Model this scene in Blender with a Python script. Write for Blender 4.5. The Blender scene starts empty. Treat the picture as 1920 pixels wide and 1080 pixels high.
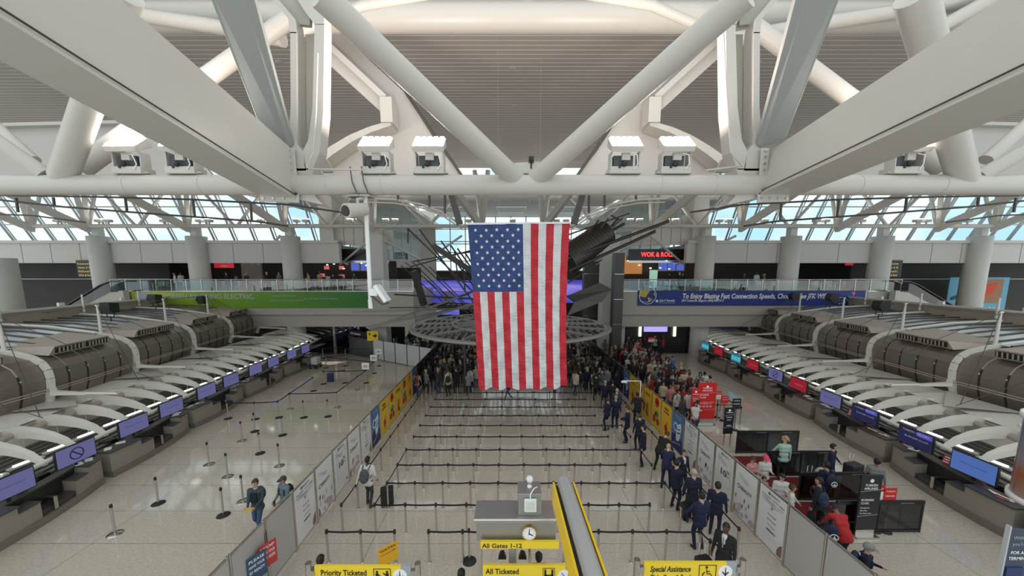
import bpy, bmesh, math, random
from mathutils import Vector, Matrix, noise
# ---------------------------------------------------------------- camera, world, exposure
SC = bpy.context.scene
COL = SC.collection
F, CX, CY, CAMH = 665.0, 952.0, 597.0, 8.0
PITCH = math.atan(87 / 665)
cam_d = bpy.data.cameras.new('camera'); cam = bpy.data.objects.new('camera', cam_d); COL.objects.link(cam)
cam.location = (0, 0, CAMH); cam.rotation_euler = (math.pi/2 - PITCH, 0, 0)
cam_d.sensor_width = 36; cam_d.lens = 36 * F / 1920
cam_d.shift_x = (960 - CX) / 1920; cam_d.shift_y = (CY - 540) / 1920
cam_d.clip_end = 500; cam_d.clip_start = 0.1
SC.camera = cam
SC.view_settings.view_transform = 'Standard'; SC.view_settings.look = 'None'
SC.view_settings.gamma = 1; SC.view_settings.use_curve_mapping = False
SC.view_settings.exposure = 0.42
SC.cycles.use_denoising = True
SC.cycles.max_bounces = 8; SC.cycles.diffuse_bounces = 5; SC.cycles.transparent_max_bounces = 12
SC.cycles.sample_clamp_indirect = 6
W = bpy.data.worlds.new('sky'); SC.world = W; W.use_nodes = True
nt = W.node_tree; nt.nodes.clear()
tc = nt.nodes.new('ShaderNodeTexCoord'); nz = nt.nodes.new('ShaderNodeTexNoise'); cr = nt.nodes.new('ShaderNodeValToRGB')
bg = nt.nodes.new('ShaderNodeBackground'); wo = nt.nodes.new('ShaderNodeOutputWorld')
nz.inputs['Scale'].default_value = 5; nz.inputs['Detail'].default_value = 5
cr.color_ramp.elements[0].position = .40; cr.color_ramp.elements[0].color = (.55, .77, .86, 1)
cr.color_ramp.elements[1].position = .54; cr.color_ramp.elements[1].color = (1.0, .985, .96, 1)
nt.links.new(tc.outputs['Generated'], nz.inputs['Vector']); nt.links.new(nz.outputs['Fac'], cr.inputs['Fac'])
nt.links.new(cr.outputs['Color'], bg.inputs['Color']); nt.links.new(bg.outputs['Background'], wo.inputs['Surface'])
bg.inputs['Strength'].default_value = 0.95
# daylight lamps of the hall: warm up-lighters sit in the floodlight builder below
def lamp(name, kind, loc, rot, energy, color=(1, 1, 1), size=1, size_y=None, spread=None):
    d = bpy.data.lights.new(name, kind); d.energy = energy; d.color = color
    if kind == 'AREA':
        d.shape = 'RECTANGLE'; d.size = size; d.size_y = size_y or size
        if spread: d.spread = spread
    o = bpy.data.objects.new(name, d); COL.objects.link(o); o.location = loc; o.rotation_euler = rot
    return o

# ---------------------------------------------------------------- pixel <-> place helpers (from the surveyed camera)
def _ray(px, py):
    u = (px - CX)/F; v = (py - CY)/F
    return u, math.cos(PITCH) - v*math.sin(PITCH), math.sin(PITCH) + v*math.cos(PITCH)
def at(px, py, Y):
    u, f, d = _ray(px, py); t = Y/f
    return Vector((u*t, Y, CAMH - t*d))
def atz(px, py, Z=0.0):
    u, f, d = _ray(px, py); t = (CAMH - Z)/d
    return Vector((u*t, f*t, Z))

# ---------------------------------------------------------------- materials
MATS = {}
def mat(name, col, rough=.5, metal=0, emit=None, es=1, bump=0, bscale=20, var=0, vscale=6, spec=.5, alpha=None, coat=0):
    if name in MATS: return MATS[name]
    m = bpy.data.materials.new(name); m.use_nodes = True; n = m.node_tree; b = n.nodes['Principled BSDF']
    c = (*col, 1)
    b.inputs['Base Color'].default_value = c; b.inputs['Roughness'].default_value = rough
    b.inputs['Metallic'].default_value = metal; b.inputs['Specular IOR Level'].default_value = spec
    if coat: b.inputs['Coat Weight'].default_value = coat
    if emit: b.inputs['Emission Color'].default_value = (*emit, 1); b.inputs['Emission Strength'].default_value = es
    if alpha is not None: b.inputs['Alpha'].default_value = alpha
    if bump or var:
        t = n.nodes.new('ShaderNodeTexCoord'); z = n.nodes.new('ShaderNodeTexNoise')
        z.inputs['Detail'].default_value = 4; z.inputs['Scale'].default_value = vscale
        n.links.new(t.outputs['Object'], z.inputs['Vector'])
        if var:
            mx = n.nodes.new('ShaderNodeMix'); mx.data_type = 'RGBA'
            mx.inputs[6].default_value = (*[max(0, x*(1-var)) for x in col], 1); mx.inputs[7].default_value = (*[min(1, x*(1+var)) for x in col], 1)
            n.links.new(z.outputs['Fac'], mx.inputs[0]); n.links.new(mx.outputs[2], b.inputs['Base Color'])
        if bump:
            z2 = n.nodes.new('ShaderNodeTexNoise'); z2.inputs['Scale'].default_value = bscale; z2.inputs['Detail'].default_value = 3
            n.links.new(t.outputs['Object'], z2.inputs['Vector'])
            bp = n.nodes.new('ShaderNodeBump'); bp.inputs['Strength'].default_value = bump; bp.inputs['Distance'].default_value = .02
            n.links.new(z2.outputs['Fac'], bp.inputs['Height']); n.links.new(bp.outputs['Normal'], b.inputs['Normal'])
    MATS[name] = m; return m
def glassmat(name, tint=(.85, .95, .95), refl=.12, rough=.02):
    if name in MATS: return MATS[name]
    m = bpy.data.materials.new(name); m.use_nodes = True; n = m.node_tree; n.nodes.clear()
    o = n.nodes.new('ShaderNodeOutputMaterial'); mx = n.nodes.new('ShaderNodeMixShader'); t = n.nodes.new('ShaderNodeBsdfTransparent'); g = n.nodes.new('ShaderNodeBsdfGlossy')
    t.inputs['Color'].default_value = (*tint, 1); g.inputs['Roughness'].default_value = rough; mx.inputs[0].default_value = refl
    n.links.new(t.outputs[0], mx.inputs[1]); n.links.new(g.outputs[0], mx.inputs[2]); n.links.new(mx.outputs[0], o.inputs[0])
    MATS[name] = m; return m
WHITE = mat('painted_steel_white', (.545, .515, .475), .38, bump=.03, bscale=60, var=.03, vscale=2)
WHITE2 = mat('painted_plaster_white', (.56, .54, .51), .7, var=.03)
CONC = mat('column_plaster', (.58, .57, .54), .75, var=.05, vscale=3)
CEIL = mat('ceiling_metal', (.52, .47, .43), .5, var=.05, vscale=.5)
CEILG = mat('ceiling_groove', (.74, .69, .64), .5)
STEEL = mat('brushed_steel', (.56, .54, .51), .24, 1)
STEELD = mat('dark_steel', (.10, .095, .09), .45, .6)
BRONZE = mat('bronze_panel', (.27, .235, .20), .42, .55, var=.12, vscale=8)
BRONZED = mat('bronze_joint', (.03, .028, .025), .6)
TAUPE = mat('taupe_panel', (.42, .36, .30), .5, .1, var=.04)
BLACK = mat('black_plastic', (.015, .015, .016), .45)
BLACKR = mat('black_rubber', (.02, .02, .02), .7)
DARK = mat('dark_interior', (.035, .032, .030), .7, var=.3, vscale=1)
DARKG = mat('dark_granite', (.06, .058, .056), .35, var=.5, vscale=120)
ROOFM = mat('pod_roof_sheet', (.52, .54, .55), .22, .85, var=.12, vscale=2)
FINW = mat('fin_paint', (.74, .72, .66), .42, var=.03)
BELT = mat('belt_webbing', (.012, .012, .02), .8)
YEL = mat('sign_yellow', (.85, .62, .03), .45)
INK = mat('ink_black', (.01, .01, .01), .6)
INKW = mat('ink_white', (.85, .85, .85), .6)
INKG = mat('ink_grey', (.45, .46, .47), .6)
RED = mat('sign_red', (.62, .02, .02), .45)
REDC = mat('red_carpet', (.16, .01, .012), .9, var=.15, vscale=40)
NAVYI = mat('banner_blue', (.008, .03, .22), .5)
GLASS = glassmat('clear_glass')
GLASSG = glassmat('green_glass', (.62, .82, .80), .16)
GLASSD = glassmat('smoked_glass', (.22, .24, .25), .12)
GLASSW = glassmat('window_glass', (.80, .95, 1.0), .06)
TUBEL = mat('tube_lamp', (.9, .9, .85), .5, emit=(1, .97, .88), es=2.2)
FLOODL = mat('flood_lens', (1, 1, 1), .5, emit=(1, .95, .86), es=14)

# ---------------------------------------------------------------- mesh builder
class MB:
    def __init__(s): s.v = []; s.f = []; s.m = []; s.sm = []
    def add(s, vs, fs, mi=0, smooth=False):
        o = len(s.v); s.v += [tuple(v) for v in vs]
        for f in fs: s.f.append([i+o for i in f]); s.m.append(mi); s.sm.append(smooth)
        return s
    def hexa(s, p, mi=0):   # 8 pts: bottom 4 ccw, top 4 ccw
        return s.add(p, [(0,3,2,1),(4,5,6,7),(0,1,5,4),(1,2,6,5),(2,3,7,6),(3,0,4,7)], mi)
    def box(s, c, d, mi=0, rz=0):
        x, y, z = d[0]/2, d[1]/2, d[2]/2; ca, sa = math.cos(rz), math.sin(rz)
        P = [(-x,-y,-z),(x,-y,-z),(x,y,-z),(-x,y,-z),(-x,-y,z),(x,-y,z),(x,y,z),(-x,y,z)]
        return s.hexa([(c[0]+a*ca-b*sa, c[1]+a*sa+b*ca, c[2]+q) for a, b, q in P], mi)
    def b2(s, a, b, mi=0):
        lo = [min(a[i], b[i]) for i in range(3)]; hi = [max(a[i], b[i]) for i in range(3)]
        return s.box([(lo[i]+hi[i])/2 for i in range(3)], [max(1e-4, hi[i]-lo[i]) for i in range(3)], mi)
    def beam(s, a, b, w, h, mi=0, up=(0,0,1), w2=None, h2=None):
        a = Vector(a); b = Vector(b); d = (b-a).normalized(); r = d.cross(Vector(up))
        if r.length < 1e-4: r = d.cross(Vector((0,1,0)))
        r.normalize(); u = r.cross(d); w2 = w if w2 is None else w2; h2 = h if h2 is None else h2
        q = lambda p, w, h: [p-r*w/2-u*h/2, p+r*w/2-u*h/2, p+r*w/2+u*h/2, p-r*w/2+u*h/2]
        A = q(a, w, h); B = q(b, w2, h2)
        return s.add(A+B, [(0,1,2,3),(7,6,5,4),(0,4,5,1),(1,5,6,2),(2,6,7,3),(3,7,4,0)], mi)
    def tube(s, a, b, r, r2=None, n=10, mi=0, caps=True):
        return s.path([a, b], r, n, mi, caps, r2)
    def path(s, pts, r, n=8, mi=0, caps=True, r2=None):
        pts = [Vector(p) for p in pts]; k = len(pts); rings = []; pr = None
        for i, p in enumerate(pts):
            d = (pts[min(i+1, k-1)] - pts[max(i-1, 0)]).normalized()
            if pr is None:
                pr = d.cross(Vector((0,0,1)))
                if pr.length < 1e-3: pr = d.cross(Vector((0,1,0)))
            else:
                pr = pr - d*pr.dot(d)
            pr.normalize(); u = pr.cross(d)
            rr = r if r2 is None else r + (r2-r)*i/(k-1)
            rings.append([p + (pr*math.cos(2*math.pi*j/n) + u*math.sin(2*math.pi*j/n))*rr for j in range(n)])
        vs = [v for R in rings for v in R]
        fs = [(i*n+j, i*n+(j+1)%n, (i+1)*n+(j+1)%n, (i+1)*n+j) for i in range(k-1) for j in range(n)]
        s.add(vs, fs, mi, True)
        if caps: s.add(rings[0], [tuple(range(n))[::-1]], mi); s.add(rings[-1], [tuple(range(n))], mi)
        return s
    def lathe(s, prof, c=(0,0,0), n=20, mi=0, smooth=True):
        vs = [(c[0]+r*math.cos(2*math.pi*j/n), c[1]+r*math.sin(2*math.pi*j/n), c[2]+z) for r, z in prof for j in range(n)]
        fs = [(i*n+j, i*n+(j+1)%n, (i+1)*n+(j+1)%n, (i+1)*n+j) for i in range(len(prof)-1) for j in range(n)]
        s.add(vs, fs, mi, smooth)
        return s
    def prism(s, poly, ext, mi=0):
        n = len(poly); P = [Vector(p) for p in poly]; e = Vector(ext)
        s.add(P+[p+e for p in P], [tuple(range(n)), tuple(range(2*n-1, n-1, -1))]+[(i, n+i, n+(i+1)%n, (i+1)%n) for i in range(n)], mi)
        return s
    def ell(s, c, r, n=12, m=8, mi=0):
        vs = []; fs = []
        for i in range(m+1):
            t = math.pi*i/m
            for j in range(n):
                a = 2*math.pi*j/n; vs.append((c[0]+r[0]*math.sin(t)*math.cos(a), c[1]+r[1]*math.sin(t)*math.sin(a), c[2]+r[2]*math.cos(t)))
        for i in range(m):
            for j in range(n): fs.append((i*n+j, (i+1)*n+j, (i+1)*n+(j+1)%n, i*n+(j+1)%n))
        return s.add(vs, fs, mi, True)
    def mesh(s, name, mats, off=(0,0,0)):
        me = bpy.data.meshes.new(name)
        me.from_pydata([(v[0]-off[0], v[1]-off[1], v[2]-off[2]) for v in s.v], [], s.f)
        for m in (mats if isinstance(mats, (list, tuple)) else [mats]): me.materials.append(m)
        me.polygons.foreach_set('material_index', s.m); me.polygons.foreach_set('use_smooth', s.sm)
        me.update()
        bm = bmesh.new(); bm.from_mesh(me); bmesh.ops.recalc_face_normals(bm, faces=bm.faces); bm.to_mesh(me); bm.free()
        return me
    def build(s, name, mats, parent=None, bevel=0, **kw):
        off = parent['_o'] if parent is not None and '_o' in parent else (0, 0, 0)
        me = s.mesh(name, mats, off); o = bpy.data.objects.new(name, me); COL.objects.link(o)
        if parent is not None:
            o.parent = parent
            if '_o' in parent: o['_o'] = list(off)
        if bevel:
            b = o.modifiers.new('bevel', 'BEVEL'); b.width = bevel; b.segments = 2; b.limit_method = 'ANGLE'
        for k, v in kw.items(): o[k] = v
        return o
def thing(name, label, cat, loc=(0,0,0), group=None, **kw):
    o = bpy.data.objects.new(name, None); COL.objects.link(o); o.location = loc; o.empty_display_size = .1
    o['_o'] = [float(x) for x in loc]; o['label'] = label; o['category'] = cat
    if group: o['group'] = group
    for k, v in kw.items(): o[k] = v
    return o
def tag(o, label, cat, group=None):
    o['label'] = label; o['category'] = cat
    if group: o['group'] = group
    return o
def struct(name, mb, mats, label=None, cat=None, **kw):
    o = mb.build(name, mats, **kw); o['kind'] = 'structure'
    if label: o['label'] = label
    if cat: o['category'] = cat
    return o
KIDS = {}
def dup(root, loc=None, rz=None, label=None, group=None, scale=None):
    r = root.copy(); COL.objects.link(r)
    if loc is not None: r.location = loc
    if rz is not None: r.rotation_euler = (0, 0, rz)
    if scale: r.scale = (scale,)*3
    if label: r['label'] = label
    if group: r['group'] = group
    for ch in list(root.children):
        c = ch.copy(); COL.objects.link(c); c.parent = r
        for g in ch.children:
            d = g.copy(); COL.objects.link(d); d.parent = c
    return r
_txt = {}
def text(s, origin, xd, yd, size, m, parent=None, name='lettering', width=None, align='LEFT', bold=0, thick=.004, shear=0, lift=.006):
    key = (s, align, bold, shear)
    if key not in _txt:
        c = bpy.data.curves.new('t', 'FONT'); c.body = s; c.align_x = align; c.offset = bold; c.shear = shear; c.resolution_u = 2
        o = bpy.data.objects.new('t', c); COL.objects.link(o)
        me = bpy.data.meshes.new_from_object(o.evaluated_get(bpy.context.evaluated_depsgraph_get()))
        V = [v.co.copy() for v in me.vertices]; P = [tuple(p.vertices) for p in me.polygons]
        bpy.data.objects.remove(o); bpy.data.meshes.remove(me); _txt[key] = (V, P)
    V, P = _txt[key]
    if not V: return None
    xd = Vector(xd).normalized(); yd = Vector(yd).normalized(); nd = xd.cross(yd); o0 = Vector(origin) + nd*lift
    sx = size
    if width: sx = width/max(1e-6, max(v.x for v in V)-min(v.x for v in V))
    mb = MB(); mb.add([o0 + xd*v.x*sx + yd*v.y*size for v in V], P, 0)
    me_off = parent['_o'] if parent is not None and '_o' in parent else (0, 0, 0)
    me = bpy.data.meshes.new(name); me.from_pydata([(v[0]-me_off[0], v[1]-me_off[1], v[2]-me_off[2]) for v in mb.v], [], mb.f); me.materials.append(m)
    ob = bpy.data.objects.new(name, me); COL.objects.link(ob)
    if parent is not None: ob.parent = parent
    return ob
NUM = ['zeroth','first','second','third','fourth','fifth','sixth','seventh','eighth','ninth','tenth','eleventh','twelfth','thirteenth','fourteenth','fifteenth','sixteenth','seventeenth','eighteenth','nineteenth','twentieth','twenty-first','twenty-second','twenty-third','twenty-fourth','twenty-fifth','twenty-sixth','twenty-seventh','twenty-eighth','twenty-ninth','thirtieth']
R = random.Random(7)
# ================================================================= THE HALL
# floor: polished terrazzo, 1.5 m slabs
def floor_mat():
    m = bpy.data.materials.new('terrazzo'); m.use_nodes = True; n = m.node_tree; b = n.nodes['Principled BSDF']; L = n.links.new
    g = n.nodes.new('ShaderNodeNewGeometry'); sp = n.nodes.new('ShaderNodeSeparateXYZ'); L(g.outputs['Position'], sp.inputs[0])
    def line(out, off, per):
        a = n.nodes.new('ShaderNodeMath'); a.operation = 'ADD'; a.inputs[1].default_value = off; L(out, a.inputs[0])
        p = n.nodes.new('ShaderNodeMath'); p.operation = 'PINGPONG'; p.inputs[1].default_value = per/2; L(a.outputs[0], p.inputs[0])
        l = n.nodes.new('ShaderNodeMath'); l.operation = 'LESS_THAN'; l.inputs[1].default_value = .007; L(p.outputs[0], l.inputs[0]); return l
    lx = line(sp.outputs['X'], 200*8.3+4.05, 8.3); ly = line(sp.outputs['Y'], 200*1.45+.57, 1.45)
    mx = n.nodes.new('ShaderNodeMath'); mx.operation = 'MAXIMUM'; L(lx.outputs[0], mx.inputs[0]); L(ly.outputs[0], mx.inputs[1])
    nz = n.nodes.new('ShaderNodeTexNoise'); nz.inputs['Scale'].default_value = 14; nz.inputs['Detail'].default_value = 8; L(g.outputs['Position'], nz.inputs['Vector'])
    vo = n.nodes.new('ShaderNodeTexVoronoi'); vo.inputs['Scale'].default_value = 55; L(g.outputs['Position'], vo.inputs['Vector'])
    r = n.nodes.new('ShaderNodeValToRGB'); r.color_ramp.elements[0].position = .3; r.color_ramp.elements[1].position = .7
    r.color_ramp.elements[0].color = (.47, .415, .345, 1); r.color_ramp.elements[1].color = (.61, .545, .455, 1); L(nz.outputs['Fac'], r.inputs[0])
    m2 = n.nodes.new('ShaderNodeMix'); m2.data_type = 'RGBA'; m2.inputs[7].default_value = (.30, .27, .24, 1)
    ls = n.nodes.new('ShaderNodeMath'); ls.operation = 'LESS_THAN'; ls.inputs[1].default_value = .16; L(vo.outputs['Distance'], ls.inputs[0])
    ml = n.nodes.new('ShaderNodeMath'); ml.operation = 'MULTIPLY'; ml.inputs[1].default_value = .35; L(ls.outputs[0], ml.inputs[0])
    L(ml.outputs[0], m2.inputs[0]); L(r.outputs[0], m2.inputs[6])
    m1 = n.nodes.new('ShaderNodeMix'); m1.data_type = 'RGBA'; m1.inputs[7].default_value = (.16, .14, .12, 1); L(mx.outputs[0], m1.inputs[0]); L(m2.outputs[2], m1.inputs[6]); L(m1.outputs[2], b.inputs['Base Color'])
    b.inputs['Roughness'].default_value = .07; b.inputs['Specular IOR Level'].default_value = .85
    return m
struct('floor', MB().b2((-60, -4, -.3), (60, 75, 0)), floor_mat())

# ribbed metal ceiling, Y 12..34 at Z 18
ZC = 18.0
c = MB(); c.b2((-46, 12.6, ZC+.06), (46, 36, ZC+.3), 0)
y = 12.6
while y < 35.8:
    c.b2((-46, y+.03, ZC), (46, y+.31, ZC+.06), 0); c.b2((-46, y-.016, ZC-.008), (46, y+.03, ZC+.06), 1); y += .33
struct('ceiling', c, [CEIL, CEILG])
# long ceiling seam, sprinkler heads and recessed downlights
X0 = .45
dl = [(X0-.2, 19.0), (X0-.1, 15.9), (7.5, 16.1), (-7.2, 15.8), (X0, 23), (12, 18.5), (-11, 18.5), (8, 25), (-7, 25)]
for i, (x, yy) in enumerate(dl):
    t = thing('recessed_downlight', 'small round recessed fitting in the ribbed ceiling, ' + ['above the truss apex','near the top pipe on the centre seam','near the top pipe right of centre','near the top pipe left of centre','deep over the centre','over the right slanted strut','over the left slanted strut','far right of the centre bay','far left of the centre bay'][i], 'ceiling light', (x, yy, ZC), group='downlights in the ribbed ceiling')
    MB().lathe([(.0, -.03), (.13, -.03), (.17, -.01), (.17, .02)], (x, yy, ZC), 16).build('trim_ring', WHITE, t)

# fascia pipe across the top of the picture, plus purlins
PY = 13.0
def tube_px(a, b, ya, yb, da, db=None, m=WHITE, name='truss_pipe', n=20, kind=True, parent=None, mb=None):
    A = at(*a, ya); B = at(*b, yb); own = mb is None
    if own: mb = MB()
    ra = da*ya/F/2; rb = (db or da)*yb/F/2
    mb.tube(A, B, ra, rb, n=n)
    if own:
        o = mb.build(name, m, parent)
        if kind: o['kind'] = 'structure'
        return o
mirr = lambda px, Y: CX + ((2*X0) - (px-CX)*Y/F)*F/Y   # approx mirrored pixel about the hall axis
p = MB(); a = at(952, 33, PY); p.tube((-13, PY, a.z), (22, PY, a.z), .44, n=28)
struct('roof_edge_pipe', p, WHITE)
p = MB(); a2 = at(952, -6, 12.5); p.tube((X0+.2, PY, a.z), (X0+.2, PY-1.0, a.z+2.2), .16); struct('purlin_post', p, WHITE)
p = MB(); p.b2((-46, 12.2, ZC-.2), (46, 12.7, ZC+.9)); struct('ceiling_edge_beam', p, WHITE)
for sx in (-1, 1):
    p = MB()
    p.path([at(952+sx*385, 60, 11.5), at(952+sx*270, 10, 10.9), at(952+sx*150, -12, 10.2)], .13, 12)
    p.path([at(952+sx*420, 75, 12.0), at(952+sx*560, 48, 12.2), at(952+sx*760, 18, 12.4), at(952+sx*1050, -30, 12.5)], .2, 12)
    struct('purlin', p, WHITE)

# ---- the near truss (bottom chord, V struts, node frames, big box girders)
TY = 9.0
def near(px, py): return at(px, py, TY)
ch = near(984, 347)
truss = MB()
truss.tube((-16, TY, ch.z), (17, TY, ch.z), .235, n=28)
for x in (-9.2, -7.4, -4.35, -3.05, 3.7, 5.0, 8.5, 10.5):
    truss.tube((x-.02, TY, ch.z), (x+.02, TY, ch.z), .243, n=28)
struct('truss_bottom_chord', truss, WHITE)
for s, (tx, ty) in (('l', (598, -12)), ('r', (1402, -12))):
    bx = 968 if s == 'l' else 1004
    tube_px((bx, 336), (tx, ty), TY, 5.4, 33, 47, name='truss_strut', n=24)
v = MB(); v.prism([near(935, 325), near(1035, 325), near(1050, 306), near(1000, 303), near(920, 308)], (0, .5, 0)); struct('truss_gusset', v, WHITE)
# cable conduit on the chord
q = MB(); q.path([near(604, 110)+Vector((0,-.2,0)), near(601, 215)+Vector((0,-.2,0)), near(596, 290)+Vector((0,-.2,0)), near(588, 318)+Vector((0,-.3,0)), near(592, 324)+Vector((0,-.3,0)), near(690, 325)+Vector((0,-.3,0))], .022, 8)
tag(q.build('conduit', WHITE), 'thin white conduit running down the left node frame onto the big pipe', 'conduit')
q = MB(); q.path([near(1346, 65)+Vector((0,-.2,0)), near(1352, 180)+Vector((0,-.2,0)), near(1360, 290)+Vector((0,-.2,0)), near(1376, 318)+Vector((0,-.3,0)), near(1310, 326)+Vector((0,-.3,0))], .022, 8)
tag(q.build('conduit', WHITE), 'thin white conduit running down the right node frame onto the big pipe', 'conduit')

def node_frame(side):
    # outline in photo pixels on the left node; mirrored for the right
    def P(px, py, dy=0):
        if side > 0: px = 984 + (984 - px) + (px < 984)*1
        v = at(px, py, TY); v.y += dy; return v
    fr = MB()
    out = [(548, 38), (598, 38), (606, 100), (604, 200), (597, 280), (586, 318), (582, 345), (592, 372), (606, 384), (560, 372), (545, 366), (540, 280), (545, 262), (552, 285), (560, 200), (556, 110)]
    left = [(545, 45), (556, 60), (558, 120), (556, 270), (566, 283), (572, 250), (590, 110), (589, 55), (575, 40), (598, 30), (606, 60), (605, 250), (590, 315), (582, 345), (596, 378), (608, 386), (545, 372), (533, 280), (545, 262), (548, 120)]
    # side flanges
    fr.prism([P(*q) for q in [(590, 45), (608, 45), (606, 210), (599, 285), (586, 318), (572, 318), (568, 282), (578, 262), (586, 200)]], (0, .35, 0))
    fr.prism([P(*q) for q in [(544, 60), (556, 60), (557, 270), (568, 284), (574, 320), (540, 320), (541, 262), (545, 200)]], (0, .35, 0))
    fr.prism([P(*q) for q in [(540, 316), (588, 316), (582, 345), (592, 370), (606, 384), (560, 374), (536, 366)]], (0, .5, 0))
    fr.prism([P(*q) for q in [(545, -20), (572, 22), (590, 46), (608, 46), (606, 10), (600, -20)]], (0, .35, 0))
    fr.prism([P(*q) for q in [(492, -20), (540, 34), (544, 62), (556, 62), (552, 34), (506, -20)]], (0, .35, 0))
    fr.prism([P(506, -20, .2), P(552, 34, .2), P(572, 36, .2), P(572, 22, .2), P(545, -20, .2)], (0, .1, 0), 1)
    fr.prism([P(552, 40, .45), P(592, 40, .45), P(588, 200, .45), P(570, 290, .45), P(556, 290, .45)], (0, .2, 0), 1)
    o = struct('truss_node_frame', fr, [WHITE, mat('recess_panel', (.44, .42, .36), .6)])
    # horizontal crossing gusset to the chord and rounded bearing
    # slanted I strut
    f2 = MB()
    A0, A1 = P(398, -12, 0), P(500, 262, 0); B0, B1 = P(455, -12, 0), P(541, 276, 0)
    sh = Vector((.0, -2.2, 0))
    A0 += sh; B0 += sh
    # re-project so that the member still passes the same line while leaning toward the camera
    def Q(px, py, Y):
        if side > 0: px = 985 + (984 - px)
        return at(px, py, Y)
    web = [Q(398, -12, 6.9), Q(455, -12, 6.9), Q(541, 276, 8.95), Q(497, 258, 8.95)]
    f2.prism(web, (0, .12, 0), 0)
    fl = [Q(455, -12, 6.9), Q(474, -12, 6.9), Q(549, 270, 8.95), Q(541, 276, 8.95)]
    f2.prism(fl, (0, .1, 0), 0)
    f2.prism([Q(392, -12, 6.9), Q(398, -12, 6.9), Q(497, 258, 8.95), Q(494, 255, 8.95)], (0, .1, 0), 0)
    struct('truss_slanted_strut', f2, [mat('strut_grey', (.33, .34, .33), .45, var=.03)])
    # box girder running back over the camera
    f3 = MB()
    if side < 0:
        B1, C1, A1p = at(556, 372, TY), at(547, 279, TY), at(490, 366, TY); d = Vector((( 890-CX)/F, 1, 0)); vp = (890, 578)
    else:
        B1, C1, A1p = at(1424, 364, TY), at(1446, 281, TY), at(1489, 366, TY); vp = (1066, 531)
    u, f_, dn = _ray(*vp); d = Vector((u, f_, -dn)); d = d/d.y
    L = 10.0
    z0 = [A1p, B1, C1, C1 + (A1p-B1)]
    z1 = [q - d*L for q in z0]
    f3.add(z0+z1, [(0,1,2,3),(7,6,5,4),(0,4,5,1),(1,5,6,2),(2,6,7,3),(3,7,4,0)])
    # bottom flange lip
    w = (B1-A1p).normalized(); up = (C1-B1).normalized()
    zl = [A1p-w*.03-up*.03, B1+w*.03-up*.03, B1+w*.03+up*.015, A1p-w*.03+up*.015]; zl2 = [q-d*L for q in zl]
    f3.add(zl+zl2, [(0,1,2,3),(7,6,5,4),(0,4,5,1),(1,5,6,2),(2,6,7,3),(3,7,4,0)])
    g = struct('roof_girder', f3, WHITE)
    # cable along the lower edge
    t = MB(); t.path([B1+w*.045+up*.05 - d*(L*k/6) for k in range(7)], .012, 6)
    tag(t.build('cable', STEELD), 'thin dark cable clipped along the lower edge of the %s roof girder' % ('left' if side < 0 else 'right'), 'cable')
    # bolted plates
    bp = thing('bolted_plate', 'bolted steel connection plate at the foot of the %s girder, bolts in an L' % ('left' if side < 0 else 'right'), 'plate', tuple(P(520, 360)))
    m1 = MB(); x = [487, 560] ; y0, y1 = 349, 379
    def PP(px, py, dy):
        if side > 0: px = 1480 - (px-487)*(1480-1421)/73
        v = at(px, py, TY-.1); v.y += dy; return v
    m1.prism([PP(487, 349, 0), PP(560, 349, 0), PP(560, 380, 0), PP(487, 378, 0)], (0, .04, 0)); m1.build('plate', WHITE, bp, bevel=.01)
    m2 = MB(); m2.prism([PP(533, 277, 0), PP(551, 277, 0), PP(559, 365, 0), PP(541, 365, 0)], (0, .04, 0)); m2.build('plate', WHITE, bp, bevel=.01)
    for k in range(7): m3 = MB(); c0 = PP(542+k*1.2, 283+k*12, 0); m3.tube(c0, c0+Vector((0, -.03, 0)), .032, n=8); m3.build('bolt', STEEL, bp)
    for k in range(4): m3 = MB(); c0 = PP(494+k*19, 372, 0); m3.tube(c0, c0+Vector((0, -.03, 0)), .03, n=8); m3.build('bolt', STEEL, bp)
for sd in (-1, 1): node_frame(sd)

# outer pipes of the side bays (left from the photo, right from the photo)
tube_px((118, 330), (238, -12), 9.0, 7.0, 38, 45, name='truss_strut')
tube_px((150, 316), (545, 33), 9.5, 11.5, 34, 26, name='truss_strut')
tube_px((-30, 248), (84, 327), 8.6, 9.0, 25, 25, name='truss_strut')
tube_px((-30, 218), (62, 302), 9.8, 9.8, 20, 22, name='truss_strut')
tube_px((1806, 335), (1715, -12), 9.0, 7.0, 40, 52, name='truss_strut')
tube_px((1769, 318), (1415, 50), 9.5, 11.5, 30, 26, name='truss_strut')
tube_px((1838, 330), (1950, 268), 9.0, 8.6, 25, 25, name='truss_strut')
tube_px((1848, 300), (1950, 212), 9.8, 9.8, 20, 20, name='truss_strut')
tube_px((1745, 60), (1870, -8), 12, 12, 20, 22, name='purlin')
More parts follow.
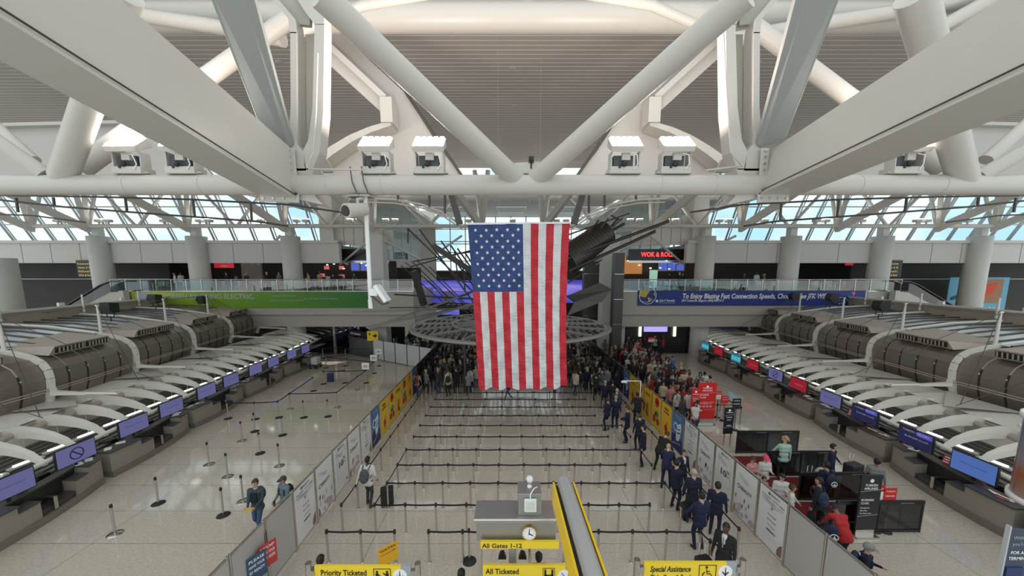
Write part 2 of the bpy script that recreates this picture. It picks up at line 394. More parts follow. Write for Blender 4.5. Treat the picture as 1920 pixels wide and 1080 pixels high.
# smooth roof gables behind the truss with arched ribs
GAB = mat('gable_plaster', (.50, .47, .44), .6, var=.02)
for sd in (-1, 1):
    def G(px, py, Y=14.2):
        v = at(px, py, Y)
        if sd > 0: v.x = 2*X0 - v.x
        return v
    g = MB()
    g.prism([G(*q) for q in [(606, 30), (640, 60), (700, 120), (760, 175), (830, 285), (866, 330), (600, 330), (596, 305), (665, 262), (735, 240), (738, 205), (720, 180), (605, 72)]], (0, .12, 0)); struct('roof_gable', g, GAB)
    g = MB()
    g.path([G(760, 172, 14.1), G(815, 255, 14.1), G(868, 332, 14.1)], .05, 8, 0); struct('gable_seam', g, STEELD)
    g = MB()
    g.beam(G(600, 88, 13.9), G(728, 205, 13.9), .5, .2, up=(0, 1, 0)); g.beam(G(600, 70, 13.6), G(722, 184, 13.6), .2, .12, up=(0, 1, 0))
    g.beam(G(729, 190, 13.7), G(731, 236, 13.7), .7, .42, up=(1, 0, 0))
    pts = [(598, 312), (630, 288), (665, 266), (700, 250), (738, 238)]
    for i in range(4): g.beam(G(*pts[i], 13.8), G(*pts[i+1], 13.8), .7, .32-.04*i, up=(0, 0, 1), h2=.28-.04*i)
    struct('roof_arch_rib', g, WHITE)
    g = MB(); g.prism([G(-200, 262, 15), G(20, 238, 15), G(130, 228, 15), G(260, 232, 15), G(330, 250, 15), G(400, 330, 15), G(-200, 340, 15)], (0, .12, 0)); struct('roof_gable', g, GAB)
    g = MB(); g.beam(G(-200, 258, 14.9), G(20, 236, 14.9), .3, .12); g.beam(G(20, 236, 14.9), G(270, 230, 14.9), .3, .12); struct('gable_edge', g, WHITE)
    # gusset feet near the chord
    g = MB(); g.prism([G(596, 300, 10), G(612, 298, 10), G(624, 322, 10), G(604, 323, 10)], (0, .1, 0)); struct('rib_foot', g, WHITE)

# floodlight fixtures on the bottom chord
def floodlight(px, label, sc=1.0, Y=TY, flip=1, light=True):
    base = at(px, 326, Y); x = base.x; z = ch.z + .23
    t = thing('floodlight', label, 'floodlight', (x, Y, z), group='floodlights on the near truss pipe')
    m = MB(); m.b2((x-.36, Y-.18, z), (x+.34, Y+.2, z+.16)); m.b2((x-.42, Y-.1, z+.02), (x+.42, Y+.1, z+.06)); m.build('tray', WHITE, t, bevel=.008)
    for sx in (-1, 1): MB().b2((x+sx*.33-.015, Y-.15, z+.1), (x+sx*.33+.015, Y+.1, z+.5)).build('bracket', WHITE, t)
    m = MB(); m.b2((x-.26, Y-.1, z+.17), (x+.2, Y+.18, z+.42), 0); m.build('ballast_box', mat('ballast', (.07, .08, .09), .5), t)
    m = MB(); m.b2((x-.09, Y-.18, z+.3), (x+.11, Y-.1, z+.47), 0); m.build('junction_box', WHITE, t, bevel=.01)
    m = MB(); m.ell((x-.04, Y-.2, z+.21), (.07, .05, .07)); m.tube((x-.14, Y-.2, z+.14), (x-.14, Y-.17, z+.14), .03); m.build('gland', BLACK, t)
    m = MB(); m.path([(x+.12, Y-.19, z+.44), (x+.24, Y-.24, z+.4), (x+.28, Y-.2, z+.2), (x+.2, Y-.2, z+.08)], .014, 6); m.build('wire', INKW, t)
    # tilted head
    h = MB(); h.hexa([(x-.36, Y-.26, z+.46), (x+.36, Y-.26, z+.46), (x+.36, Y+.18, z+.70), (x-.36, Y+.18, z+.70), (x-.38, Y-.30, z+.57), (x+.38, Y-.30, z+.57), (x+.38, Y+.06, z+.88), (x-.38, Y+.06, z+.88)]); hd = h.build('lamp_head', WHITE, t, bevel=.01)
    l = MB()
    for k in range(5):
        xx = x-.35+.143*k
        l.hexa([(xx, Y-.285, z+.58), (xx+.128, Y-.285, z+.58), (xx+.128, Y+.04, z+.865), (xx, Y+.04, z+.865), (xx+.018, Y-.285, z+.63), (xx+.110, Y-.285, z+.63), (xx+.110, Y+.0, z+.89), (xx+.018, Y+.0, z+.89)])
    ln = l.build('lamp_lens', FLOODL, t)
    if light:
        lamp('flood_beam', 'AREA', (x, Y-.1, z+1.0), (math.pi-.15, 0, 0), 100, (1, .87, .77), .5, .4)
for px, lb in ((710, 'five-lens floodlight on the big pipe, nearest the left node frame'), (808, 'five-lens floodlight on the big pipe, left of the V struts'), (1168, 'five-lens floodlight on the big pipe, right of the V struts'), (1262, 'five-lens floodlight on the big pipe, nearest the right node frame'), (252, 'five-lens floodlight on the left end of the pipe, fully in view'), (350, 'five-lens floodlight partly behind the left girder'), (1690, 'five-lens floodlight on the right end of the pipe below the girder')):
    floodlight(px, lb)
# CCTV pole hanging from the chord
cx = at(685, 365, TY).x
t = thing('camera_pole', 'white pole hanging from the big pipe carrying cameras and a white panel lamp', 'pole', (cx, TY, ch.z-.24))
m = MB(); m.box((cx-.1, TY, ch.z-.27), (.55, .3, .05)); m.build('clamp', STEEL, t)
for dx in (-.22, .05): MB().path([(cx+dx, TY-.28, ch.z+.35), (cx+dx+.04, TY-.3, ch.z), (cx+dx+.1, TY-.2, ch.z-.25)], .014, 6).build('strap', STEELD, t)
pt = at(687, 370, TY); pb = at(694, 578, TY)
m = MB(); m.tube((cx, TY, ch.z-.25), (cx, TY, pb.z), .052, n=12); m.build('pole', mat('pole_white', (.8, .8, .8), .35), t)
m = MB(); m.tube((cx, TY, pb.z), (cx, TY, pb.z+.22), .075, n=12); m.build('collar', STEEL, t)
cc = at(664, 397, TY-.3)
m = MB(); m.tube(cc+Vector((-.05, -.32, -.03)), cc+Vector((.2, .15, .08)), .17, .15, n=18); h = m.build('camera_housing', WHITE, t)
m = MB(); m.tube(cc+Vector((-.07, -.34, -.035)), cc+Vector((-.05, -.3, -.03)), .12, n=18); m.build('camera_lens', BLACK, t)
m = MB(); m.path([cc+Vector((.1, 0, .1)), cc+Vector((.05, .1, .3)), (cx, TY, ch.z-.3)], .04, 8); m.build('camera_arm', WHITE, t)
cc = at(716, 553, TY-.1)
m = MB(); m.beam(cc+Vector((-.12, 0, .24)), cc+Vector((.14, 0, -.16)), .09, .34, up=(0, 1, 0)); m.b2(cc+Vector((-.28, -.06, -.02)), cc+Vector((-.1, .08, .16))); m.build('panel_lamp', mat('pole_white', (.8, .8, .8), .35), t)
m = MB(); m.path([cc+Vector((-.3, 0, 0)), cc+Vector((.0, 0, -.24)), cc+Vector((.16, 0, -.2))], .025, 6); m.build('lamp_bracket', STEELD, t)
cc = at(996, 300, TY)
m = MB(); m.box(cc, (.12, .12, .14)); m.tube(cc, cc+Vector((0, -.1, 0)), .04); m.tube(cc+Vector((0, 0, -.2)), cc, .02); tag(m.build('small_camera', BLACK), 'small dark camera above the meeting point of the V struts', 'camera')

# ---- far wall: columns, fascia, sloping windows
YB = 32.0      # balcony edge
ZM = 6.25      # balcony floor
COLX = []
for i, px in enumerate((20, 190, 372, 547, 708, 1143, 1322, 1480, 1650, 1832)):
    Yc = 34.0 if px not in (20,) else 26
    x = at(px, 480, Yc).x; r = .82 if i not in (4, 5) else .78
    COLX.append(x)
    m = MB()
    if px == 20: x = at(0, 540, 26).x; m.lathe([(1.0, 0), (1.0, 9.0)], (x, 26, 0), 28)
    elif i in (4, 5):
        m.b2((x-.75, Yc-.7, 0), (x+.75, Yc+.7, 11.4))
        m.b2((x-.35, Yc-.35, 11.4), (x+.35, Yc+.35, 12.2))
    else:
        m.lathe([(.88, 0), (r, ZM), (r, 11.3), (0.01, 11.3)], (x, Yc, 0), 28)
        m.b2((x-.3, Yc-.3, 11.3), (x+.3, Yc+.3, 12.2))
    struct('column', m, CONC, label='pale column ' + ['at the far left edge, cut by the frame','second from the left edge','behind the left staff sign','left of the dark food counter','square-cased, left of the flag','square-cased, right of the flag','right of the red letter sign','behind the blue banner','where the right stair meets the balcony','over the blue poster at far right'][i], cat='column')
# fascia band above the balcony shops
for sd, segs in ((-1, [(-60, -37.8), (-37.8, -28.9), (-28.9, -20.4), (-20.4, -16.0)]), (1, [(17.0, 19.9), (19.9, 28.4), (28.4, 37.4), (37.4, 60)])):
    for a, b in segs:
        m = MB(); m.b2((a, 34.2, 8.85), (b, 34.7, 10.75)); m.b2((a, 34.0, 10.7), (b, 36, 10.95))
        n_ = max(1, int((b-a)/2.6))
        for k in range(1, n_): m.b2((a+(b-a)*k/n_-.012, 34.185, 8.85), (a+(b-a)*k/n_+.012, 34.21, 10.7), 1)
        struct('wall_fascia', m, [WHITE2, STEELD])
# sloping glazing either side
wi = 0
for x0, x1 in ((-60, -17.6), (18.5, 60)):
    wi += 1
    r = thing('window_%d' % wi, 'long sloping band of glazing above the %s balcony' % ('left' if x0 < 0 else 'right'), 'window', ((x0+x1)/2, 37.5, 10.9), kind='structure')
    base, top = (38.0, 10.9), (34.6, 17.9)
    g = MB(); g.add([(x0, base[0], base[1]), (x1, base[0], base[1]), (x1, top[0], top[1]), (x0, top[0], top[1])], [(0, 1, 2, 3)]); g.build('pane', GLASSW, r)
    f = MB(); x = x0
    while x <= x1+.01:
        f.beam((x, base[0]-.05, base[1]), (x, top[0]-.05, top[1]), .10, .16); f.beam((x+.28, base[0]-.02, base[1]), (x+.28, top[0]-.02, top[1]), .05, .1); x += 2.1
    for k in (0, .27, .5, .73, 1):
        yy = base[0]+(top[0]-base[0])*k; zz = base[1]+(top[1]-base[1])*k
        f.b2((x0, yy-.1, zz-.05), (x1, yy, zz+.05))
    f.build('window_frame', mat('mullion', (.42, .43, .43), .4, .3), r)
# distant skyline beyond the glass, faint
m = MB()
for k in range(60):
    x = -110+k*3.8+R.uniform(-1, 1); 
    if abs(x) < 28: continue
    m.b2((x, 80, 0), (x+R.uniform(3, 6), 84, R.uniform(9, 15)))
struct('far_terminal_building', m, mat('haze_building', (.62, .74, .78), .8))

# central recess: side returns, rear window, coffered ceiling
m = MB()
m.b2((-17.9, 34.5, 10.7), (-16.6, 37, 18)); m.b2((17.6, 34.5, 10.7), (19.0, 37, 18))
struct('wall_return', m, WHITE2)
for sd in (-1, 1):
    xs = X0 + sd*17.4; xi = X0+sd*9.5
    r = thing('window_%d' % (3 if sd < 0 else 4), 'tall narrow glazing on the %s return wall beside the food counters' % ('left' if sd < 0 else 'right'), 'window', (xs, 40, 10.5), kind='structure')
    m = MB(); m.add([(xs, 36, 9.5), (xi+sd*2.2, 46, 9.5), (xi+sd*2.2, 46, 16), (xs, 36, 16)], [(0, 1, 2, 3)]); m.build('pane', GLASSW, r)
    f = MB()
    for k in range(9):
        t_ = k/8; x = xs+(xi+sd*2.2-xs)*t_; yy = 36+10*t_; f.b2((x-.06, yy-.06, 9.5), (x+.06, yy+.06, 16))
    for zz in (9.5, 11.2, 12.8, 14.4, 16): f.beam((xs, 36, zz), (xi+sd*2.2, 46, zz), .1, .1)
    f.beam((xs, 36.0, 10.9), (xs-sd*2.6, 39.3, 13.6), .16, .16); f.beam((xs, 36, 13.6), (xs-sd*2.6, 39.3, 10.9), .16, .16)
    f.build('window_frame', WHITE, r)
    m = MB()
    for k in range(6): m.b2((xs-sd*(0.2+k*.95), 35.0, 10.6), (xs-sd*(1.1+k*.95), 35.2, 13.4-.28*k))
    struct('wall_panel', m, WHITE2)
m = MB()
CZ = 15.5
# coffered ceiling of the recess with real skylight openings
xs = [X0-11.5, X0-9, X0-5, X0-1.9, X0+1.9, X0+5, X0+9, X0+11.5]
ys = [36, 40, 44, 48, 52, 56, 60]
openx = {0, 1, 3, 5, 6}
for i in range(len(xs)-1):
    for j in range(len(ys)-1):
        if i in openx and j in (0, 2, 4): continue
        m.b2((xs[i], ys[j], CZ+.3*j), (xs[i+1], ys[j+1], CZ+.3*j+.3))
m.b2((-24, 34.6, 15.2), (X0-11.5, 62, 15.6)); m.b2((X0+11.5, 34.6, 15.2), (25, 62, 15.6)); m.b2((-24, 33.9, 15.0), (25, 36, 15.5))
struct('ceiling_recess', m, mat('recess_white', (.78, .75, .71), .7))
m = MB()
for i in openx:
    for j in (0, 2, 4):
        for k in range(4): m.b2((xs[i], ys[j]+.5+k, CZ+.3*j+.2), (xs[i+1], ys[j]+.62+k, CZ+.3*j+.5))
struct('skylight_bars', m, WHITE)
r = thing('window_5', 'wide bright gridded window wall at the far end of the hall', 'window', (X0, 60, 8), kind='structure')
MB().add([(-12, 60, 8.2), (13, 60, 8.2), (13, 60, 17), (-12, 60, 17)], [(0, 1, 2, 3)]).build('pane', GLASSW, r)
f = MB(); x = -12
while x < 13.1: f.b2((x-.08, 59.8, 8), (x+.08, 60, 17)); x += 2.5
for zz in (8.2, 9.8, 11.2, 12.6, 13.0, 15, 17): f.b2((-12, 59.8, zz-.07), (13, 60, zz+.07))
f.build('window_frame', WHITE, r)
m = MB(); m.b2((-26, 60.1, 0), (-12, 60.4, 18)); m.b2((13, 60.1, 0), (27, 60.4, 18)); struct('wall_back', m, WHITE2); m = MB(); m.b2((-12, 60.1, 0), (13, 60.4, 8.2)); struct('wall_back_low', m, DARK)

# far truss on the columns
FT = 33.2
zt = at(952, 424, FT).z
cols = [at(px, 480, 34).x for px in (190, 372, 547, 708)]; cols = [-43.5]+cols+[X0-3.6, X0+3.6]+[2*X0-c for c in cols[::-1]]+[44.4]
cols = [-43.5, cols[1], cols[2], cols[3], cols[4], X0-2.8, X0+2.8, 2*X0-cols[4], 2*X0-cols[3], 2*X0-cols[2], 2*X0-cols[1], 44.4]
cols = sorted(cols)
for k, x in enumerate(cols):
    if k < len(cols)-1:
        a, b = x, cols[k+1]; mid = (a+b)/2
        m = MB(); m.tube((a, FT, zt), (b, FT, zt), .17, n=12)
        struct('far_truss_chord', m, WHITE)
        if b-a > 6:
            m = MB(); m.tube((mid-.2, FT, zt+.1), (a+.4, FT, zt+4.6), .13, n=10); m.tube((mid+.2, FT, zt+.1), (b-.4, FT, zt+4.6), .13, n=10); struct('far_truss_strut', m, WHITE)
    m = MB(); m.beam((x, FT, zt-.5), (x-.6, FT-.3, zt+4.8), .28, .3); m.beam((x, FT, zt-.5), (x+.6, FT-.3, zt+4.8), .28, .3); m.beam((x, FT, zt-.5), (x, FT+1.5, zt+4.8), .2, .2)
    m.beam((x, FT, zt-.2), (x + (-2.6 if x < 0 else 2.6), FT-5.5, zt+3.3), .32, .6)
    struct('far_truss_node', m, WHITE)
    if abs(x) < 30 and abs(x) > 5:
        s_ = 1 if x < X0 else -1
        m = MB(); m.tube((x, FT+.6, zt-.8), (x+s_*4.4, FT+2.8, zt-3.4), .11, n=8); m.tube((x+s_*8, FT+.6, zt-.8), (x+s_*3.6, FT+2.8, zt-3.4), .11, n=8)
        if abs(x) > 20 or True: struct('cross_brace', m, WHITE)
fl = thing('floodlight', 'small floodlight on the far truss', 'floodlight', (0, 0, 0), group='small floodlights along the far truss')
m = MB(); m.b2((-.26, -.2, 0), (.26, .2, .25)); m.b2((-.06, -.05, -.2), (.06, .05, 0)); m.build('lamp_head', WHITE, fl, bevel=.02)
m = MB(); m.b2((-.24, -.18, .25), (.24, .18, .3)); m.build('lamp_lens', FLOODL, fl)
first = True; cnt = 0
for k in range(len(cols)-1):
    a, b = cols[k], cols[k+1]
    xs_ = [a+1.2, a+2.05, b-2.05, b-1.2] if b-a > 6 else [(a+b)/2]
    for x in xs_:
        if first: o = fl; first = False; o.location = (x, FT-.05, zt+.35)
        else: o = dup(fl, (x, FT-.05, zt+.35))
        o['label'] = 'small white floodlight on the thin truss over the far balcony'
        cnt += 1
# long curved rods crossing under the near truss
def arc(p0, p1, sag, n=14):
    p0 = Vector(p0); p1 = Vector(p1)
    return [p0.lerp(p1, i/n) + Vector((0, 0, sag*4*(i/n)*(1-i/n))) for i in range(n+1)]
for sd in (-1, 1):
    def Gm(px, py, Y):
        v = at(px, py, Y)
        if sd > 0: v.x = 2*X0 - v.x
        return v
    nm = 'left' if sd < 0 else 'right'
    t = thing('curved_tie', 'long curved double tie rod with short posts, %s half of the hall' % nm, 'tie rod', tuple(Gm(300, 370, 20)))
    up = [Gm(q[0], q[1], 20) for q in [(-160, 362), (0, 366), (180, 369), (360, 374), (545, 384), (640, 398)]]
    lo = [Gm(q[0], q[1], 20) for q in [(-160, 368), (0, 375), (120, 388), (300, 402), (480, 415), (540, 424)]]
    MB().path(up, .05, 8).build('rod', STEELD, t); MB().path(lo, .05, 8).build('rod', STEELD, t)
    up2 = [Gm(q[0], q[1], 20) for q in [(-160, 395), (0, 402), (60, 404), (160, 417)]]
    MB().path(up2, .04, 8).build('rod', STEELD, t)
    for a, b in (((30, 371), (34, 398)), ((100, 370), (102, 386)), ((235, 372), (238, 396)), ((362, 375), (365, 405)), ((470, 380), (472, 414))): MB().tube(Gm(*a, 20), Gm(*b, 20), .06, n=8).build('post', STEELD, t)
    t = thing('curved_tie', 'pale curved tie bar arching down toward the hall centre, %s of the flag' % nm, 'tie rod', tuple(Gm(780, 390, 18)))
    c1 = [Gm(q[0], q[1], 18) for q in [(690, 372), (740, 374), (790, 383), (830, 398), (858, 418), (868, 424)]]
    MB().path(c1, .055, 8).build('bar', WHITE, t)
    MB().path([p_+Vector((0, .1, -.16)) for p_ in c1], .035, 8).build('bar', WHITE, t)
    for a, b in (((805, 362), (805, 390)), ((834, 362), (834, 401)), ((746, 362), (746, 376))): MB().tube(Gm(*a, 18), Gm(*b, 18), .06, n=8).build('post', STEELD, t)
    MB().beam(Gm(846, 362, 18), Gm(862, 420, 18), .3, .3).build('dark_post', STEELD, t)

# added spot lamp imitating a sun patch on the floor by the far belts
def sunpatch(tx, ty, sx, sy, sz, ang, e):
    d = Vector((tx-sx, ty-sy, -sz)); l = lamp('sun_patch_spot', 'SPOT', (sx, sy, sz), d.to_track_quat('-Z', 'Y').to_euler(), e, (1, .97, .92)); l.data.spot_size = math.radians(ang); l.data.spot_blend = .08; l.data.shadow_soft_size = .05
q_ = atz(632, 677); sunpatch(q_.x, q_.y, q_.x+3, q_.y+1.5, 14.6, 10, 5200)
# ================================================================= BALCONIES, SHOPS, BANNERS
XL0, XL1 = at(225, 560, YB).x, at(775, 560, YB).x
XR0, XR1 = at(1168, 560, YB).x, at(1640, 560, YB).x
m = MB()
for a, b in ((-36.5, XL1), (XR0, 37.0)):
    m.b2((a, YB, 4.5), (b, 44, ZM)); m.b2((a, YB-.02, 4.15), (b, YB+.6, 4.5)) ; m.b2((a, YB+.3, 3.0), (b, YB+.6, 4.2))
m.b2((XL1, 41, 4.5), (XR0, 60, ZM))
struct('slab_balcony', m, [mat('slab_beige', (.42, .39, .35), .6)])
for a_, b_ in ((-60, -36.6), (37.2, 60)):
    m = MB(); m.b2((a_, 38.5, 7.2), (b_, 38.6, 7.3)); struct('trim_light_line', m, INKG)
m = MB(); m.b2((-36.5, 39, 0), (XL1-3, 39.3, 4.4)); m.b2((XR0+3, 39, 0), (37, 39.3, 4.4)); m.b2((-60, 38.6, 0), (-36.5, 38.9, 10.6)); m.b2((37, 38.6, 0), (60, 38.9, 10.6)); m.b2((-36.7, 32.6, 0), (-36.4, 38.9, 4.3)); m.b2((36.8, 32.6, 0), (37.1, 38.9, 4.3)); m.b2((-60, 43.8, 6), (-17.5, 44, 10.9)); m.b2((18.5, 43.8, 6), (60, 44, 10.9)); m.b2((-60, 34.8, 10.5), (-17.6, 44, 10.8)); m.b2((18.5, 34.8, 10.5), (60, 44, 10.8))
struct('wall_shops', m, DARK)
# dark glazed shop fronts on the balcony with tiny lights
LAMP = mat('tiny_lamp', (1, 1, 1), .5, emit=(1, .95, .85), es=5)
for sd, xa, xb in ((-1, -34, -18.5), (1, 19.5, 35)):
    m = MB()
    for k in range(30):
        x = R.uniform(xa, xb); m.box((x, R.uniform(37, 43), R.choice([10.35, 10.35, 9.6])), (R.uniform(.15, .5), .12, .06))
    o = m.build('shop_lights', LAMP); o['kind'] = 'stuff'; tag(o, 'scattered small ceiling lamps inside the dark shops behind the %s balcony' % ('left' if sd < 0 else 'right'), 'lights')
    m = MB(); m.b2((xa, 39.5, ZM), (xb, 39.6, 8.8)); 
def panel(name, label, cat, x0, x1, z0, z1, Y, m, th=.08, group=None):
    mb = MB(); mb.b2((x0, Y, z0), (x1, Y+th, z1)); o = mb.build(name, m); tag(o, label, cat, group); o['_o'] = [0., 0., 0.]; return o
XD, ZD = (1, 0, 0), (0, 0, 1)
def flat(x0, z0, x1, z1, Y, m, parent, name='print'):
    return MB().b2((x0, Y-.012, z0), (x1, Y-.004, z1)).build(name, m, parent)
# green banner
a = at(225, 547, YB); b = at(690, 577, YB); a2 = at(225, 577, YB)
def bannermat():
    m = bpy.data.materials.new('banner_green'); m.use_nodes = True; n = m.node_tree; bs = n.nodes['Principled BSDF']
    g = n.nodes.new('ShaderNodeNewGeometry'); s = n.nodes.new('ShaderNodeSeparateXYZ'); r = n.nodes.new('ShaderNodeMapRange'); c = n.nodes.new('ShaderNodeValToRGB')
    n.links.new(g.outputs['Position'], s.inputs[0]); n.links.new(s.outputs['X'], r.inputs[0]); r.inputs[1].default_value = a.x; r.inputs[2].default_value = b.x
    c.color_ramp.elements[0].color = (.42, .50, .01, 1); c.color_ramp.elements[1].color = (.02, .16, .03, 1); e = c.color_ramp.elements.new(.5); e.color = (.14, .33, .015, 1)
    n.links.new(r.outputs[0], c.inputs[0]); n.links.new(c.outputs[0], bs.inputs['Base Color']); bs.inputs['Roughness'].default_value = .55
    return m
bn = panel('banner', 'long green banner about going green, along the left balcony edge', 'banner', a.x, b.x, b.z, a.z, YB-.1, bannermat(), .06)
zt_ = at(270, 566, YB-.1).z
text('JFK IS GOING GREEN BY GOING ELECTRIC.', (at(296, 560, YB-.1).x-3.0, YB-.1, at(300, 560, YB).z), XD, ZD, .62, INKG, bn, width=at(487, 560, YB-.1).x-at(296, 560, YB-.1).x+2.6, bold=.02)
text('Greener airport rides: learn more', (at(508, 556, YB-.1).x, YB-.1, at(508, 556, YB).z), XD, ZD, .24, INKG, bn, width=2.2)
text('Zero emission buses and cars', (at(508, 564, YB-.1).x, YB-.1, at(508, 564, YB).z), XD, ZD, .2, INKG, bn, width=3)
text('for all airport travelers', (at(570, 558, YB-.1).x, YB-.1, at(508, 561, YB).z), XD, ZD, .2, INKG, bn, width=3)
m = MB(); p0 = at(256, 549, YB-.12); p1 = at(282, 575, YB-.12); m.prism([(p0.x, YB-.112, p0.z), (p1.x, YB-.112, p0.z), (p1.x+.3, YB-.112, p1.z), (p0.x+.4, YB-.112, p1.z)], (0, .006, 0)); m.build('print', mat('bus_print', (.35, .38, .48), .6), bn)
m = MB(); m.prism([(p0.x+.5, YB-.122, p1.z+.1), (p0.x+1, YB-.122, p1.z+1), (p1.x-.2, YB-.122, p1.z+.7), (p1.x, YB-.122, p1.z+.1)], (0, .006, 0)); m.build('print', mat('bus_print2', (.04, .07, .16), .6), bn)
# blue banner
a = at(1196, 545, YB); b = at(1622, 573, YB)
bb = panel('banner', 'long blue banner about free airport WiFi, along the right balcony edge', 'banner', a.x, b.x, b.z, a.z, YB-.1, NAVYI, .06)
def bx(px): return at(px, 560, YB-.1).x
def bz(py): return at(1400, py, YB-.1).z
text('To Enjoy Blazing Fast Connection Speeds, Choose Free JFK WiFi', (bx(1279), YB-.1, bz(559.5)), XD, ZD, .62, INKW, bb, width=bx(1551)-bx(1279), bold=.025, shear=.15)
text('24/7 Customer Support: (800) 000-4117', (bx(1278), YB-.1, bz(565.5)), XD, ZD, .28, INKW, bb, width=bx(1358)-bx(1278), bold=.02, shear=.15)
text('John F. Kennedy', (bx(1237), YB-.1, bz(565.5)), XD, ZD, .3, INKW, bb, width=bx(1266)-bx(1237), bold=.02, shear=.15)
text('International Airport', (bx(1237), YB-.1, bz(569)), XD, ZD, .17, INKG, bb, width=1.4)
m = MB()
gx, gz = bx(1214), bz(554)
for k in range(20): pass
circ = lambda cx_, cz_, r, Y, n=24: [(cx_+r*math.cos(2*math.pi*k/n), Y, cz_+r*math.sin(2*math.pi*k/n)) for k in range(n)]
m.path([(gx+.75*math.cos(t_/10*math.pi), YB-.12, gz-.02+.75*math.sin(t_/10*math.pi)) for t_ in range(-12, 4)], .03, 6); m.path([(gx-.75, YB-.12, gz-.5), (gx, YB-.12, gz-.62), (gx+.5, YB-.12, gz-.4)], .02, 6); m.build('globe_outline', INKW, bb)
m = MB(); m.prism([(gx-.75, YB-.125, gz+.45), (gx+.2, YB-.125, gz+.45), (gx-.05, YB-.125, gz+.05), (gx-.2, YB-.125, gz-.2), (gx-.75, YB-.125, gz-.05)], (0, .01, 0)); m.prism([(gx, YB-.125, gz-.15), (gx+.4, YB-.125, gz-.3), (gx+.1, YB-.125, gz-.6)], (0, .01, 0)); m.prism([(gx+.5, YB-.125, gz+.1), (gx+.62, YB-.125, gz+.3), (gx+.7, YB-.125, gz-.1)], (0, .01, 0)); m.build('globe_land', mat('gold_print', (.55, .42, .05), .5), bb)
m = MB(); m.prism(circ(bx(1232), bz(564.5), .12, YB-.12), (0, .01, 0)); m.build('emblem', INKW, bb)
m = MB(); cx_, cz_ = bx(1577), bz(566)
for rr in (.25, .5, .75): m.path([(cx_+rr*math.cos(t_), YB-.12, cz_-.35+rr*math.sin(t_)) for t_ in [math.radians(35+11*k) for k in range(11)]], .045, 6)
m.build('wifi_arcs', mat('wifi_blue', (.25, .45, .7), .5), bb)
m = MB(); cx_, cz_ = bx(1598), bz(550); m.prism([(cx_-.1, YB-.12, cz_-.35), (cx_+.25, YB-.12, cz_+.05), (cx_+.05, YB-.12, cz_+.08), (cx_+.35, YB-.12, cz_+.42), (cx_-.2, YB-.12, cz_-.02), (cx_+.02, YB-.12, cz_-.04)], (0, .01, 0)); m.build('lightning_bolt', mat('pink_print', (.8, .12, .25), .5), bb)
text('Boingo', (bx(1604), YB-.1, bz(567)), XD, ZD, .3, INKW, bb, width=.9)
# balcony ends: white returns and sloping stair parapets with smoked glass
for sd in (-1, 1):
    def Gs(px, py, Y):
        v = at(px, py, Y)
        if sd > 0: v.x = 2*X0 - v.x - .6
        return v
    m = MB(); q = [Gs(208, 548, 31.5), Gs(226, 547, 31.5), Gs(232, 582, 31.5), Gs(120, 622, 31.5), Gs(60, 640, 31.5), Gs(100, 600, 31.5)]
    m.prism(q, (0, 1.6, 0)); m.prism([Gs(222, 545, 31.2), Gs(230, 545, 31.2), Gs(236, 580, 31.2), Gs(218, 580, 31.2)], (0, .5, 0)); o = struct('stair_parapet', m, WHITE2)
    t = thing('stair_balustrade', 'sloping smoked glass balustrade of the stair at the %s end of the balcony' % ('left' if sd < 0 else 'right'), 'balustrade', tuple(Gs(150, 570, 31.5)))
    m = MB(); m.prism([Gs(205, 529, 31.5), Gs(190, 534, 31.5), Gs(60, 612, 31.5), Gs(60, 640, 31.5), Gs(100, 602, 31.5), Gs(208, 548, 31.5)], (0, .03, 0)); m.build('glass', GLASSD, t)
    m = MB(); m.path([Gs(225, 528, 31.4), Gs(205, 528, 31.4), Gs(188, 534, 31.4), Gs(60, 611, 31.4)], .05, 8); m.build('handrail', STEELD, t)
    # glass railing
    xa, xb = (at(205, 530, YB).x, XL1) if sd < 0 else (XR0, 2*X0-at(205, 530, YB).x-1.2)
    t = thing('glass_railing', 'glass railing with steel posts along the %s balcony' % ('left' if sd < 0 else 'right'), 'railing', ((xa+xb)/2, YB+.1, ZM))
    n_ = int((xb-xa)/1.32)
    MB().add([(xa, YB+.1, ZM+.08), (xb, YB+.1, ZM+.08), (xb, YB+.1, ZM+1.0), (xa, YB+.1, ZM+1.0)], [(0, 1, 2, 3)]).build('glass', GLASSG, t)
    MB().tube((xa, YB+.1, ZM+1.08), (xb, YB+.1, ZM+1.08), .035, n=8).build('top_rail', STEEL, t)
    MB().b2((xa, YB, ZM), (xb, YB+.2, ZM+.07)).build('bottom_rail', STEEL, t)
    for k in range(n_+1):
        x = xa+(xb-xa)*k/n_; MB().b2((x-.025, YB+.06, ZM), (x+.025, YB+.14, ZM+1.08)).build('post', STEEL, t)
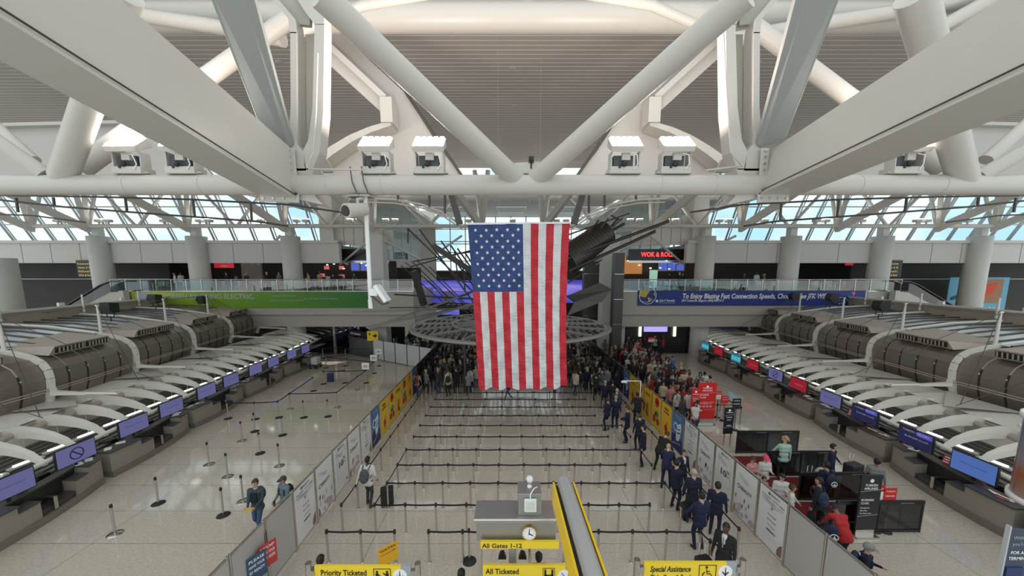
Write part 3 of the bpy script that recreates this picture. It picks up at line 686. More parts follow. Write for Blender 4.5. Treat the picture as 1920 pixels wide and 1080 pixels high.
# cafe chairs and tables on the balconies
cw = mat('chair_white', (.62, .64, .65), .4)
def chair_proto():
    t = thing('cafe_chair', 'white cafe chair behind the glass railing of the left balcony', 'chair', (0, 0, 0), 'cafe chairs on the left balcony')
    MB().b2((-.2, -.2, .42), (.2, .2, .46)).build('seat', cw, t, bevel=.01)
    m = MB(); m.b2((-.2, .17, .5), (.2, .2, .88)); m.build('backrest', cw, t, bevel=.01)
    for sx in (-1, 1):
        for sy in (-1, 1): MB().tube((sx*.18, sy*.18, 0), (sx*.16, sy*.16, .43), .014, n=6).build('leg', cw, t)
    return t
def table_proto():
    t = thing('cafe_table', 'small cafe table behind the glass railing of the left balcony', 'table', (0, 0, 0), 'cafe tables on the left balcony')
    MB().lathe([(0, .74), (.38, .74), (.38, .71), (0, .71)], n=16).build('table_top', mat('table_grey', (.45, .46, .46), .4), t)
    MB().lathe([(.04, 0), (.04, .72)], n=8).build('pole', STEEL, t); MB().lathe([(0, .03), (.25, .02), (.25, 0)], n=12).build('base', STEELD, t)
    return t
cp, tp = chair_proto(), table_proto(); first = True
for sd in (-1, 1):
    xs_ = [-33+1.75*k for k in range(12)] if sd < 0 else [13.4+1.75*k for k in range(11)]
    for i, x in enumerate(xs_):
        yy = YB+1.1+(i % 3)*.5
        if any(abs(x-c) < 1.9 for c in COLX): continue
        side = 'left' if sd < 0 else 'right'
        if first: tt = tp; tt.location = (x, yy, ZM)
        else: tt = dup(tp, (x, yy, ZM))
        tt['label'] = 'small cafe table behind the glass railing of the %s balcony' % side; tt['group'] = 'cafe tables on the %s balcony' % side
        for k, (dx, r_) in enumerate(((-.6, math.pi/2), (.6, -math.pi/2), (.15, 0))):
            if first and k == 0: cc_ = cp; cc_.location = (x+dx, yy, ZM); cc_.rotation_euler = (0, 0, r_+R.uniform(-.3, .3))
            else: cc_ = dup(cp, (x+dx, yy+(.62 if k == 2 else 0), ZM), r_+R.uniform(-.3, .3))
            cc_['label'] = 'white cafe chair behind the glass railing of the %s balcony' % side; cc_['group'] = 'cafe chairs on the %s balcony' % side
        first = False
# food counters (dark boxes with signs) at balcony centre-left / centre-right
for sd in (-1, 1):
    x0, x1 = (at(575, 480, 36).x, at(728, 480, 36).x) if sd < 0 else (at(1178, 480, 36).x, at(1300, 480, 36).x)
    t = thing('food_counter', 'dark food counter with an unlit sign board behind the left balcony' if sd < 0 else 'dark food counter with a red lit letter sign behind the right balcony', 'counter', ((x0+x1)/2, 37, ZM))
    zt1 = at(960, 467, 36).z; zt0 = at(960, 488, 36).z
    MB().b2((x0, 36, zt0), (x1, 36.6, zt1)).build('sign_board', mat('sign_black', (.02, .018, .018), .3), t)
    MB().b2((x0, 35.9, zt0-.25), (x1, 36.1, zt0-.05)).build('ledge', STEEL, t)
    MB().b2((x0, 38.4, ZM), (x1, 38.6, zt0)).build('back_panel', mat('shop_maroon', (.03, .018, .016), .6, var=.3), t)
    MB().b2((x0+.5, 36.4, ZM), (x1-.5, 37.2, ZM+1.05)).build('service_counter', mat('shop_counter', (.09, .08, .08), .4), t)
    sc = mat('menu_screen', (.02, .03, .1), .3, emit=(.05, .08, .35), es=1)
    for k in range(3):
        cx_ = (x1-4.3+k*1.05) if sd < 0 else at(1245+16*k, 500, 38).x
        f = MB().b2((cx_-.48, 38.2, 8.1), (cx_+.48, 38.38, 9.6)).build('menu_board', INKG, t); MB().b2((cx_-.4, 38.17, 8.2), (cx_+.4, 38.2, 9.5)).build('screen', sc, f)
    m = MB()
    for k in range(16): m.box((R.uniform(x0+.5, x1-.5), 37.8, R.uniform(8.3, 9.9)), (.14, .1, .07))
    m.build('spotlights', LAMP, t)
    if sd > 0:
        LED = mat('led_red', (.8, 0, 0), .5, emit=(1, .03, .03), es=3)
        text('WOK & ROLL', (at(1202, 482, 36).x, 36, at(1202, 481, 36).z), XD, ZD, .62, LED, t, width=at(1263, 482, 36).x-at(1202, 482, 36).x, bold=.02, name='sign_letters')
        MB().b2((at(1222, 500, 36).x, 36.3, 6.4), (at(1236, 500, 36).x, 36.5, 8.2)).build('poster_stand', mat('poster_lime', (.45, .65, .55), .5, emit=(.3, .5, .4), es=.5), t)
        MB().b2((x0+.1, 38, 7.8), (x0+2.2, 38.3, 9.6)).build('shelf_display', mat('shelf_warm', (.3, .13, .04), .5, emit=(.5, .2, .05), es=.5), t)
    else:
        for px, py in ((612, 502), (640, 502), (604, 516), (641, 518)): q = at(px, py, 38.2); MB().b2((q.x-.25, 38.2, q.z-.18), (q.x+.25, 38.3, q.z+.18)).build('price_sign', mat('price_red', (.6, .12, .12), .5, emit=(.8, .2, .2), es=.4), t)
# staff sign, directories, doors
q = at(417, 494, 35); s_ = panel('sign', 'small red sign hanging before the door behind the left balcony', 'sign', q.x-1.0, q.x+.9, q.z-.42, q.z+.35, 35.2, mat('staff_red', (.5, .02, .03), .5, emit=(.6, .02, .04), es=.4))
text('EMPLOYEES', (q.x-.75, 35.2, q.z-.0), XD, ZD, .26, INKW, s_, width=1.4); text('ONLY', (q.x-.4, 35.2, q.z-.32), XD, ZD, .26, INKW, s_, width=.75)
MB_ = MB().b2((q.x-1.2, 39, ZM), (q.x+1.0, 39.2, 9.6)); tag(MB_.build('service_door', mat('door_taupe', (.30, .26, .23), .6)), 'taupe service door under the red sign behind the left balcony', 'door')
for px, sidew in ((163, 'left'), (1676, 'right')):
    q = at(px, 505, 34); s_ = panel('directory_sign', 'dark directory board with yellow lines beside the column at the %s end of the balcony' % sidew, 'sign', q.x-.95, q.x+.75, q.z-.75, q.z+.85, 34, BLACK)
    for k, w in enumerate(('Restaurants', 'Gates A B', 'McDonald\'s', 'Wok & Roll')): text(w, (q.x-.85, 34, q.z+.45-.36*k), XD, ZD, .24, mat('ink_gold', (.65, .5, .15), .5, emit=(.6, .45, .12), es=.5), s_, width=1.2)
q = at(1593, 494, 38); tag(MB().b2((q.x-.4, 38, q.z-.2), (q.x+.4, 38.1, q.z+.2)).build('lit_sign', mat('staff_red', (.5, .02, .03))), 'small red lit sign deep behind the right balcony', 'sign')
# large blue poster far right
a = at(1782, 520, 36); b = at(1880, 598, 36)
ps = panel('poster', 'large light blue poster with a red cloth figure behind the far right column', 'poster', a.x, b.x, b.z-.4, a.z, 36, mat('poster_blue', (.12, .38, .55), .5))
q0 = at(1825, 524, 36); q1 = at(1874, 568, 36)
MB().b2((q0.x, 35.95, q1.z), (q1.x, 35.99, q0.z)).build('print', mat('desert_print', (.35, .17, .08), .6), ps)
MB().prism([at(1828, 527, 35.9), at(1850, 535, 35.9), at(1872, 531, 35.9), at(1862, 548, 35.9), at(1848, 556, 35.9), at(1835, 545, 35.9)], (0, .03, 0)).build('print', mat('cloth_print', (.7, .05, .02), .6), ps)
text('Life on board', (at(1825, 580, 36).x, 35.98, at(1825, 580, 36).z), XD, ZD, .4, INKW, ps, width=2.6)
MB().prism([at(1785, 558, 35.9), at(1812, 548, 35.9), at(1812, 552, 35.9), at(1785, 563, 35.9)], (0, .03, 0)).build('print', mat('navy_print', (.03, .05, .1), .6), ps)
# under-balcony shops
a = at(468, 583, 32.9); b = at(545, 612, 32.9)
lb = panel('lightbox', 'pale pink lit lattice panel under the left balcony', 'lightbox', a.x, b.x, b.z, a.z, 32.9, mat('lattice_pink', (.6, .5, .55), .5, emit=(.62, .52, .58), es=.6, var=.2, vscale=3))
m = MB()
for k in range(9):
    x = a.x+(b.x-a.x)*k/9; m.beam((x, 32.87, b.z), (min(b.x, x+1.4), 32.87, a.z-.1), .04, .02, up=(0, 1, 0)); m.beam((min(b.x, x+1.4), 32.87, b.z), (x, 32.87, a.z-.1), .04, .02, up=(0, 1, 0))
m.build('lattice', INKG, lb)
r = thing('glass_storefront', 'tall dark glass storefront under the left balcony by the far stanchions', 'storefront', (at(620, 650, 34).x, 34, 0))
a = at(556, 600, 34); b = at(672, 606, 34)
MB().b2((a.x, 34, .1), (b.x, 34.03, 3.5)).build('glass', GLASSD, r)
for px in (568, 628, 674): x = at(px, 640, 34).x; MB().b2((x-.1, 33.9, 0), (x+.1, 34.1, 3.6)).build('mullion', STEEL, r)
MB().b2((a.x, 33.9, 3.4), (b.x, 34.1, 3.6)).build('head_rail', STEEL, r)
for (p0, p1) in (((646, 576), (626, 606)), ((686, 576), (669, 606))): MB().tube(at(p0[0], p0[1], 32.3), at(p1[0], p1[1], 33.9), .13, n=8).build('brace', STEEL, r)
q = atz(653, 655, 0); k_ = thing('kiosk', 'small purple kiosk inside the dark glass storefront', 'kiosk', (q.x, 35.2, 0))
MB().b2((q.x-.7, 35, 0), (q.x+.7, 35.7, 1.1)).build('body', mat('kiosk_grey', (.16, .16, .17), .5), k_); MB().b2((q.x-.75, 35, 1.1), (q.x+.75, 35.4, 2.9)).build('display', mat('kiosk_purple', (.10, .04, .22), .4, emit=(.1, .04, .25), es=.4), k_)
# Victoria's Secret front
a = at(1172, 585, 33.4); b = at(1302, 640, 33.4)
vs = thing('shop_front', "black shop front with white VICTORIA'S SECRET letters under the right balcony", 'shop', ((a.x+b.x)/2, 34, 0))
MB().b2((a.x, 34.5, 0), (b.x, 34.7, 3.1)).build('back_panel', mat('shop_black', (.008, .008, .009), .4), vs)
MB().b2((a.x-.5, 33.2, 0), (a.x, 34.7, 4.2)).build('side_panel', WHITE2, vs)
text("VICTORIA'S SECRET", (at(1197, 596, 34.3).x, 34.4, at(1197, 596, 34.3).z), XD, ZD, .42, mat('lit_white', (1, 1, 1), .5, emit=(1, 1, 1), es=1.2), vs, width=at(1265, 596, 34.3).x-at(1197, 596, 34.3).x, bold=.01, name='sign_letters')
q0 = at(1209, 600, 34.3); q1 = at(1251, 622, 34.3); MB().b2((q0.x, 34.3, q1.z), (q1.x, 34.42, q0.z)).build('screen', mat('screen_violet', (.2, .15, .5), .4, emit=(.36, .30, .95), es=1.0, var=0), vs)
for px in (1201, 1266): q = at(px, 612, 34.3); MB().b2((q.x-.12, 34.3, q.z-1), (q.x+.12, 34.4, q.z+.6)).build('light_strip', mat('strip_warm', (1, 1, .7), .5, emit=(1, .95, .6), es=1.5), vs)
q = at(1350, 600, 35); pn = panel('wall_screen', 'pink and blue picture panel under the right balcony beside the check-in canopies', 'screen', at(1326, 600, 35).x, at(1350, 600, 35).x, at(1340, 612, 35).z, at(1340, 590, 35).z, 35, mat('panel_pinkblue', (.25, .3, .5), .5, emit=(.2, .25, .45), es=.4, var=.5, vscale=1))
# centre void: purple LED wall, bridge sign and dark fin columns
LEDP = mat('led_wall', (.05, .04, .25), .35, emit=(.10, .09, .50), es=.9)
def ledmat():
    m = bpy.data.materials.new('sunset_screen'); m.use_nodes = True; n = m.node_tree; b_ = n.nodes['Principled BSDF']; tcn = n.nodes.new('ShaderNodeTexCoord'); nz_ = n.nodes.new('ShaderNodeTexNoise'); c = n.nodes.new('ShaderNodeValToRGB'); mp = n.nodes.new('ShaderNodeMapping')
    mp.inputs['Scale'].default_value = (.12, 1, .8); n.links.new(tcn.outputs['Object'], mp.inputs[0]); n.links.new(mp.outputs[0], nz_.inputs['Vector']); nz_.inputs['Scale'].default_value = 1.2; nz_.inputs['Detail'].default_value = 5
    c.color_ramp.elements[0].position = .35; c.color_ramp.elements[0].color = (.03, .03, .28, 1); c.color_ramp.elements[1].position = .7; c.color_ramp.elements[1].color = (.32, .22, .62, 1); e = c.color_ramp.elements.new(.5); e.color = (.08, .09, .48, 1)
    n.links.new(nz_.outputs['Fac'], c.inputs[0]); n.links.new(c.outputs[0], b_.inputs['Emission Color']); b_.inputs['Emission Strength'].default_value = .85; b_.inputs['Base Color'].default_value = (.02, .02, .05, 1); return m
SUN = ledmat()
for i, (p0, p1, lab) in enumerate((((788, 526), (896, 546), 'upper purple sky screen left of the flag'), ((792, 548), (832, 568), 'lower purple screen left of the flag, left half'), ((848, 548), (897, 568), 'lower purple screen left of the flag, right half'), ((818, 579), (861, 590), 'small violet screen over the round canopy'), ((1050, 525), (1097, 568), 'purple sky screen right of the flag'))):
    a = at(*p0, 40.5); b = at(*p1, 40.5)
    s_ = panel('led_screen', lab, 'screen', a.x, b.x, b.z, a.z, 40.5, SUN, .15)
a = at(790, 568, 40.4); b = at(895, 573, 40.4); s_ = panel('header_sign', 'black header with small white lettering below the purple screens', 'sign', a.x, b.x, b.z, a.z, 40.4, BLACK); text('All Gates', (at(838, 572, 40.4).x, 40.4, b.z+.07), XD, ZD, .24, INKW, s_, width=1.6)
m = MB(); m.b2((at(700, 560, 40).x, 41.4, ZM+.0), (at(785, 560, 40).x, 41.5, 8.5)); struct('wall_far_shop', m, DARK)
q = at(712, 490, 44); ws = panel('hall_sign', 'dark sign with white circle emblem beyond the left balcony', 'sign', at(738, 470, 44).x, at(764, 470, 44).x, at(740, 487, 44).z, at(740, 473, 44).z, 44, mat('sign_steelblue', (.06, .09, .12), .4))
text('Century', (at(741, 483, 44).x, 44, at(741, 483, 44).z), XD, ZD, .5, INKW, ws, width=1.2)
for px, pw, y0, lab in ((1163, 18, 474, 'tall dark metal clad column beside the right balcony end'), (1115, 38, 490, 'broad dark metal clad column right of the flag')):
    yy = 31 if pw < 30 else 37; a = at(px-pw/2, y0, yy); b = at(px+pw/2, y0, yy)
    m = MB(); m.b2((a.x, yy, 0), (b.x, yy+.9, a.z)); 
    z = 1.2
    while z < a.z: m.b2((a.x-.01, yy-.02, z), (b.x+.01, yy, z+.04), 1); z += 2.2
    o = struct('column_clad', m, [mat('clad_dark', (.085, .08, .075), .45, .5), STEEL], label=lab, cat='column')
m = MB(); a = at(1128, 480, 38.5); b = at(1153, 535, 38.5); m.b2((a.x, 38.5, b.z), (b.x, 38.6, a.z)); o = m.build('mesh_screen', mat('mesh_pale', (.38, .42, .43), .4, .3, var=.5, vscale=3)); tag(o, 'pale patterned glass screen between the dark columns right of the flag', 'screen')
m = MB(); a = at(1122, 575, 38); b = at(1146, 600, 38); m.b2((a.x, 38, b.z), (b.x, 38.1, a.z)); tag(m.build('grey_screen', mat('screen_slate', (.08, .10, .14), .4)), 'dull slate screen below the patterned glass', 'screen')

# ---- round slatted canopy over the passenger entrance
DC = Vector((X0-.3, 26.0, 4.05)); DR = 7.25
t = thing('round_canopy', 'large round slatted canopy disc behind the lower half of the flag', 'canopy', tuple(DC))
m = MB(); prof = [(DR-.35, -.12), (DR, -.02), (DR+.02, .1), (DR-.25, .16), (DR-.5, .05), (DR-.35, -.12)]; m.lathe(prof, DC, 64); m.build('rim', mat('canopy_rim', (.33, .32, .30), .4, .3), t)
m = MB()
for k in range(34):
    x = -DR+.3+k*(2*DR-.6)/33; h_ = math.sqrt(max(0, (DR-.3)**2-x*x)); 
    m.beam(DC+Vector((x*.5-2.0, -h_, .05)) if False else DC+Vector((x, -h_, .05)), DC+Vector((x, h_, .05)), .09, .16)
m.build('slats', mat('canopy_slat', (.17, .165, .155), .45, .4), t)['kind'] = 'stuff'
for k in range(16):
    a_ = 2*math.pi*k/16; MB().beam(DC+Vector((0, 0, .2)), DC+Vector((math.cos(a_)*(DR-.3), math.sin(a_)*(DR-.3), .12)), .1, .2).build('spoke', mat('canopy_rim', (.33, .32, .30)), t)
for rr in (2.2, 4.2): MB().lathe([(rr-.06, .1), (rr+.06, .1), (rr+.06, .25), (rr-.06, .25), (rr-.06, .1)], DC, 48).build('ring', mat('canopy_rim', (.33, .32, .30)), t)
for (x, yy) in ((-4.5, 1.5), (4.5, 1.5), (-3, -3), (3, -3)): MB().tube(DC+Vector((x, yy, -4.05)), DC+Vector((x, yy, 0)), .1, n=10).build('post', STEELD, t)
# ---- hanging sculpture: rods, ribs, planes
SM = mat('sculpture_bronze', (.075, .068, .06), .42, .6); SM2 = mat('sculpture_bronze_pale', (.20, .19, .17), .45, .5)
t = thing('hanging_sculpture', 'dark metal rods and ribs fanning out left behind the flag', 'sculpture', tuple(at(850, 500, 24)))
for i, (p0, p1, d) in enumerate((((764, 428), (900, 560), 3), ((786, 430), (905, 590), 3), ((827, 452), (905, 560), 3), ((845, 460), (905, 545), 3), ((858, 466), (903, 530), 3), ((872, 474), (902, 520), 3), ((760, 492), (880, 590), 2), ((772, 490), (870, 585), 2), ((782, 488), (900, 600), 2), ((752, 498), (840, 575), 2), ((795, 520), (850, 575), 2), ((805, 500), (900, 598), 2), ((770, 500), (900, 465), 2.5), ((775, 490), (895, 470), 2.5), ((740, 552), (900, 561), 3.5), ((800, 578), (905, 540), 3), ((730, 577), (900, 575), 2.5), ((820, 520), (885, 530), 2), ((852, 470), (860, 530), 2.5), ((868, 500), (872, 545), 2.5), ((765, 428), (765, 455), 2.5))):
    yy = 23.5+(i % 5)*.5; A = at(*p0, yy+1); B = at(*p1, yy-.5); MB().tube(A, B, d*yy/F/2, n=6).build('rod', SM, t)
for p0, p1, d in (((811, 460), (905, 522), 7), ((776, 508), (795, 572), 10)): A = at(*p0, 23.2); B = at(*p1, 23.8); MB().beam(A, B, d*23/F, .35).build('fin', SM, t)
for p0, p1, d in (((690, 617), (880, 550), 5), ((686, 614), (900, 570), 5), ((780, 602), (900, 565), 5), ((660, 585), (890, 578), 3)): A = at(*p0, 21); B = at(*p1, 24); MB().beam(A, B, d*22/F, .12).build('blade', SM2, t)
t = thing('hanging_sculpture', 'dark metal barrel, long spars and folded planes right behind the flag', 'sculpture', tuple(at(1120, 480, 24)))
A = at(1062, 490, 23.4); B = at(1136, 436, 24.4)
m = MB(); m.tube(A, B, 1.0, .8, n=18); m.build('barrel', SM, t)
m = MB()
for k in range(15): c_ = A.lerp(B, k/14); m.tube(c_, c_+(B-A).normalized()*.04, 1.02-.2*k/14, n=18)
m.build('barrel_ribs', mat('rib_brown', (.13, .11, .095), .5, .5), t)
for p0, p1, d in (((1062, 486), (1253, 415), 6), ((1066, 508), (1228, 434), 6), ((1064, 478), (1170, 420), 6), ((1066, 440), (1180, 400), 2.5), ((1105, 437), (1122, 413), 3.5), ((1127, 428), (1140, 410), 3.5), ((1143, 428), (1160, 408), 4), ((1066, 530), (1128, 487), 3), ((1146, 404), (1162, 412), 2.5), ((1150, 425), (1166, 410), 3)): A = at(*p0, 22.5); B = at(*p1, 24.5); MB().tube(A, B, d*23/F/2, n=8).build('spar', SM, t)
m = MB(); m.prism([at(1062, 555, 23), at(1124, 530, 25), at(1148, 543, 23), at(1078, 566, 22)], (0, .06, -.05)); m.build('plane', SM, t)
m = MB(); m.prism([at(1078, 566, 22), at(1148, 543, 22.8), at(1130, 565, 22.8), at(1064, 592, 22)], (0, .06, 0)); m.build('plane', SM2, t)
m = MB(); m.prism([at(866, 535, 24), at(890, 528, 24), at(905, 555, 24), at(885, 575, 24)], (0, .06, 0)); m.build('plane', SM2, t) if False else None

# ---- the flag
TL, TR, BL, BR = Vector((-1.76, 16, 10.07)), Vector((2.74, 16, 10.12)), Vector((-1.42, 16, 2.60)), Vector((2.79, 16, 2.68))
def S(u, v, off=0):
    l = TL.lerp(BL, v); r = TR.lerp(BR, v); p = l.lerp(r, u)
    left_in = .22*math.sin(v*math.pi*.5)*(1-u)**2; p.x += left_in*.3 + (-.12*math.sin(math.pi*v))*u**3
    p.z -= .06*math.sin(math.pi*u)*(v) + .05*math.sin(u*31)*v**8
    p.y += .05*math.sin(u*40+v*2.0)*(.3+.7*v) + .06*math.sin(u*9+v*5) + .035*math.sin(v*34+u*26+2*math.sin(u*5)) + .018*math.sin(v*70-u*33)
    p.y += off; return p
NU, NV = 13*12, 220
fl = MB(); vs_ = [S(i/NU, j/NV) for j in range(NV+1) for i in range(NU+1)]
cj = .394
fs = []; mi = []
for j in range(NV):
    for i in range(NU):
        st = i//12; v = (j+.5)/NV
        fs.append((j*(NU+1)+i, (j+1)*(NU+1)+i, (j+1)*(NU+1)+i+1, j*(NU+1)+i+1)); mi.append(2 if (st < 7 and v < cj) else (0 if st % 2 == 0 else 1))
def cloth(name, col):
    m = bpy.data.materials.new(name); m.use_nodes = True; n = m.node_tree; b_ = n.nodes['Principled BSDF']; b_.inputs['Base Color'].default_value = (*col, 1); b_.inputs['Roughness'].default_value = .42; b_.inputs['Sheen Weight'].default_value = .3
    tx = n.nodes.new('ShaderNodeTexCoord'); mp = n.nodes.new('ShaderNodeMapping'); mp.inputs['Rotation'].default_value = (0, .7, 0); mp.inputs['Scale'].default_value = (1.2, 1, 5); z = n.nodes.new('ShaderNodeTexNoise'); z.inputs['Scale'].default_value = 2.4; z.inputs['Detail'].default_value = 4; z.inputs['Distortion'].default_value = .6
    bp = n.nodes.new('ShaderNodeBump'); bp.inputs['Strength'].default_value = .75; bp.inputs['Distance'].default_value = .07
    n.links.new(tx.outputs['Object'], mp.inputs[0]); n.links.new(mp.outputs[0], z.inputs['Vector']); n.links.new(z.outputs['Fac'], bp.inputs['Height']); n.links.new(bp.outputs['Normal'], b_.inputs['Normal']); return m
me = bpy.data.meshes.new('flag'); me.from_pydata([tuple(v) for v in vs_], [], fs); 
for m in (cloth('flag_red', (.56, .008, .025)), cloth('flag_white', (.70, .71, .72)), cloth('flag_blue', (.015, .05, .20))): me.materials.append(m)
me.polygons.foreach_set('material_index', mi); me.polygons.foreach_set('use_smooth', [True]*len(fs)); me.update()
flag = bpy.data.objects.new('flag', me); COL.objects.link(flag); flag['_o'] = [0., 0., 0.]
tag(flag, 'huge American flag hanging vertically in the middle of the hall', 'flag')
st = MB()
rows = 11
for r_ in range(rows):
    n_ = 5 if r_ % 2 == 0 else 4
    for k in range(n_):
        u0 = (.084+.1195*1.02*k if n_ == 5 else .144+.1195*1.02*k)*(7/13)/.62 * .99; v0 = .033+r_*.0328
        P = [];
        for q_ in range(10):
            rr = (.0215 if q_ % 2 == 0 else .0085); an = math.pi/2+q_*math.pi/5
            P.append(S(u0+rr*math.cos(an)*.95, v0-rr*math.sin(an)*.58, -.03))
        st.add(P, [tuple(range(10))], 0)
st.build('stars', mat('star_white', (.8, .8, .8), .5), flag)
sv = MB(); sv.beam(TL+Vector((-.02, 0, .03)), TR+Vector((.02, 0, .03)), .03, .08); sv.build('header_sleeve', INKW, flag)
for i in range(2):
    sv = MB(); p = TL.lerp(TR, .3+.4*i); sv.tube(p, p+Vector((0, 0, ZC-10.1)), .004, n=5); sv.build('hanging_wire', INKG, flag)
# ================================================================= CHECK-IN ISLANDS
LOGO = {}
def Xd(Y): return 17.1 - 2.3*((31-min(Y, 31))/22)**2
def island(sd):
    side = 'left' if sd < 0 else 'right'
    WX = lambda off, Y: (X0 + sd*(Xd(Y)-(.45 if sd < 0 else .25)*0 + off)) if True else 0
    # left desk fronts measured at -15.0..-16.8 ; right at 15.2..17.0 -> axis .1
    ax = .1
    def X(off, Y): return ax + sd*(Xd(Y)+off)
    starts = [4.2, 8.6, 13.0, 17.4, 21.8, 26.2] if sd < 0 else [5.3, 9.7, 14.1, 18.5, 22.9, 27.3]
    P = 4.4
    WOODM = mat('counter_laminate', (.33, .295, .25), .4, .15, bump=.05, bscale=300, var=.08, vscale=50)
    PLN = mat('counter_plinth', (.24, .215, .185), .4, .3)
    def cbox(mb, y0, y1, o0, o1, z0, z1, bulge=.0, mid=None, half=2.2, n=6, mi=0):
        for k in range(n):
            ya = y0+(y1-y0)*k/n; yb = y0+(y1-y0)*(k+1)/n
            f = lambda y: bulge*(1-((y-mid)/half)**2)
            pts = []
            for z in (z0, z1): pts += [(X(o0-f(ya), ya), ya, z), (X(o0-f(yb), yb), yb, z), (X(o1-f(yb), yb), yb, z), (X(o1-f(ya), ya), ya, z)]
            if sd < 0: pts = [pts[1], pts[0], pts[3], pts[2], pts[5], pts[4], pts[7], pts[6]]
            mb.hexa(pts, mi)
        return mb
    lcol = [('mon_violet', (.11, .11, .26)), ('mon_teal', (.03, .16, .22)), ('mon_violet', (.11, .11, .26)), ('mon_logo', (.11, .11, .26)), ('mon_violet', (.11, .11, .26)), ('mon_violet', (.10, .10, .24)), ('mon_violet', (.11, .11, .26)), ('mon_dim', (.10, .10, .25)), ('mon_violet', (.11, .11, .26)), ('mon_dim', (.10, .10, .25)), ('mon_violet', (.10, .10, .24)), ('mon_dim', (.08, .08, .2))]
    rcol = [('mon_violet', (.11, .11, .26)), ('mon_blue', (.07, .14, .40)), ('mon_blue', (.07, .14, .40)), ('mon_navy', (.01, .012, .06)), ('mon_navy', (.01, .012, .06)), ('mon_violet', (.11, .11, .26)), ('mon_red', (.28, .01, .02)), ('mon_logo', (.11, .11, .26)), ('mon_red', (.28, .01, .02)), ('mon_teal', (.04, .14, .20)), ('mon_red', (.28, .01, .02)), ('mon_teal', (.04, .14, .20))]
    colz = lcol if sd < 0 else rcol
    for ui, y0 in enumerate(starts):
        y1 = y0+P-.35; mid = (y0+y1)/2; half = (y1-y0)/2; ym = lambda t: y0+(y1-y0)*t
        t = thing('check_in_counter', '%s check-in counter of the %s row, counted from the camera' % (NUM[ui+1], side), 'counter', (X(.6, mid), mid, 0), group='check-in counters on the %s' % side)
        kw = dict(bulge=.22, mid=mid, half=half)
        cbox(MB(), y0, y1, 0, .9, 0, .24, **kw).build('plinth', PLN, t)
        # near and far pods flank the weighing bay
        for a, b, la, lb in ((0, .44, .30, .44), (.72, 1, .72, .84)):
            m = MB(); 
            if a == 0: cbox(m, ym(0), ym(.30), .04, .62, .24, 1.0, n=3, **kw); cbox(m, ym(.30), ym(.44), .04, .62, .24, .78, n=2, **kw)
            else: cbox(m, ym(.72), ym(.84), .04, .62, .24, .78, n=2, **kw); cbox(m, ym(.84), ym(1), .04, .62, .24, 1.0, n=2, **kw)
            m.build('pod', WOODM, t)
            m = MB(); cbox(m, ym(la), ym(lb), .0, .45, .78, .815, n=2, **kw); m.build('ledge', DARKG, t)
        m = MB(); cbox(m, ym(0)-.02, ym(.3), -.03, .66, 1.0, 1.045, n=3, **kw); cbox(m, ym(.84), ym(1)+.02, -.03, .66, 1.0, 1.045, n=2, **kw); cbox(m, ym(.3), ym(.84), .46, .80, 1.0, 1.045, n=4, **kw); m.build('worktop', DARKG, t)
        m = MB(); cbox(m, ym(.3), ym(.84), .50, .62, .24, 1.0, n=3, **kw); m.build('back_panel', BLACK, t)
        m = MB(); cbox(m, ym(.44), ym(.72), .1, .5, .24, .42, n=2, **kw); m.build('scale', STEELD, t)
        m = MB(); xa, xb = X(-.1, ym(.46)), X(.5, ym(.5)); ya = ym(.52)
        m.b2((xa, ya, .62), (X(.55, ya), ya+.1, .72)); m.b2((xa, ya, .3), (xa-sd*.08, ya+.1, .72)); m.build('scale_guard', STEEL, t)
        m = MB(); cbox(m, y0+.1, y1-.1, .9, 1.5, 0, .85, n=4, **kw); m.build('staff_side', BLACK, t)
        # belt conveyor / back zone
        m = MB(); cbox(m, y0, y1+.35, 2.2, 4.6, .4, .62, n=4, bulge=0, mid=mid); m.build('belt_conveyor', mat('conveyor_dark', (.05, .047, .045), .6), t)
        # clutter on the counter
        for k in range(4):
            tt = (.08, .2, .88, .95)[k]; yy = ym(tt)+R.uniform(-.08, .08); xx = X(.3+R.uniform(-.08, .08), yy)
            cm = R.choice(['paper', 'tags'])
            if cm == 'paper': o = MB().box((xx, yy, 1.06), (.2, .28, .02), 0, R.uniform(0, 3)).build('paper_stack', INKW); lab = 'white papers'
            else:
                m = MB()
                for j in range(4): m.box((xx+R.uniform(-.1, .1), yy+R.uniform(-.12, .12), 1.052+.008*j), (.06, .26, .007), j % 2, R.uniform(-.6, .6))
                o = m.build('baggage_tags', [mat('tag_red', (.6, .08, .06), .5) if sd > 0 else INKG, INKW]); lab = 'loose baggage tags'
            tag(o, '%s on the %s %s counter, %s pod' % (lab, NUM[ui+1], side, ('outer near', 'inner near', 'inner far', 'outer far')[k]), 'papers')
        yy = ym(.48); xx = X(.52, yy)
        nsg = 1 if sd < 0 else 4
        for j in range(nsg):
            y_ = yy+.36*(j-.5*(nsg-1))*(1 if nsg > 1 else 0); x_ = X(.52, y_)
            cm_ = ('card_orange', (.75, .32, .01)) if (nsg == 1 or j == 0) else (('card_red', (.5, .03, .03)) if j % 2 else ('card_black', (.04, .04, .04)))
            if nsg == 1 and ui in (3, 5): continue
            m = MB(); m.hexa([(x_-sd*.02, y_-.13, 1.05), (x_-sd*.02, y_+.13, 1.05), (x_+sd*.0, y_+.13, 1.05), (x_, y_-.13, 1.05), (x_+sd*.1, y_-.13, 1.32), (x_+sd*.1, y_+.13, 1.32), (x_+sd*.12, y_+.13, 1.32), (x_+sd*.12, y_-.13, 1.32)])
            o = m.build('counter_card', mat(*cm_, .5)); o['_o'] = [0., 0., 0.]
            tag(o, '%s notice card standing on the %s %s counter%s' % (cm_[0].split('_')[1], NUM[ui+1], side, '' if nsg == 1 else ', %s from the camera' % NUM[j+1]), 'card')
            m = MB(); 
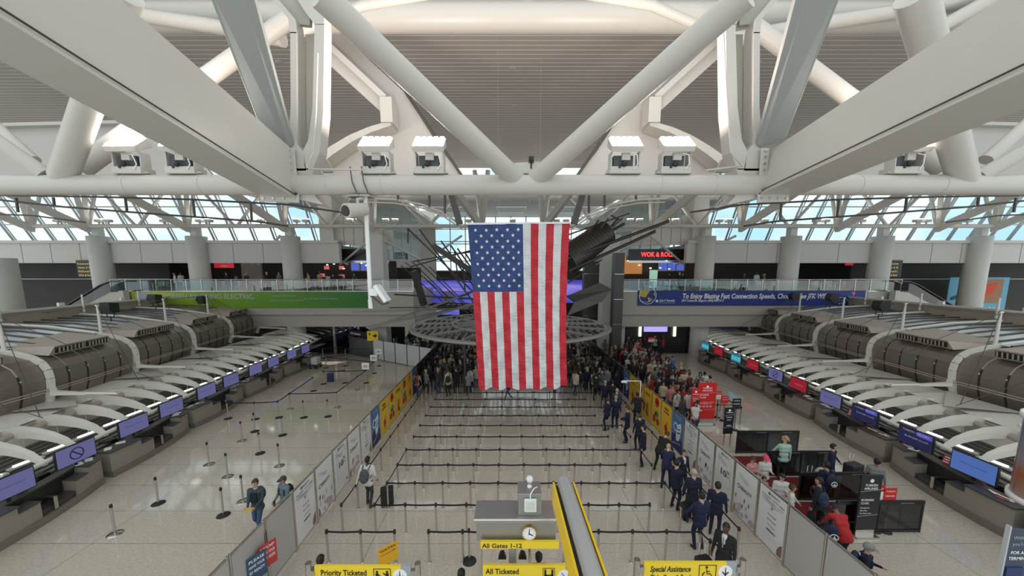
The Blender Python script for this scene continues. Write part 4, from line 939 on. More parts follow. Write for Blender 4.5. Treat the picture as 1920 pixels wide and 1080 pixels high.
            for r_ in range(3): m.b2((x_+sd*(-.028+.033*r_)-sd*.004, y_-.09, 1.1+.08*r_), (x_+sd*(-.02+.033*r_)-sd*.004, y_+.08, 1.14+.08*r_))
            m.build('lettering', INK if 'orange' in cm_[0] else INKW, o)
        # monitors
        for j, tt in enumerate((.33, .83)):
            y_ = ym(tt)+.1; idx = ui*2+j; nm_, c_ = colz[idx]
            x_ = X(.30, y_); t2 = thing('display_monitor', '%s screen over the %s %s counter, %s of its two' % ({'mon_violet': 'violet', 'mon_teal': 'dark teal', 'mon_logo': 'violet crossed-circle', 'mon_dim': 'dim purple', 'mon_blue': 'blue', 'mon_navy': 'near-black navy', 'mon_red': 'red'}[nm_], NUM[ui+1], side, ('nearer', 'farther')[j]), 'monitor', (x_, y_, 1.05), group='counter monitors on the %s' % side)
            W_, H_, zc = 1.15, .64, 1.52
            xn = x_-sd*.04
            m = MB(); m.b2((xn, y_-W_/2-.03, zc-H_/2-.03), (x_+sd*.03, y_+W_/2+.03, zc+H_/2+.03)); m.build('bezel', BLACK, t2, bevel=.008)
            ms = mat(nm_, (.01, .01, .02), .25, emit=c_, es=.7)
            m = MB(); m.b2((xn-sd*.006, y_-W_/2, zc-H_/2), (xn-sd*.001, y_+W_/2, zc+H_/2)); m.build('screen', ms, t2)
            xf = xn-sd*.008; xd_ = (0, sd*-1.0*-1, 0)
            yd = (0, 1, 0) if sd > 0 else (0, -1, 0)
            # reading direction for a viewer in the aisle
            rd = (0, -1, 0) if sd > 0 else (0, 1, 0)
            st_y = y_ - rd[1]*W_*.4
            if nm_ == 'mon_logo':
                m = MB(); m.path([(xf, y_+.2*math.cos(k*math.pi/10), zc+.2*math.sin(k*math.pi/10)) for k in range(21)], .018, 5); m.beam((xf, y_-.13, zc+.13), (xf, y_+.13, zc-.13), .01, .04, up=(0, 1, 1)); m.build('emblem', mat('logo_navy', (.01, .01, .08), .5), t2)
            elif nm_ == 'mon_navy':
                text('TURKISH AIRLINES', (xn-sd*.008, st_y, zc+.2), rd, ZD, .11, INKW, t2, width=.9, lift=.0); text('BUSINESS CLASS', (xn-sd*.008, st_y+rd[1]*.1, zc-.02), rd, ZD, .09, INKW, t2, width=.8, lift=0)
                m = MB(); m.b2((xn-sd*.0075, y_-W_/2+.02, zc+.14), (xn-sd*.007, y_-.05, zc+.32)); m.build('header', mat('hdr_violet', (.02, .02, .1), .3, emit=(.05, .05, .3), es=1), t2)
            elif nm_ == 'mon_teal':
                m = MB()
                for k in range(3): m.b2((xf-sd*.001, y_-.52+.36*k, zc-.2), (xf, y_-.2+.36*k, zc+.12))
                m.build('panels', mat('teal_tile', (.02, .1, .12), .4, emit=(.05, .30, .36), es=1), t2)
            elif nm_ == 'mon_red':
                text('TURKISH AIRLINES', (xn-sd*.008, st_y+rd[1]*.2, zc-.05), rd, ZD, .1, INKW, t2, width=.6, lift=0)
            else:
                text('Welcome Check-in', (xn-sd*.008, st_y+rd[1]*.12, zc+.0), rd, ZD, .08, mat('mon_ink', (.05, .05, .2), .5), t2, width=.7, lift=0)
            MB().b2((x_+sd*.03, y_-.04, 1.0), (x_+sd*.08, y_+.04, zc)).build('stand', BLACK, t2)
        # staff-side clutter
        for j, tt in enumerate((.25, .7)):
            y_ = ym(tt); o = MB().box((X(1.05, y_), y_, .95), (.35, .4, .2)).build('printer', BLACK); tag(o, 'black printer behind the %s %s counter, %s one' % (NUM[ui+1], side, ('nearer', 'farther')[j]), 'printer')
    # canopy: rail, fins, lamps, roof plates
    ya, yb = (3.6, 35.5) if sd < 0 else (3.6, 37.5)
    def XR(Y): return ax+sd*(17.1-2.3*((31-min(Y, 31))/22)**2+.55+max(0, Y-30)*.18)
    cn = thing('check_in_canopy', 'row of white curved fins on a rail over the %s check-in counters' % side, 'canopy', (XR(15), 15, 0))
    yy = ya; pts = []
    while yy <= yb+.01: pts.append((XR(yy), yy, 1.6)); yy += 1.1
    MB().path(pts, .075, 10).build('rail', FINW, cn)
    prof = [(0, 1.58), (.45, 1.93), (.95, 2.13), (1.55, 2.27), (2.2, 2.33), (2.8, 2.31), (3.5, 2.24)]
    dep = [.10, .20, .26, .30, .36, .46, .42]
    k = 0; yy = ya
    while yy <= yb:
        m = MB(); w = .09; sc_ = 1.0
        pts_ = [(XR(yy)+sd*o*sc_, z) for o, z in prof]
        for i in range(len(prof)-1):
            (xa_, za_), (xb_, zb_) = pts_[i], pts_[i+1]; wa, wb = w*(.8+.25*i), w*(.8+.25*(i+1)); wa = min(wa, .22); wb = min(wb, .22)
            m.hexa([(xa_, yy-wa, za_-dep[i]), (xb_, yy-wb, zb_-dep[i+1]), (xb_, yy+wb, zb_-dep[i+1]), (xa_, yy+wa, za_-dep[i]), (xa_, yy-wa, za_), (xb_, yy-wb, zb_), (xb_, yy+wb, zb_), (xa_, yy+wa, za_)] if sd > 0 else
                   [(xb_, yy-wb, zb_-dep[i+1]), (xa_, yy-wa, za_-dep[i]), (xa_, yy+wa, za_-dep[i]), (xb_, yy+wb, zb_-dep[i+1]), (xb_, yy-wb, zb_), (xa_, yy-wa, za_), (xa_, yy+wa, za_), (xb_, yy+wb, zb_)])
        m.build('fin', FINW, cn)
        # rounded brace between fins
        x_ = XR(yy)+sd*2.05; x2 = XR(yy)+sd*2.0
        if yy+1.1 < yb+.6:
            MB().tube((x_, yy+.15, 2.04), (XR(yy+1.1)+sd*2.2, yy+1.0, 2.10), .11, n=10).build('brace', TAUPE, cn)
            lm = MB(); lm.b2((x2-sd*.55-.09, yy+.1, 1.22), (x2-sd*.55+.09, yy+1.02, 1.28)); lo = lm.build('lamp_housing', FINW, cn)
            lm = MB(); lm.tube((x2-sd*.55-.04, yy+.25, 1.30), (x2-sd*.55-.04, yy+.87, 1.30), .025, n=6); lm.tube((x2-sd*.55+.04, yy+.25, 1.30), (x2-sd*.55+.04, yy+.87, 1.30), .025, n=6); lm.build('tube_lamp', TUBEL, lo)
            MB().tube((x2-sd*.55, yy+.6, 1.28), (x2-sd*.55, yy+.6, 2.1), .012, n=5).build('hanger', INKG, cn)
        yy += 1.1; k += 1
    # louvred ceiling under the fins
    m = MB(); o = .35
    while o < 3.4:
        y_ = ya
        for j in range(8):
            yA = ya+(yb-ya)*j/8; yB = ya+(yb-ya)*(j+1)/8
            z_ = .95
            pts = [(XR(yA)+sd*o, yA, z_), (XR(yB)+sd*o, yB, z_), (XR(yB)+sd*(o+.22), yB, z_), (XR(yA)+sd*(o+.22), yA, z_)]
            m.add(pts+[(p[0], p[1], p[2]+.04) for p in pts], [(0, 3, 2, 1), (4, 5, 6, 7), (0, 1, 5, 4), (1, 2, 6, 5), (2, 3, 7, 6), (3, 0, 4, 7)])
        o += .36
    m.build('louvre_slats', mat('louvre_taupe', (.15, .135, .125), .6), cn)
    # roof plates behind the fins
    m = MB(); n = 30
    for j in range(n):
        yA = ya+(yb-ya)*j/n; yB = ya+(yb-ya)*(j+1)/n
        z0_, z1_ = 2.25, 2.45
        pts = [(XR(yA)+sd*2.5, yA, z0_), (XR(yB)+sd*2.5, yB, z0_), (XR(yB)+sd*3.9, yB, z1_), (XR(yA)+sd*3.9, yA, z1_)]
        m.add(pts, [(0, 1, 2, 3)]); m.add([(p[0], p[1], p[2]-.1) for p in pts], [(0, 1, 2, 3)])
    m.build('roof_plates', FINW, cn)
    for j in range(int((yb-ya)/4.4)):
        y_ = ya+2+4.4*j; m = MB(); m.add([(XR(y_)+sd*2.0, y_, 2.38), (XR(y_+1.6)+sd*3.8, y_+1.6, 2.5), (XR(y_)+sd*3.8, y_-1.2, 2.52)], [(0, 1, 2)]); m.build('wedge_plate', WHITE, cn)

    # duct pods with ribs, vents, roofs and masts
    fy = [5.8, 10.2, 14.7, 19.1, 23.7, 28.3, 33.0] if sd < 0 else [6.9, 11.4, 15.9, 20.4, 24.9, 29.6, 34.5]
    fx = [19.0, 19.3, 19.55, 20.45, 21.3, 22.3, 23.4] if sd < 0 else [20.0, 20.2, 20.5, 21.2, 21.9, 22.7, 23.6]
    prof = [(.25, 2.3), (.05, 2.9), (0, 3.5), (.06, 3.85), (.25, 4.15), (.6, 4.36), (1.3, 4.55), (2.2, 4.68)]
    roof = [(1.9, 4.70), (4.5, 5.0), (7.5, 5.1)]
    def PX(i, o): return sd*(fx[i]+o)
    for i in range(len(fy)-1):
        t = thing('duct_pod', 'bronze curved duct pod, %s from the camera behind the %s canopy' % (NUM[i+1], side), 'duct', (PX(i, 1), (fy[i]+fy[i+1])/2, 0), group='duct pods on the %s' % side)
        m = MB(); nseg = 5
        ins = .12
        for s_ in range(nseg):
            u0, u1 = s_/nseg, (s_+1)/nseg
            g = .006
            for j in range(len(prof)-1):
                q = []
                for (uu, jj) in ((u0+g, j), (u1-g, j), (u1-g, j+1), (u0+g, j+1)):
                    yy_ = fy[i]+(fy[i+1]-fy[i])*uu; xo = fx[i]+(fx[i+1]-fx[i])*uu
                    q.append((sd*(xo+prof[jj][0]+ins), yy_, prof[jj][1]-.05))
                m.add(q, [(0, 1, 2, 3)], 0, False)
        sh = m.build('shell', BRONZE, t)
        for p_ in sh.data.polygons: p_.use_smooth = True
        m = MB()
        for s_ in range(1, nseg):
            uu = s_/nseg; yy_ = fy[i]+(fy[i+1]-fy[i])*uu; xo = fx[i]+(fx[i+1]-fx[i])*uu
            for j in range(3): m.beam((sd*(xo+prof[j][0]+ins+.02), yy_, prof[j][1]-.05), (sd*(xo+prof[j+1][0]+ins+.02), yy_, prof[j+1][1]-.05), .07, .07, up=(0, 1, 0))
        m.build('joint_strips', BRONZED, t)
        m = MB()
        for s_ in range(1, nseg):
            uu = s_/nseg; yy_ = fy[i]+(fy[i+1]-fy[i])*uu; xo = fx[i]+(fx[i+1]-fx[i])*uu; m.ell((sd*(xo+.08), yy_, 3.6), (.035, .035, .035), 8, 6)
        m.build('stud', INKG, t)
        for zz in (2.95, 3.05): MB().beam((PX(i, -.02), fy[i]+.1, zz), (PX(i+1, -.02), fy[i+1]-.1, zz), .03, .04).build('guide_rail', TAUPE, t)
        # vent hood
        uA, uB = .12, .78
        def V(uu, o, z): return (sd*(fx[i]+(fx[i+1]-fx[i])*uu+o), fy[i]+(fy[i+1]-fy[i])*uu, z)
        pts = [V(uA, .5, 4.35), V(uB, .5, 4.35), V(uB, 2.6, 4.6), V(uA-.1, 2.9, 4.6), V(uA+.06, .45, 4.72), V(uB, .45, 4.72), V(uB, 2.6, 4.92), V(uA-.1, 2.9, 4.75)]
        if sd < 0: pts = [pts[1], pts[0], pts[3], pts[2], pts[5], pts[4], pts[7], pts[6]]
        vh = MB().hexa(pts).build('vent_hood', TAUPE, t)
        for a_, b_ in ((.18, .46), (.50, .76)):
            MB().hexa([V(a_, .40, 4.42), V(b_, .40, 4.42), V(b_, .5, 4.42), V(a_, .5, 4.42), V(a_, .36, 4.66), V(b_, .36, 4.66), V(b_, .46, 4.66), V(a_, .46, 4.66)]).build('grille', BLACK, vh)
            mg = MB()
            for q_ in range(7):
                ug = a_+(b_-a_)*(q_+.5)/7; mg.beam(V(ug, .37, 4.44), V(ug, .34, 4.65), .05, .02, up=(1, 0, 0))
            mg.build('vent_blades', TAUPE, vh)
        # roof sheets with dark battens
        m = MB()
        for j in range(len(roof)-1):
            q = []
            for (ii, jj) in ((i, j), (i+1, j), (i+1, j+1), (i, j+1)): q.append((sd*(fx[ii]+roof[jj][0]), fy[ii], roof[jj][1]))
            m.add(q, [(0, 1, 2, 3)])
        m.build('roof_sheet', ROOFM, t)
        m = MB()
        for q_ in range(5):
            uu = (q_+.5)/5
            for j in range(2): m.beam(V(uu, roof[j][0], roof[j][1]+.02), V(uu, roof[j+1][0], roof[j+1][1]+.02), .09, .05)
        m.build('roof_battens', STEELD, t)
        m = MB()
        a_, b_ = V(0, 7.6, 5.05), V(1, 7.6, 5.05); a2, b2_ = V(0, 7.6, 5.75), V(1, 7.6, 5.75)
        m.prism([a_, b_, b2_, a2], (sd*.1, 0, 0)); m.build('back_fascia', TAUPE, t); 
        MB().beam(V(0, 7.5, 5.78), V(1, 7.5, 5.78), .1, .12).build('fascia_cap', FINW, t)
    for i in range(len(fy)):
        t = thing('rib_frame', 'white curved rib frame with strut, %s from the camera over the %s ducts' % (NUM[i+1], side), 'frame', (PX(i, 0), fy[i], 2.3), group='rib frames on the %s' % side)
        pts = [(PX(i, o), fy[i], z) for o, z in prof]
        m = MB()
        for j in range(len(pts)-1): m.beam(pts[j], pts[j+1], .2, .16, up=(0, 1, 0))
        m.build('rib', FINW, t)
        pts = [(PX(i, o), fy[i], z) for o, z in [(2.0, 4.72), (4.5, 5.05), (7.5, 5.2)]]
        MB().path(pts, .07, 8).build('roof_rib', FINW, t)
        m = MB(); m.hexa([(PX(i, -.05), fy[i]-.12, 2.7), (PX(i, .2), fy[i]-.12, 2.7), (PX(i, .2), fy[i]+.12, 2.7), (PX(i, -.05), fy[i]+.12, 2.7), (PX(i, -.05), fy[i]-.12, 3.05), (PX(i, .1), fy[i]-.12, 3.05), (PX(i, .1), fy[i]+.12, 3.05), (PX(i, -.05), fy[i]+.12, 3.05)])
        m.beam((PX(i, 0), fy[i], 2.85), (PX(i, -1.1), fy[i]+.3, 2.72), .26, .16, w2=.12, h2=.1); m.tube((PX(i, -1.0), fy[i]+.28, 2.73), (PX(i, -2.2), fy[i]+.5, 2.64), .06, n=8); m.build('strut', FINW, t)
        mt = thing('mast', 'white mast with stay cables, %s from the camera on the %s ducts' % (NUM[i+1], side), 'mast', (PX(i, 1.75), fy[i]-.1 if False else fy[i], 4.65), group='masts on the %s' % side)
        x_ = PX(i, 1.75); y_ = fy[i]
        MB().tube((x_, y_, 4.62), (x_, y_, 6.2), .075, .05, n=10).build('pole', FINW, mt)
        MB().lathe([(.09, 6.18), (.09, 6.24), (0, 6.24)], (x_, y_, 0), 10).build('cap', STEEL, mt)
        top = Vector((x_, y_, 6.15))
        for (tx, ty, tz) in ((PX(i, 7.4), y_-2.2, 5.5), (PX(i, 7.4), y_+2.2, 5.5), (PX(i, -2.3), y_-2.2, 2.7), (PX(i, -2.3), y_+2.2, 2.7))[:4 if i < 6 else 1]:
            MB().tube(top, (tx, ty, tz), .014, n=5).build('stay_cable', STEELD, mt)
        if i < 6:
            x_ = PX(i, 7.4); mt = thing('mast', 'white rear mast, %s from the camera behind the %s duct roofs' % (NUM[i+1], side), 'mast', (x_, fy[i]+.2, 5.4), group='rear masts on the %s' % side)
            MB().tube((x_, fy[i]+.2, 5.3), (x_, fy[i]+.2, 6.5), .07, .05, n=8).build('pole', FINW, mt); MB().box((x_, fy[i]-1, 5.9), (.16, .3, .3)).build('clamp', FINW, mt)
    # black loudspeakers
    sp = [(205, 577, 21), (290, 560, 26), (379, 562, 31)] if sd < 0 else [(1650, 573, 21.5), (1558, 558, 27), (1487, 556, 31)]
    for j, (px, py, Y) in enumerate(sp):
        q = at(px, py, Y); t = thing('loudspeaker', 'black loudspeaker over the %s duct roofs, %s from the camera' % (side, NUM[j+1]), 'speaker', (q.x, q.y, q.z-.4), group='loudspeakers on the %s' % side)
        s_ = .34
        m = MB(); m.add([(q.x-s_, Y-.3, q.z), (q.x-s_*.6, Y-.3, q.z+s_), (q.x+s_, Y-.3, q.z+s_), (q.x+s_, Y-.3, q.z-s_), (q.x-s_*.4, Y-.3, q.z-s_), (q.x-s_*.7, Y+.3, q.z), (q.x-s_*.4, Y+.3, q.z+s_*.8), (q.x+s_*.8, Y+.3, q.z+s_*.8), (q.x+s_*.8, Y+.3, q.z-s_*.8), (q.x-s_*.3, Y+.3, q.z-s_*.8)], [(0, 1, 2, 3, 4), (9, 8, 7, 6, 5), (0, 5, 6, 1), (1, 6, 7, 2), (2, 7, 8, 3), (3, 8, 9, 4), (4, 9, 5, 0)]); m.build('cabinet', BLACK, t)
        m = MB(); m.path([(q.x-s_*.6, Y, q.z-s_*.9), (q.x-s_*.6, Y, q.z-s_*1.6), (q.x+s_*.6, Y, q.z-s_*1.6), (q.x+s_*.8, Y, q.z-s_*.7)], .025, 6); m.tube((q.x, Y, q.z-s_*1.6), (q.x, Y, q.z-s_*2.4), .03, n=6); m.build('bracket', BLACK, t)
for sd in (-1, 1): island(sd)
# ================================================================= QUEUE POSTS AND BELTS
def post_proto(base, beltdir=None, L=1.1):
    t = thing('stanchion', 'x', 'stanchion', (0, 0, 0))
    MB().tube((0, 0, 0.01), (0, 0, .92), .032, n=12).build('pole', STEEL, t)
    MB().lathe([(.0, .99), (.035, .985), (.04, .96), (.04, .88), (.0, .88)], n=12).build('belt_head', BLACK, t)
    if base == 'steel':
        MB().lathe([(0, .035), (.06, .03), (.19, .012), (.2, 0)], n=24).build('base', STEEL, t)
    elif base == 'black':
        MB().lathe([(0, .035), (.06, .03), (.19, .012), (.2, 0)], n=24).build('base', BLACKR, t)
    else: MB().lathe([(0, .012), (.045, .012), (.05, 0)], n=12).build('base', STEEL, t)
    return t
PR = {}
PBM = {}
def stanchion(x, y, label, base='plain', belt=None, group=None, belts=(BELT,)):
    if base not in PR: o = PR[base] = post_proto(base); o.location = (x, y, 0)
    else: o = dup_nobelt(PR[base], (x, y, 0))
    o['label'] = label
    if group: o['group'] = group
    elif 'group' in o: del o['group']
    for b in (belt or []):
        dx, dy = b[0]-x, b[1]-y; z0 = b[2] if len(b) > 2 else .93
        mb = MB(); n = 6; pts = [(dx*i/n, dy*i/n, z0-.02*math.sin(math.pi*i/n)) for i in range(n+1)]
        for i in range(n): mb.beam(pts[i], pts[i+1], .006, .055)
        bo = bpy.data.objects.new('belt', mb.mesh('belt', b[3] if len(b) > 3 else BELT)); COL.objects.link(bo); bo.parent = o
    return o
def dup_nobelt(root, loc):
    r = root.copy(); COL.objects.link(r); r.location = loc
    for ch in list(root.children):
        if ch.name.startswith('belt') and not ch.name.startswith('belt_head'): continue
        c = ch.copy(); COL.objects.link(c); c.parent = r
    return r
RY = [8.9+1.135*k for k in range(13)]
DXQ = .94
GQ = 'posts of the central queue maze'
for k in range(12):
    y = RY[k]
    xl = -4.98 if k == 0 else -4.08
    xr = 5.3 if k % 2 == 0 else 4.35
    n_ = int(round((xr-xl)/DXQ)); xs = [xl+(xr-xl)*i/n_ for i in range(n_+1)]
    for i, x in enumerate(xs):
        belt = [(xs[i+1], y)] if i < n_ else []
        if k == 0 and i in (2,): belt = []
        if k == 0 and 4 < i < 7: continue
        if k > 0 and i == 0 and k < 4: belt = belt + [(-4.08, RY[k+1])]
        stanchion(x, y, 'steel belt post, %s from the left in the %s cross row of the central queue' % (NUM[i+1], NUM[k+1]), 'plain', belt, GQ)
for k in range(0, 14):
    y = 8.9+1.135*k
    if k > 0: stanchion(-5.1, y, 'steel belt post, %s along the belt line beside the left poster fence' % NUM[k], 'plain', [(-5.1, y+1.135)] if k < 13 else [], 'posts beside the left fence')
    if k > 0 and not (k % 2 == 0 and k < 12): stanchion(5.32, y, 'steel belt post, %s along the right side line of the central queue' % NUM[k], 'plain', [(5.32, y+1.135)], 'posts of the right side line')
    elif k in (0, 2, 4, 6, 8, 10):
        pass
for k in range(0, 11): stanchion(6.42, 9.0+1.2*k, 'steel belt post, %s along the line between the uniformed crew and the right fence' % NUM[k+1], 'plain', [(6.42, 9.0+1.2*(k+1))] if k < 10 else [], 'posts beside the right fence')
q = atz(1332, 1012, .97); stanchion(q.x, q.y, 'steel belt post standing before the black-suited bald man', 'plain', [(5.3, 8.9)])
for i, (px, py) in enumerate(((880, 1052),)): q = atz(px, py); stanchion(q.x, q.y, 'steel post with round black base left of the clock box', 'black')
# left lot posts
LP = [((216, 1001), 'steel', 'nearest the left counters at the picture bottom'), ((297, 944), 'black', 'behind the nearest left one, dark base'), ((392, 871), 'steel', 'below the belt corner, shiny base'), ((427, 894), 'steel', 'with shiny base left of the light patch'), ((454, 827), 'steel', 'farther left single post with shiny base'), ((488, 850), 'black', 'dark base, at the top of the light patch'), ((524, 874), 'steel', 'shiny base, on the light patch'), ((530, 816), 'black', 'dark base, behind the light patch'), ((478, 809), 'black', 'dark base, close to the belt line'), ((456, 940), 'steel', 'directly behind the man in jeans'), ((419, 966), 'black', 'dark base, left of the man in jeans'), ((570, 783), 'black', 'unbelted, left of the middle of the left floor'), ((615, 781), 'black', 'unbelted, right of the middle of the left floor')]
for (px, py), b, l in LP: q = atz(px, py); stanchion(q.x, q.y, 'single belt post on the left floor, '+l, b)
ln = [(428, 785), (479, 786), (523, 783), (544, 767), (588, 733)]
pts = [atz(*p_) for p_ in ln]
for i, p_ in enumerate(pts): stanchion(p_.x, p_.y, 'belt post, %s along the belt leading away from the left counters' % NUM[i+1], 'steel' if i in (3,) else 'black', [(pts[i+1].x, pts[i+1].y)] if i < 4 else [])
ln = [(633, 764), (671, 731), (687, 718), (702, 700), (711, 686)]
p2 = [atz(*p_) for p_ in ln]
stg = []
for i, p_ in enumerate(p2):
    bl = [(p2[i+1].x, p2[i+1].y)] if i < 4 else []
    if i == 0: bl.append((pts[3].x, pts[3].y))
    o = stanchion(p_.x, p_.y, 'belt post, %s along the belt line left of the white screens' % NUM[i+1], 'steel' if i < 2 else 'black', bl)
    if i >= 2:
        MB().b2((-.26, -.03, 1.02), (.26, 0, 1.5)).build('sign_plate', INKW, o); MB().b2((-.15, -.04, 1.15), (.15, -.03, 1.35)).build('print', INKG, o)
for i, (px, py, tx, ty) in enumerate(((607, 720, 687, 718), (647, 718, 607, 720), (612, 690, 702, 700), (648, 686, 612, 690), (606, 672, 645, 668), (648, 672, 700, 672))):
    p_ = atz(px, py); q = atz(tx, ty); stanchion(p_.x, p_.y, 'far belt post on the left floor, %s of the group around the blue bag' % NUM[i+1], 'black', [(q.x, q.y)])

# ================================================================= POSTER FENCES
POSTER = {}
FH = 1.85
def fence(sd):
    side = 'left' if sd < 0 else 'right'
    X = -6.1 if sd < 0 else 7.55
    y0 = 9.29 if sd < 0 else 8.76
    P = 1.145 if sd < 0 else 1.13
    kinds = ['blank', 'blank', 'blank', 'tax', 'beauty', 'ten', 'beauty', 'tax', 'blue', 'enjoy', 'circle', 'wave', 'circle', 'enjoy', 'blue'] + ['glass']*6
    if sd > 0: kinds = ['blank', 'blank', 'blank', 'tax', 'beauty', 'ten', 'beauty', 'tax', 'blue', 'enjoy', 'circle', 'wave', 'circle', 'enjoy', 'blue'] + ['glass']*10
    start = y0-P*4 if sd < 0 else y0-P*3
    kinds = (['blank'] if sd < 0 else []) + kinds
    PW = mat('poster_white', (.70, .70, .69), .45); 
    names = {'blank': 'plain grey fence panel', 'tax': 'white duty free poster panel', 'beauty': 'white BEAUTY poster panel with pale flowers', 'ten': 'white poster panel with a framed 10% offer', 'blue': 'blue poster panel with a large white figure shape', 'enjoy': 'yellow poster panel with dark red title', 'circle': 'yellow poster panel with a red disc', 'wave': 'yellow poster panel with red zigzag lettering', 'glass': 'dark smoked fence panel'}
    cntk = {}
    for i, kd in enumerate(kinds):
        ya = start+P*i; yb = ya+P
        if ya < 4.0: continue
        cntk[kd] = cntk.get(kd, 0)+1
        t = thing('fence_panel', '%s, %s fence, %s such from camera' % (names[kd], side, NUM[cntk[kd]]), 'panel', (X, (ya+yb)/2, 0), group='poster fence on the %s' % side)
        # faces: side seen from the camera is +x for the left fence, -x for the right
        f = -sd
        pm = {'blank': mat('panel_grey', (.50, .49, .48), .35, .2), 'tax': PW, 'beauty': PW, 'ten': PW, 'blue': mat('poster_blue2', (.06, .17, .36), .4), 'enjoy': mat('poster_yellow', (.80, .47, .02), .45), 'circle': mat('poster_yellow', (0, 0, 0)), 'wave': mat('poster_yellow', (0, 0, 0)), 'glass': mat('panel_smoke', (.06, .065, .07), .2)}[kd]
        MB().b2((X-.012, ya+.05, .08), (X+.012, yb-.05, FH-.02)).build('panel_sheet', pm, t)
        for z_a, z_b in ((FH-.05, FH), (.06, .1)): MB().b2((X-.02, ya+.03, z_a), (X+.02, yb-.03, z_b)).build('frame_rail', STEEL, t)
        for yy in (ya+.035, yb-.035): MB().tube((X, yy, 0), (X, yy, FH+.02), .028, n=10).build('post', STEEL, t)
        xf = X+f*.014
        # local 2D frame: a along reading direction, 0..1 ; b up 0..1
        rd = (0, 1, 0) if f > 0 else (0, -1, 0)
        W_ = P-.12; H_ = FH-.14; o0 = Vector((xf, ya+.06 if f > 0 else yb-.06, .1))
        Pn = lambda a, b: o0+Vector(rd)*a*W_+Vector((0, 0, b*H_))
        tt = lambda s, a, b, w, h, m_, bold=.0: text(s, Pn(a, b), rd, ZD, h, m_, t, width=w*W_, bold=bold, lift=.004)
        def poly(ps, m_, nm='print', d=.004): MB().prism([Pn(*p_) for p_ in ps], (f*d, 0, 0)).build(nm, m_, t)
        cir = lambda a, b, r, n=20, e=1: [(a+r*math.cos(2*math.pi*k/n), b+e*r*W_/H_*math.sin(2*math.pi*k/n)) for k in range(n)]
        rg = random.Random(i*7+(1 if sd > 0 else 0)*0)
        if kd in ('tax', 'beauty', 'ten'):
            rosy = mat('print_rose', (.50, .36, .40), .6); brn = mat('print_brown', (.22, .13, .12), .6); pale = mat('print_pale', (.48, .50, .52), .6); grey = mat('print_dark', (.12, .12, .13), .6)
            poly([(.15, .86), (.75, .74), (.5, .74), (.2, .82)], pale); poly([(.1, .82), (.55, .70), (.62, .72)], pale)
        if kd == 'tax':
            poly(cir(.36, .925, .045, 12), grey); tt('BEAUTY', .42, .905, .34, .09, grey, .02); tt('TAX FREE - DUTY FREE', .08, .835, .84, .085, grey); tt('Exclusive beauty offers for travelers', .1, .79, .8, .045, grey, .01); tt('available in all our stores', .12, .755, .76, .04, grey)
            poly(cir(.5, .70, .03, 8), grey); tt('Shop the brands', .35, .655, .3, .04, pale)
            for s_, b_ in (('MUGLER', .56), ('ESTEE', .47), ('Clinique', .38)): tt(s_, .36, b_, .32, .075, grey)
            tt('MEMO', .36, .28, .34, .085, grey, .04); tt('Shop before departure', .22, .2, .56, .045, pale); tt('in every terminal', .3, .15, .4, .045, pale)
            poly([(.8, .02), (.97, .02), (.97, .25), (.86, .18), (.8, .1)], brn)
        if kd == 'beauty':
            poly(cir(.2, .585, .075, 16), grey); poly(cir(.2, .585, .045, 12), PW, d=.006); tt('BEAUTY', .3, .55, .5, .16, grey, .03)
            for q in range(9): poly(cir(rg.uniform(.12, .9), rg.uniform(.04, .2), rg.uniform(.05, .12), 10), rosy if q % 3 else pale, d=.004+.001*q)
            for q in range(7):
                a_, b_ = rg.uniform(.08, .9), rg.uniform(.16, .34); poly([(a_, b_), (a_+.04, b_+.06), (a_+.02, b_+.12), (a_-.03, b_+.06)], rosy if q % 2 else mat('print_leaf', (.22, .2, .2), .6))
            poly([(.02, .02), (.14, .02), (.1, .16), (.05, .2)], brn)
        if kd == 'ten':
            poly(cir(.36, .925, .045, 12), grey); tt('BEAUTY', .42, .905, .34, .09, grey, .02); tt('TAX FREE - DUTY FREE', .1, .855, .8, .07, pale)
            for (a0, b0, a1, b1) in ((.2, .3, .88, .31), (.2, .8, .88, .81), (.2, .3, .22, .81), (.86, .3, .88, .81)): poly([(a0, b0), (a1, b0), (a1, b1), (a0, b1)], pale)
            tt('10', .28, .5, .34, .3, grey, .045); tt('%', .66, .6, .16, .16, grey, .02); tt('OFF', .66, .52, .16, .08, grey, .02); tt('your first purchase', .28, .42, .5, .05, pale)
            poly([(.82, .08), (.92, .08), (.92, .13), (.82, .13)], grey)
        if kd == 'blue':
            wt = mat('print_white', (.65, .7, .75), .5); dk = mat('print_navy', (.015, .03, .12), .5); vi = mat('print_mauve', (.35, .3, .5), .5)
            tt('Travel with', .2, .9, .6, .07, wt, .02); tt('ease today', .28, .85, .5, .06, wt)
            poly([(0, 0), (1, 0), (1, .3), (.5, .45), (0, .35)], dk); poly(cir(.33, .6, .2), wt, d=.006); poly(cir(.33, .6, .14), mat('poster_blue2', (0, 0, 0)), d=.008)
            poly([(.45, .25), (.7, .3), (.82, .62), (.78, .78), (.5, .7), (.4, .4)], wt, d=.007); poly([(.5, .45), (.75, .5), (.76, .54), (.5, .49)], dk, d=.009); poly([(.49, .55), (.75, .6), (.76, .63), (.5, .58)], dk, d=.009); poly([(.1, .1), (.8, .22), (.85, .25), (.12, .14)], vi, d=.007); tt('Find out more inside', .15, .05, .7, .05, wt)
